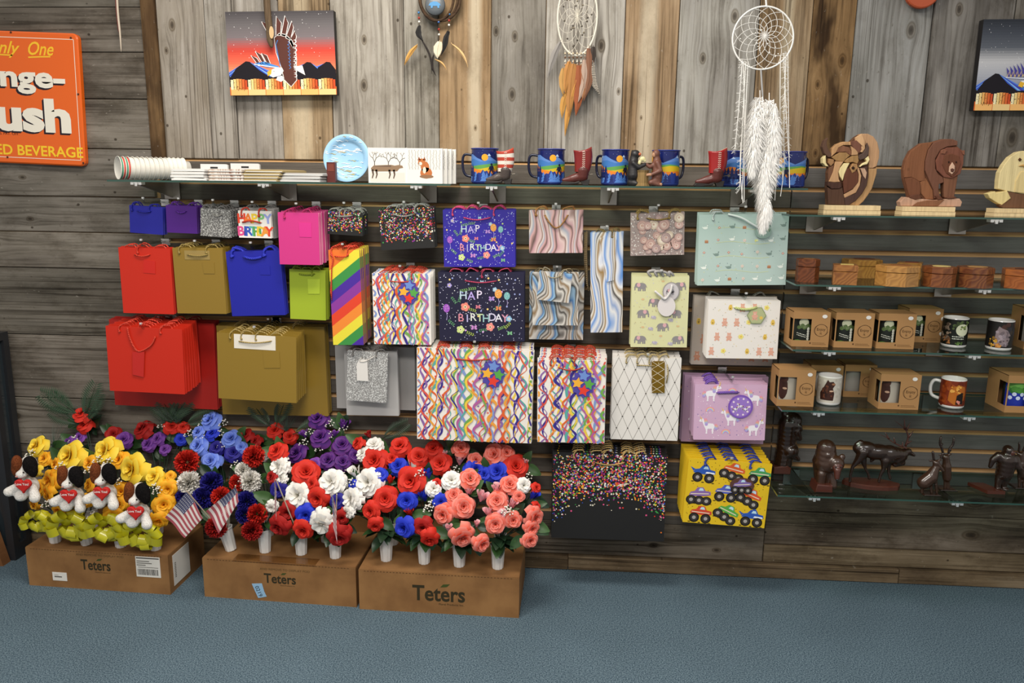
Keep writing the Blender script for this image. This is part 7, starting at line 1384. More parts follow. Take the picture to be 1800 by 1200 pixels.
CH = .155
def ex1(r, hw, h, dep):
    MB().box((hw - .128, -.0012, h - .088), (hw - .032, -.0002, h - .006)).build('shipping_label', paper('#dcd8d0'), r, local=True)
    A = planeart(.0012)
    rr = random.Random(4); x = hw - .122
    while x < hw - .04: wd = rr.choice((.0012, .002, .003)); A.rect(x, h - .080, x + wd, h - .056, '#2a2826', 1); x += wd + rr.choice((.0012, .002))
    for k in range(3): A.rect(hw - .124, h - .026 - .008 * k, hw - .124 + (.05, .06, .035)[k], h - .023 - .008 * k, '#55514c', 1)
    A.rect(hw - .125, h - .014, hw - .035, h - .010, '#2f2c2a', 1); A.rect(hw - .12, h - .05, hw - .04, h - .048, '#55514c', 1); A.build('label_print', r, local=True)
    MB().box((-hw + .10, -.0012, .028), (-hw + .158, -.0002, .062)).build('small_label', paper('#dcd8d0'), r, local=True)
    A = planeart(.0012); A.rect(-hw + .108, .042, -hw + .138, .046, '#4a4642', 1); A.rect(-hw + .108, .05, -hw + .125, .052, '#8a8680', 1); A.build('label_print', r, local=True)
    MB().box((hw + .0002, .03, .02), (hw + .0012, .15, h - .012)).build('side_label', paper('#d8d4cc'), r, local=True)
    A = Art(lambda x, y, l: Vector((hw + .0014 + .0001 * l, x, y)))
    for k in range(9): A.rect(.04, .05 + .007 * k, .05, .053 + .007 * k, '#3a3632', 1)
    A.build('label_print', r, local=True)
c1, _ = carton((52, 1028), (300, 1045), CH, .27, 'leftmost carton, holding the puppy bouquets', ((168, 993), .042, .118), True, ex1)
def ex2(r, hw, h, dep):
    mb = MB(); mb.prism([(-.105, .066), (-.066, .070), (-.058, .036), (-.050, .018), (-.083, .010), (-.095, .040)], -.0012, -.0002); mb.build('number_sticker', paper('#8fb4d0'), r, local=True)
    A = planeart(.0012); A.text('0219', -.079, .038, .015, '#20242c', 1, rot=-1.2); A.build('sticker_print', r, local=True)
    tp = MB(); tp.box((-hw + .12, -.0008, h - .004), (hw - .15, -.0002, h + .0008)); tp.box((-hw + .12, -.0008, h + .0031), (hw - .15, .045, h + .0036)); tp.build('clear_tape', glassy('clear_tape', '#f0ece4', rough=.12), r, local=True)
c2, _ = carton((360, 1048), (627, 1067), CH, .30, 'middle carton with a pale blue number sticker', ((492, 1017), .038, .122), True, ex2)
c3, _ = carton((632, 1070), (912, 1086), CH, .31, 'rightmost carton with the largest printed logo', ((771, 1043), .060, .192), False, lambda *a: None)
# ================================================================== SILK FLOWERS
def petal_mesh(petals, name, nu=4, nv=4):
    """petals: (phi, open angle, length, half-width angle, base radius, curl); unit flower facing +Z"""
    mb = MB(); mb.t = []; rq = random.Random(hash(name) % 1000 if False else len(petals))
    for (phi, op, ln, hwid, rb, curl) in petals:
        o = len(mb.v); j1, j2 = rq.uniform(-.08, .08), rq.uniform(0, 6.28)
        for i in range(nv + 1):
            t = i / nv; ang = op * (.45 + .55 * t) + curl * t ** 3
            rho = rb + ln * math.sin(ang) * t; z = ln * math.cos(ang) * t
            shape = (.42 + .58 * math.sin(PI * min(.5, t * .62))) * (1 - .38 * max(0, t - .72) / .28 * 1.0)
            for k in range(nu + 1):
                s = -1 + 2 * k / nu; a = phi + s * hwid * shape + j1
                cup = 1 + .12 * (1 - s * s) * (1 - t) - .10 * s * s * t; wob = .05 * t * math.sin(3 * s + j2)
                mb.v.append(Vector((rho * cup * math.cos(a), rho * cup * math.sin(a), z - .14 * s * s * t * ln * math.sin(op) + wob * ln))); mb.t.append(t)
        for i in range(nv):
            for k in range(nu): q = o + i * (nu + 1) + k; mb.f.append([q, q + 1, q + nu + 2, q + nu + 1]); mb.m.append(0)
    zs = [v.z for v in mb.v]; zm = (max(zs) + min(zs)) / 2; rm = max(math.hypot(v.x, v.y) for v in mb.v)
    mb.v = [Vector((v.x / rm, v.y / rm, (v.z - zm) / rm)) for v in mb.v]; return mb
def rose_petals(n=19, wide=1.0, seed=1):
    rq = random.Random(seed); out = []
    for i in range(n):
        u = (i / (n - 1)); phi = i * 2.39996 + rq.uniform(-.2, .2)
        out.append((phi, .06 + 1.12 * u ** 1.15 * wide, .62 + .42 * u, 1.55 - .75 * u, .03 + .10 * u, .15 + .75 * u * u))
    return out
FM = {}
for k, (n, wd, sd) in {'rose': (20, 1.0, 1), 'rose2': (17, 1.12, 4), 'open': (15, 1.3, 7)}.items(): FM[k] = petal_mesh(rose_petals(n, wd, sd), k)
FM['bud'] = petal_mesh([(i * 2.2, .10 + .05 * i, 1.5, 1.35 - .08 * i, .10 + .05 * i, -.12 + .03 * i) for i in range(7)], 'bud')
FM['peony'] = petal_mesh([(i * 2.39996, .15 + 1.25 * (i / 30) ** .8, .75 + .25 * i / 30, .85 - .35 * i / 30, .04, .25 + .5 * i / 30) for i in range(31)], 'peony', 4, 3)
cm = MB(); cm.t = []; rq = random.Random(3); N = 90
for i in range(N):
    zc = 1 - 1.55 * (i + .5) / N; a = i * 2.39996; rr_ = math.sqrt(max(0, 1 - zc * zc)); d = Vector((rr_ * math.cos(a), rr_ * math.sin(a), zc)); s = d.cross(Vector((rq.uniform(-1, 1), rq.uniform(-1, 1), rq.uniform(-1, 1)))).normalized(); o = len(cm.v); n = 7
    b = d.cross(s)
    cm.v.append(d * .25); cm.t.append(0)
    for k in range(n):
        q = -1 + 2 * k / (n - 1); e = d * (.82 + .16 * (k % 2) + rq.uniform(-.06, .06)) + s * .32 * q + b * .10 * math.sin(k * 2.5); cm.v.append(e); cm.t.append(1 if k % 2 else .6)
    for k in range(n - 1): cm.f.append([o, o + 1 + k, o + 2 + k]); cm.m.append(0)
FM['carn'] = cm
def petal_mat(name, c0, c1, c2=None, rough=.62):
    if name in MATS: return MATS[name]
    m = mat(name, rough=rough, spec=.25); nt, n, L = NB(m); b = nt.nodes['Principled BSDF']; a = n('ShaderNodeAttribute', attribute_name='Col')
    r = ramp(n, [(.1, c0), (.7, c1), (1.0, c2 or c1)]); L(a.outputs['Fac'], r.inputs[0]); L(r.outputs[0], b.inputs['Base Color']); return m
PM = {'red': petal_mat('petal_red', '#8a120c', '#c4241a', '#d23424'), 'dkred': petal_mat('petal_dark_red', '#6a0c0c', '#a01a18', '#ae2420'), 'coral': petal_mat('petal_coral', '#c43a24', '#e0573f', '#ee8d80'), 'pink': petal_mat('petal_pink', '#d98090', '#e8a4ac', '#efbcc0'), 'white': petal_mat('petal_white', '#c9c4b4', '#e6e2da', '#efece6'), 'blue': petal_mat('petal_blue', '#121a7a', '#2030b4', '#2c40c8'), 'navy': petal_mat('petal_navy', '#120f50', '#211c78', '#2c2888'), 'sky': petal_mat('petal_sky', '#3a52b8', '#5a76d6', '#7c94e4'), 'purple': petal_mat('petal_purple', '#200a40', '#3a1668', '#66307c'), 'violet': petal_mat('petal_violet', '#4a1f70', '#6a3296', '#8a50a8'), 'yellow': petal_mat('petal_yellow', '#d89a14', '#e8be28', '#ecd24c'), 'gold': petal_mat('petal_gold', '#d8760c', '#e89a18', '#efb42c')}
FMESH = {}
def fmesh(kind, c):
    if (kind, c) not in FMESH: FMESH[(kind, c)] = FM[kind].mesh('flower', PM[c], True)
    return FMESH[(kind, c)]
# leaves
GREEN = [mat('leaf_green', '#2c4a24', .4, spec=.5), mat('leaf_dark', '#1d3420', .4, spec=.5), mat('leaf_mid', '#3c5c2e', .45)]
def leafmesh():
    mb = MB(); n = 6
    for i in range(n + 1):
        t = i / n; wv = .34 * math.sin(PI * (t * .93 + .04)) ** .8 * (1 - .25 * t)
        for s in (-1, -.5, 0, .5, 1): mb.v.append(Vector((wv * s, t, .10 * abs(s) * wv * 3 - .28 * t * t + .02 * math.sin(9 * t + s))))
    for i in range(n):
        for k in range(4): q = i * 5 + k; mb.f.append([q, q + 1, q + 6, q + 5]); mb.m.append(0)
    return mb
def fernmesh():
    mb = MB(); mb.tube([(0, 0, 0), (0, .5, -.02), (0, 1, -.14)], [.012, .009, .004], 4)
    for i in range(18):
        t = .1 + .88 * i / 18; ln = .26 * math.sin(PI * (.12 + .85 * (1 - t))) + .04
        for s in (-1, 1): o = len(mb.v); y, z = t, -.14 * t * t; mb.v += [Vector((0, y, z)), Vector((s * ln * .5, y + .05, z + .01)), Vector((s * ln, y + .12, z - .03)), Vector((s * ln * .5, y + .09, z))]; mb.f.append([o, o + 1, o + 2, o + 3]); mb.m.append(0)
    return mb
LM = [leafmesh().mesh('leaf', g, True) for g in GREEN]; FERN = fernmesh().mesh('fern', mat('fern_green', '#28422a', .5))
WISP = MB(); rq = random.Random(9)
for i in range(26):
    a = rq.uniform(-1.0, 1.0); b = rq.uniform(-.5, .5); L_ = rq.uniform(.5, 1); d = Vector((math.sin(a), math.cos(a) * math.cos(b), math.sin(b))); WISP.tube([(0, 0, 0), d * L_ * .5 + Vector((0, 0, .03)), d * L_], [.008, .006, .003], 3)
WISP = WISP.mesh('wisp', mat('asparagus_green', '#33463a', .6))
BB = MB(); rq = random.Random(2)
for i in range(13):
    p = Vector((rq.uniform(-1, 1), rq.uniform(-1, 1), rq.uniform(-.3, .5))); BB.lathe([(0, -.2), (.15, -.12), (.2, 0), (.14, .13), (0, .18)], 6, p); BB.tube([p - Vector((0, 0, .1)), p * .2 - Vector((0, 0, .8))], .03, 3, 1)
BB = BB.mesh('baby_breath', [mat('tiny_white_bud', '#e9e5da', .6), GREEN[2]], True)
# vases
vm = MB(); vm.lathe([(0, 0), (.0195, 0), (.0205, .002), (.0262, .086), (.0285, .088), (.0285, .093), (.0262, .093), (.0240, .088), (.019, .010), (0, .008)], 20, flute=-.07); VASE = vm.mesh('vase', mat('white_plastic', '#dcdad6', .35))
vl = MB(); vl.box((-.006, -.0262, .02), (.006, -.0242, .05))
def orient(n):
    n = Vector(n).normalized(); x = n.cross(Vector((0, 1, .2))); x = x.normalized() if x.length > .01 else Vector((1, 0, 0)); y = n.cross(x); return Matrix((x, y, n)).transposed()
ZC = CH + .0034
BQ = []
class Bouquet:
    def __init__(s, px, py, label, row=0, X=None, Y=None, lean=0.0, group='silk flower bouquets in white vases'):
        p = PZ(px, py, ZC) if X is None else Vector((X, Y, ZC)); s.p = p + (Vector((0, .02, 0)) if X is None else Vector()); s.row = row; s.px = px; s.lean = lean
        s.r = thing('bouquet', label, 'bouquet', s.p, group); s.fl = []; inst('vase', VASE, s.r, Matrix.Translation(s.p) @ Matrix.Rotation(lean, 4, 'Y')); BQ.append(s)
        s.top = s.p + Vector((.09 * math.sin(lean), 0, .09)); s.rq = random.Random(int(px) * 3 + row)
    def depth(s, py): return s.p.y + (-.07 + (940 - py) * .00105)
    def flower(s, px, py, rpx, kind, c, dY=0.0):
        Y = s.depth(py) + dY; Y = min(Y, -.06); q = P(px, py, Y); rad = rpx * (3 + Y) / F * 1.24; rq = s.rq
        n = Vector(((q.x - s.p.x) * 5 + rq.uniform(-.25, .25), -1.0 + rq.uniform(-.2, .2), .35 + 5.0 * (q.z - .42) + rq.uniform(-.2, .3)))
        if kind == 'bud': n = Vector(((q.x - s.p.x) * 4, -.35, 1.2)); rad *= .85
        M = Matrix.Translation(q) @ orient(n).to_4x4() @ Matrix.Rotation(rq.uniform(0, 6.28), 4, 'Z') @ Matrix.Diagonal((rad, rad, rad * (.95 if kind != 'open' else .8), 1))
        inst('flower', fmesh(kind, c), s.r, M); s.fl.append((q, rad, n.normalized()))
    def finish(s, nleaf=8, ferns=1, wisps=0, breath=2, leafsize=.065, low=4):
        rq = s.rq; nleaf = int(nleaf * 1.8)
        for i, (q, rad, n) in enumerate(s.fl):
            b = q - n * rad * .35; mid = (b + s.top) / 2 + Vector((rq.uniform(-.01, .01), .02, 0))
            mb = MB(); mb.tube(smoothpts([s.top - Vector((0, 0, .05)), s.top, mid, b], 2), .0022, 4); mb.build('stem', GREEN[1], s.r)
        if not s.fl: return
        for i in range(nleaf):
            q, rad, n = s.fl[rq.randrange(len(s.fl))]; a = rq.uniform(0, 6.28); side = Vector((math.cos(a), -.25, math.sin(a) * .8 - .15)); pos = q - n * rad * .95 + side * rad * .25 + Vector((0, .012, 0)); d = (side + n * .15).normalized()
            x = d.cross(Vector((0, -1, .5))); x = x.normalized() if x.length > .1 else Vector((1, 0, 0)); z = x.cross(d); L_ = leafsize * rq.uniform(.8, 1.25)
            inst('leaf', LM[rq.randrange(3)], s.r, Matrix.Translation(pos) @ Matrix((x, d, z)).transposed().to_4x4() @ Matrix.Diagonal((L_, L_, L_, 1)))
        for i in range(low):   # leaves skirting the vase mouth
            a = rq.uniform(PI * 1.05, PI * 1.95); d = Vector((math.cos(a), math.sin(a) * .7, rq.uniform(-.35, .35))).normalized(); x = d.cross(Vector((0, 0, 1))).normalized(); z = x.cross(d); L_ = leafsize * rq.uniform(.9, 1.3)
            inst('leaf', LM[rq.randrange(2)], s.r, Matrix.Translation(s.top + Vector((0, 0, .012 + .02 * rq.random())) + d * .012) @ Matrix((x, d, z)).transposed().to_4x4() @ Matrix.Diagonal((L_, L_, L_, 1)))
        for nm, ms, cnt, sz in (('fern_frond', FERN, ferns, .15), ('asparagus_wisp', WISP, wisps, .10)):
            for i in range(cnt):
                hi = sorted(s.fl, key=lambda e: -e[0].z)[:max(2, len(s.fl) // 3)]; q, rad, n = hi[rq.randrange(len(hi))]; a = rq.uniform(.3, PI - .3); d = Vector((math.cos(a), -.02, math.sin(a))).normalized(); x = d.cross(Vector((0, -1, .2))).normalized(); z = x.cross(d); L_ = sz * rq.uniform(.8, 1.2)
                fp = q - n * rad * .6 + Vector((0, .045, .02)) + d * .02; fp.y = min(fp.y, -.075)
                inst(nm, ms, s.r, Matrix.Translation(fp) @ Matrix((x, d, z)).transposed().to_4x4() @ Matrix.Diagonal((L_, L_, L_, 1)))
        for i in range(breath):
            q, rad, n = s.fl[rq.randrange(len(s.fl))]; a = rq.uniform(0, 6.28); s.breath(q + n * rad * .25 + Vector((math.cos(a), 0, math.sin(a))) * rad * 1.05)
    def breath(s, q): inst('baby_breath', BB, s.r, Matrix.Translation(q) @ orient((0, -.8, .6)).to_4x4() @ Matrix.Diagonal((.016, .016, .016, 1)))
    def breath_px(s, px, py): s.breath(P(px, py, min(s.depth(py) - .035, -.06)))
# ---- carton 1: puppy bouquets
B = [Bouquet(92, 956, 'yellow rose bouquet with lime bow at the far left'), Bouquet(148, 960, 'second yellow puppy bouquet from the left', lean=-.12), Bouquet(208, 964, 'third yellow puppy bouquet from the left'), Bouquet(269, 969, 'fourth yellow puppy bouquet, next to the flag')]
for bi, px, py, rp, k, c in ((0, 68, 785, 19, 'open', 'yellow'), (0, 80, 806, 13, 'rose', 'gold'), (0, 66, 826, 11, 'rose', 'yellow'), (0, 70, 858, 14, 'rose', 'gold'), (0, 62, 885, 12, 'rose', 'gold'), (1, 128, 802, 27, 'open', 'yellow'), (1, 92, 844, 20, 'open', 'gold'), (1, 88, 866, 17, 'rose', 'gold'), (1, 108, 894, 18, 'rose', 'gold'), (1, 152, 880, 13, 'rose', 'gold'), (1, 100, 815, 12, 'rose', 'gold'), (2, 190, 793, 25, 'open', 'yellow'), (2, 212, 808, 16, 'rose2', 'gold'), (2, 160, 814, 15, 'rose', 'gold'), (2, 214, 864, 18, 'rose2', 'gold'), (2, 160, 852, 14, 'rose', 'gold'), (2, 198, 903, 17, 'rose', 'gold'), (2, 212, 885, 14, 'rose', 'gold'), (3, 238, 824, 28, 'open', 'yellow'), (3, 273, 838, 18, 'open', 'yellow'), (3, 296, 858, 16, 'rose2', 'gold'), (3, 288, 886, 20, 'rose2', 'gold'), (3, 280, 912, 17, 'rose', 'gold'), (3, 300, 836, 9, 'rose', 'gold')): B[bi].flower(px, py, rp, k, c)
for bi, px, py in ((0, 54, 795), (1, 106, 817), (2, 172, 806), (2, 190, 810), (1, 157, 824), (2, 206, 846), (3, 277, 861), (3, 270, 855), (1, 162, 905), (0, 82, 884)): B[bi].breath_px(px, py)
BOW = mat('lime_satin', '#c2bb20', .25, spec=.7)
def bow(b, px, py, s):
    c = P(px, py, b.p.y - .05); mb0 = None; rq = b.rq
    for i in range(17):
        a = i * 2.4; rr = s * (.15 + .7 * ((i % 5) / 4)); cc = c + Vector((math.cos(a) * rr, -.012 + .02 * math.sin(i * 1.3), math.sin(a) * rr * .75)); d = Vector((math.cos(a), rq.uniform(-.5, .2), math.sin(a))).normalized(); up = d.cross(Vector((0, 1, .3))).normalized(); n = d.cross(up); mb = MB(); k = 10; R_ = s * .52; wd = s * .34
        for j in range(k + 1):
            t = -PI * .85 + 2 * PI * .85 * j / k; q = cc + d * R_ * (.9 + math.cos(t)) * .8 + n * R_ * .55 * math.sin(t)
            mb.v += [q - up * wd, q + up * wd]
        for j in range(k): mb.f.append([2 * j, 2 * j + 1, 2 * j + 3, 2 * j + 2]); mb.m.append(0)
        mb.build('ribbon_loop', BOW, b.r, smooth=True)
for b, px, py, s in ((B[0], 72, 915, .038), (B[1], 131, 923, .054), (B[2], 194, 925, .052), (B[3], 256, 937, .054)): bow(b, px, py, s)
FURW, FURB, FURK = speckle('white_plush', '#cfcac2', '#efece6', 260, .95, .8), speckle('brown_plush', '#5a2c18', '#7d4426', 260, .95, .8), speckle('black_plush', '#0c0a0a', '#1a1717', 260, .95, .8)
FELT = mat('red_felt', '#c01c16', .8)
def puppy(b, mx, my, label, side=1.0, hx=None, hy=None, partial=False):
    Y = b.p.y - .085; o = P(mx, my, Y); u = (3 + Y) / F * 1.12; T = lambda dx, dy, dz=0: o + Vector((dx * u, dz, -dy * u)); r = thing('plush_puppy', label, 'plush toy', T(0, 42, .02), 'plush puppies in the yellow bouquets')
    organic('body', [('e', T(0, 28, .02), (17 * u, .030, 18 * u)), ('c', T(-10, 24, .0), 8 * u, T(-25, 32, -.01), 8.5 * u), ('c', T(12, 26, .0), 8 * u, T(20, 40, -.012), 8.5 * u), ('e', T(-26, 33, -.014), (9.5 * u, .016, 8.5 * u)), ('e', T(20, 42, -.016), (9.5 * u, .016, 9 * u)), ('e', T(-8, 42, -.005), (11 * u, .02, 9 * u)), ('e', T(4, -12, .02), (15 * u, .026, 16 * u))], FURW, r, .0042, 3)
    organic('muzzle', [('e', T(0, 0, -.012), (9.5 * u, .020, 7.5 * u)), ('c', T(3, -14, .0), 4 * u, T(1, -4, -.006), 6 * u)], FURW, r, .004, 2)
    organic('dark_ear', [('e', T(15, -16, -.006), (13 * u, .020, 17 * u)), ('e', T(20, -8, -.01), (9 * u, .014, 14 * u))], FURK, r, .004, 2); organic('brown_ear', [('e', T(-9, -18, -.004), (9 * u, .018, 15 * u)), ('e', T(-13, -8, -.006), (6.5 * u, .012, 14 * u))], FURB, r, .004, 2)
    organic('nose', [('e', T(-3, 1, -.032), (2.4 * u, .004, 1.8 * u))], mat('pink_nose', '#b58278', .5), r, .0016, 1)
    organic('eye', [('e', T(9, -6, -.028), (1.8 * u, .003, 1.8 * u))], mat('glass_eye', '#2a2018', .1), r, .0016, 1)
    hx = 5 if hx is None else hx; hy = 17 if hy is None else hy; pts = []
    for k in range(24):
        t = 2 * PI * k / 24; x = 16 * math.sin(t) ** 3; y = 13 * math.cos(t) - 5 * math.cos(2 * t) - 2 * math.cos(3 * t) - math.cos(4 * t); pts.append((o.x + (hx + x * .92) * u, o.z - (hy - y * .86) * u))
    MB().prism(pts, o.y - .034, o.y - .022, bevel=.003).build('heart', FELT, r)
    A = Art(lambda x, y, l: Vector((x, o.y - .0344 - .0001 * l, y))); A.text('Love You!', o.x + hx * u, o.z - (hy - 3) * u, 4.4 * u, '#f2e6e0', 1, width=24 * u, bold=.02, rot=.03); A.build('heart_print', r)
puppy(B[1], 122, 849, 'plush puppy second from the left, on the lime bow')
puppy(B[2], 180, 844, 'plush puppy third from the left, between its neighbours')
puppy(B[3], 239, 878, 'plush puppy at the right, nearest the flag')
puppy(B[0], 42, 831, 'plush puppy at the far left edge, partly turned', hx=6)
for b in B: b.finish(nleaf=5, ferns=0, wisps=1 if b is B[0] else 0, breath=0, low=0)
b = Bouquet(140, 930, 'red and purple bouquet rising behind the left puppies', 1, P(160, 900, -.16).x, -.16)
for px, py, rp, k, c in ((145, 729, 16, 'rose', 'red'), (150, 748, 14, 'rose2', 'red'), (200, 763, 14, 'rose', 'dkred'), (124, 781, 15, 'rose2', 'violet'), (141, 769, 11, 'rose', 'violet'), (218, 773, 15, 'rose', 'violet')): b.flower(px, py, rp, k, c, -.02)
b.breath_px(163, 720); b.breath_px(129, 771); b.finish(8, 5, 4, 0, low=0)
b = Bouquet(270, 930, 'red and purple bouquet rising behind the right puppies', 1, P(275, 900, -.16).x, -.16)
for px, py, rp, k, c in ((253, 755, 18, 'rose', 'dkred'), (302, 750, 14, 'rose2', 'red'), (322, 751, 11, 'rose', 'red'), (262, 781, 13, 'rose2', 'violet'), (278, 771, 12, 'rose', 'violet'), (290, 790, 10, 'rose', 'violet'), (318, 772, 11, 'rose', 'blue')): b.flower(px, py, rp, k, c, -.02)
b.finish(9, 5, 5, 1, low=0)
# ---- carton 2
B = [Bouquet(403, 970, 'carnation bouquet in the leaning vase with two flags', lean=-.22), Bouquet(463, 973, 'carnation bouquet second in the middle carton'), Bouquet(527, 977, 'white and red rose bouquet third in the middle carton'), Bouquet(587, 983, 'red and white rose bouquet at the right end of the middle carton')]
for bi, px, py, rp, k, c in ((0, 329, 812, 20, 'carn', 'red'), (0, 333, 848, 20, 'carn', 'white'), (0, 372, 848, 18, 'carn', 'navy'), (0, 357, 875, 18, 'carn', 'navy'), (0, 388, 872, 16, 'carn', 'red'), (0, 380, 926, 18, 'carn', 'dkred'), (0, 320, 872, 11, 'carn', 'navy'),
    (1, 446, 802, 18, 'carn', 'red'), (1, 427, 826, 13, 'carn', 'white'), (1, 440, 846, 18, 'carn', 'white'), (1, 418, 848, 14, 'carn', 'red'), (1, 434, 880, 17, 'carn', 'navy'), (1, 430, 904, 15, 'carn', 'navy'), (1, 452, 903, 17, 'carn', 'red'), (1, 443, 932, 17, 'carn', 'dkred'), (1, 478, 890, 11, 'peony', 'white'), (1, 490, 860, 15, 'rose', 'navy'),
    (2, 488, 794, 18, 'rose', 'red'), (2, 492, 820, 18, 'peony', 'white'), (2, 496, 841, 10, 'peony', 'white'), (2, 538, 831, 24, 'rose', 'red'), (2, 526, 870, 25, 'peony', 'white'), (2, 538, 903, 19, 'rose2', 'blue'), (2, 507, 898, 17, 'rose', 'dkred'), (2, 492, 922, 20, 'rose2', 'dkred'), (2, 534, 929, 19, 'rose', 'red'), (2, 479, 838, 12, 'rose', 'dkred'),
    (3, 584, 848, 23, 'peony', 'white'), (3, 560, 874, 20, 'rose', 'red'), (3, 568, 917, 23, 'peony', 'white'), (3, 596, 940, 22, 'rose', 'dkred'), (3, 594, 880, 14, 'rose', 'navy'), (3, 600, 908, 15, 'rose', 'dkred'), (3, 550, 850, 12, 'rose', 'red')): B[bi].flower(px, py, rp, k, c)
for b in B: b.finish(8, 0, 0, 0, low=4)
b = Bouquet(375, 930, 'blue rose bouquet standing tall behind the flags', 1, P(392, 900, -.17).x, -.17)
for px, py, rp, k, c in ((372, 740, 18, 'rose2', 'sky'), (350, 760, 13, 'rose', 'sky'), (350, 784, 17, 'rose', 'sky'), (408, 772, 17, 'rose2', 'sky'), (372, 811, 18, 'rose', 'sky'), (374, 762, 13, 'rose', 'blue'), (381, 787, 13, 'rose', 'navy'), (411, 796, 16, 'rose', 'navy'), (424, 786, 11, 'rose', 'sky')): b.flower(px, py, rp, k, c, -.03)
for q in ((357, 742), (393, 742), (386, 760), (390, 780), (352, 765), (414, 815), (332, 760)): b.breath_px(*q)
b.finish(14, 0, 0, 0, low=0)
b = Bouquet(480, 930, 'red rose bouquet half hidden behind the carnations', 1, P(470, 900, -.14).x, -.14)
for px, py, rp, k, c in ((432, 766, 14, 'rose', 'dkred'), (484, 757, 15, 'rose', 'red'), (510, 767, 13, 'rose2', 'red'), (468, 800, 11, 'peony', 'white'), (450, 775, 11, 'rose', 'dkred')): b.flower(px, py, rp, k, c, 0)
b.finish(8, 3, 1, 0, low=0)
b = Bouquet(570, 930, 'purple rose bouquet standing tall in the middle', 1, P(572, 900, -.17).x, -.17)
for px, py, rp, k, c in ((560, 737, 18, 'rose2', 'purple'), (604, 745, 13, 'bud', 'violet'), (535, 762, 10, 'bud', 'violet'), (564, 770, 19, 'rose', 'purple'), (602, 783, 18, 'rose', 'purple'), (524, 798, 18, 'rose2', 'purple'), (578, 810, 17, 'rose', 'purple'), (603, 812, 15, 'rose2', 'purple'), (554, 816, 12, 'rose', 'violet'), (625, 800, 13, 'rose', 'purple'), (588, 762, 8, 'bud', 'violet')): b.flower(px, py, rp, k, c, -.03)
for q in ((580, 743), (604, 750), (545, 757), (534, 776), (562, 786), (578, 764), (600, 826)): b.breath_px(*q)
b.finish(14, 0, 0, 0, low=0)
# ---- carton 3
B = [Bouquet(677, 988, 'red, white and blue rose bouquet at the left of the right carton'), Bouquet(744, 993, 'red and blue rose bouquet second in the right carton'), Bouquet(806, 998, 'coral rose bouquet third in the right carton'), Bouquet(874, 1002, 'coral and pink rose bouquet at the right end')]
for bi, px, py, rp, k, c in ((0, 624, 830, 16, 'bud', 'white'), (0, 649, 848, 24, 'peony', 'white'), (0, 620, 876, 20, 'peony', 'white'), (0, 612, 899, 12, 'peony', 'white'), (0, 668, 835, 14, 'rose', 'blue'), (0, 620, 851, 9, 'rose', 'blue'), (0, 686, 843, 10, 'bud', 'red'), (0, 678, 876, 22, 'rose', 'red'), (0, 653, 897, 17, 'rose', 'red'), (0, 660, 921, 14, 'rose2', 'red'),
    (1, 724, 845, 26, 'rose2', 'red'), (1, 768, 849, 9, 'rose', 'red'), (1, 762, 859, 14, 'peony', 'white'), (1, 716, 879, 18, 'rose', 'blue'), (1, 745, 871, 13, 'bud', 'blue'), (1, 775, 881, 14, 'rose', 'blue'), (1, 719, 899, 11, 'bud', 'red'), (1, 712, 926, 19, 'rose', 'blue'), (1, 744, 925, 18, 'rose', 'dkred'), (1, 755, 944, 17, 'rose2', 'red'), (1, 752, 832, 14, 'bud', 'blue'),
    (2, 798, 870, 15, 'rose', 'coral'), (2, 814, 890, 21, 'rose', 'coral'), (2, 780, 903, 18, 'rose2', 'coral'), (2, 824, 861, 12, 'bud', 'pink'), (2, 826, 842, 18, 'rose2', 'coral'), (2, 794, 845, 17, 'peony', 'white'), (2, 812, 941, 22, 'rose', 'coral'), (2, 796, 938, 10, 'bud', 'pink'), (2, 788, 927, 9, 'bud', 'pink'), (2, 846, 954, 16, 'rose2', 'coral'), (2, 838, 920, 8, 'bud', 'pink'), (2, 848, 872, 14, 'bud', 'pink'),
    (3, 874, 880, 18, 'rose', 'coral'), (3, 872, 858, 12, 'bud', 'pink'), (3, 896, 852, 17, 'rose2', 'coral'), (3, 900, 884, 12, 'bud', 'pink'), (3, 858, 899, 12, 'bud', 'pink'), (3, 871, 920, 18, 'rose', 'coral'), (3, 902, 913, 15, 'rose2', 'coral'), (3, 938, 908, 18, 'rose', 'coral'), (3, 934, 927, 14, 'rose2', 'coral'), (3, 931, 948, 15, 'rose', 'coral'), (3, 920, 853, 13, 'peony', 'white'), (3, 938, 869, 12, 'bud', 'blue'), (3, 942, 857, 9, 'rose', 'red'), (3, 942, 890, 9, 'rose', 'red'), (3, 912, 872, 11, 'rose', 'coral'), (3, 882, 903, 10, 'rose', 'pink')): B[bi].flower(px, py, rp, k, c)
for bi, px, py in ((1, 756, 885), (1, 753, 892), (3, 895, 898), (3, 890, 894), (0, 616, 846), (1, 738, 830)): B[bi].breath_px(px, py)
for b in B: b.finish(12, 0, 0, 0, low=11, leafsize=.06)
b = Bouquet(690, 940, 'red and white bouquet behind the white peonies', 1, P(690, 900, -.17).x, -.17)
for px, py, rp, k, c in ((630, 779, 12, 'rose', 'red'), (648, 764, 9, 'bud', 'dkred'), (658, 783, 15, 'peony', 'white'), (638, 798, 12, 'peony', 'white'), (660, 810, 24, 'rose2', 'red'), (700, 819, 17, 'rose', 'blue'), (728, 818, 16, 'bud', 'white'), (704, 785, 18, 'rose2', 'red'), (736, 803, 18, 'rose', 'red'), (690, 806, 13, 'rose', 'red')): b.flower(px, py, rp, k, c, -.04)
b.breath_px(660, 826); b.breath_px(706, 830); b.finish(9, 1, 0, 0, low=0)
b = Bouquet(790, 940, 'red and pink bouquet in the back row of the right carton', 1, P(790, 900, -.17).x, -.17)
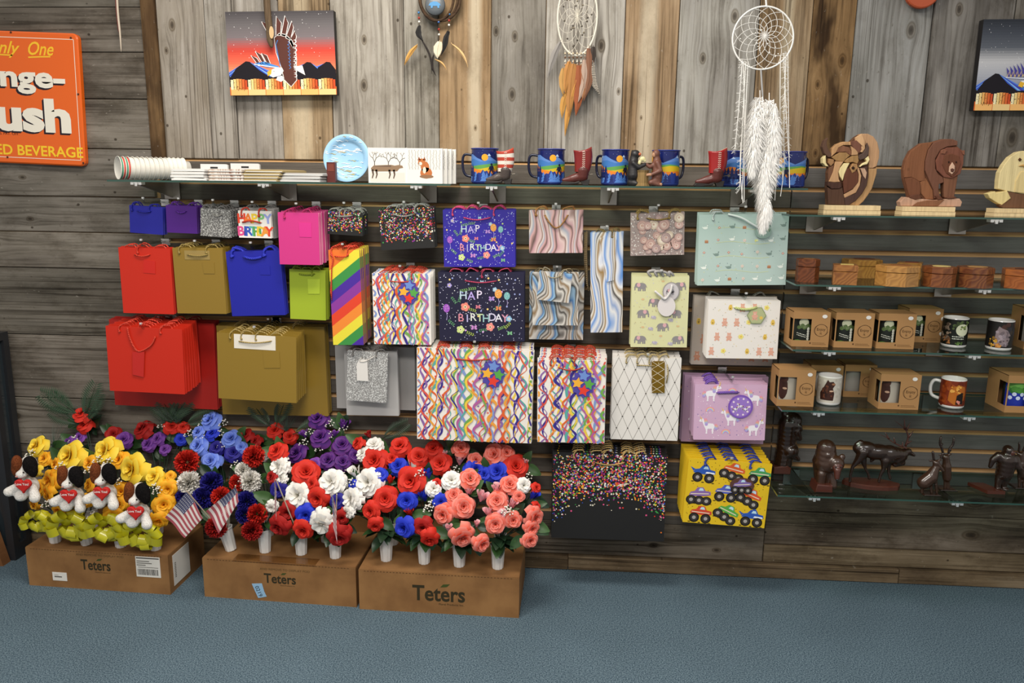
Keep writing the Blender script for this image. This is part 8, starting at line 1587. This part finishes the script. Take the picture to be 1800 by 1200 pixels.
for px, py, rp, k, c in ((762, 790, 16, 'rose2', 'red'), (774, 815, 20, 'rose', 'red'), (810, 789, 15, 'rose2', 'coral'), (808, 807, 13, 'bud', 'pink'), (836, 809, 14, 'rose', 'coral'), (780, 798, 9, 'bud', 'pink'), (834, 827, 19, 'rose2', 'blue')): b.flower(px, py, rp, k, c, -.04)
b.breath_px(800, 824); b.finish(8, 0, 0, 0, low=0)
b = Bouquet(890, 940, 'coral and blue bouquet at the back right corner', 1, P(880, 900, -.17).x, -.17)
for px, py, rp, k, c in ((870, 799, 20, 'rose', 'coral'), (890, 796, 14, 'rose2', 'coral'), (906, 820, 22, 'rose', 'red'), (876, 829, 20, 'rose2', 'blue'), (852, 834, 13, 'rose', 'blue'), (922, 812, 9, 'bud', 'pink')): b.flower(px, py, rp, k, c, -.04)
b.breath_px(928, 836); b.finish(8, 0, 0, 0, low=0)
# ---- little flags
def flag(q, Y, label, pole, b_, wave=.006):
    tl, tr, br, bl = [P(x, y, Y) for x, y in q]; r = thing('small_flag', label, 'flag', P(*pole[1], Y), 'small striped flags on sticks')
    def mp(x, y, l):
        u, v = x, y; a = tl.lerp(tr, u); b = bl.lerp(br, u); p = a.lerp(b, 1 - v); return p + Vector((0, -.0006 - .00025 * l + wave * math.sin(u * 5), 0))
    mb = MB(); n = 14
    for side in (0, 1):
        for i in range(n + 1):
            for j in (0, 1): p = mp(i / n, j, 0); mb.v.append(p + Vector((0, .0008 * side, 0)))
    k = 2 * (n + 1)
    for i in range(n): mb.f += [[2 * i, 2 * i + 2, 2 * i + 3, 2 * i + 1], [k + 2 * i, k + 2 * i + 1, k + 2 * i + 3, k + 2 * i + 2]]; mb.m += [0, 0]
    mb.build('cloth', paper('#d5cbc6', .8), r, smooth=True)
    A = Art(mp, 1 / n)
    for i in range(7): A.rect(0, 1 - (2 * i + 1) / 13, 1, 1 - 2 * i / 13, '#a25058', 1)
    A.rect(0, 6 / 13, .42, 1, '#52546e', 2)
    for i in range(7):
        for j in range(6): A.circ(.04 + .055 * i + (.012 if j % 2 else 0), 6 / 13 + .05 + .087 * j, .011, '#e6e2e4', 3, 6, .017)
    A.build('print', r, PRINTM)
    MB().tube([P(*pole[0], Y + .004), b_.top + Vector((0, 0, -.04))], .0022, 6).build('stick', paper('#cdbfa6'), r)
flag([(328, 864), (358, 909), (326, 944), (290, 909)], BQ[6].p.y - .16, 'small flag hanging left, below the white carnation', ((328, 862), (372, 935)), BQ[6])
fl = [o for o in bpy.data.objects if o.get('category') == 'flag'][-1]
flag([(413, 856), (421, 880), (386, 936), (362, 898)], BQ[6].p.y - .17, 'small flag hanging right, before the red carnation', ((414, 853), (404, 940)), BQ[6])
flag([(583, 868), (591, 890), (593, 955), (586, 930)], BQ[9].p.y - .13, 'narrow edge-on flag among the red and white roses', ((592, 868), (594, 956)), BQ[9], .002)
flag([(482, 842), (486, 858), (486, 912), (483, 895)], BQ[8].p.y - .12, 'thin edge-on flag beside the white rose', ((485, 842), (487, 914)), BQ[8], .002)
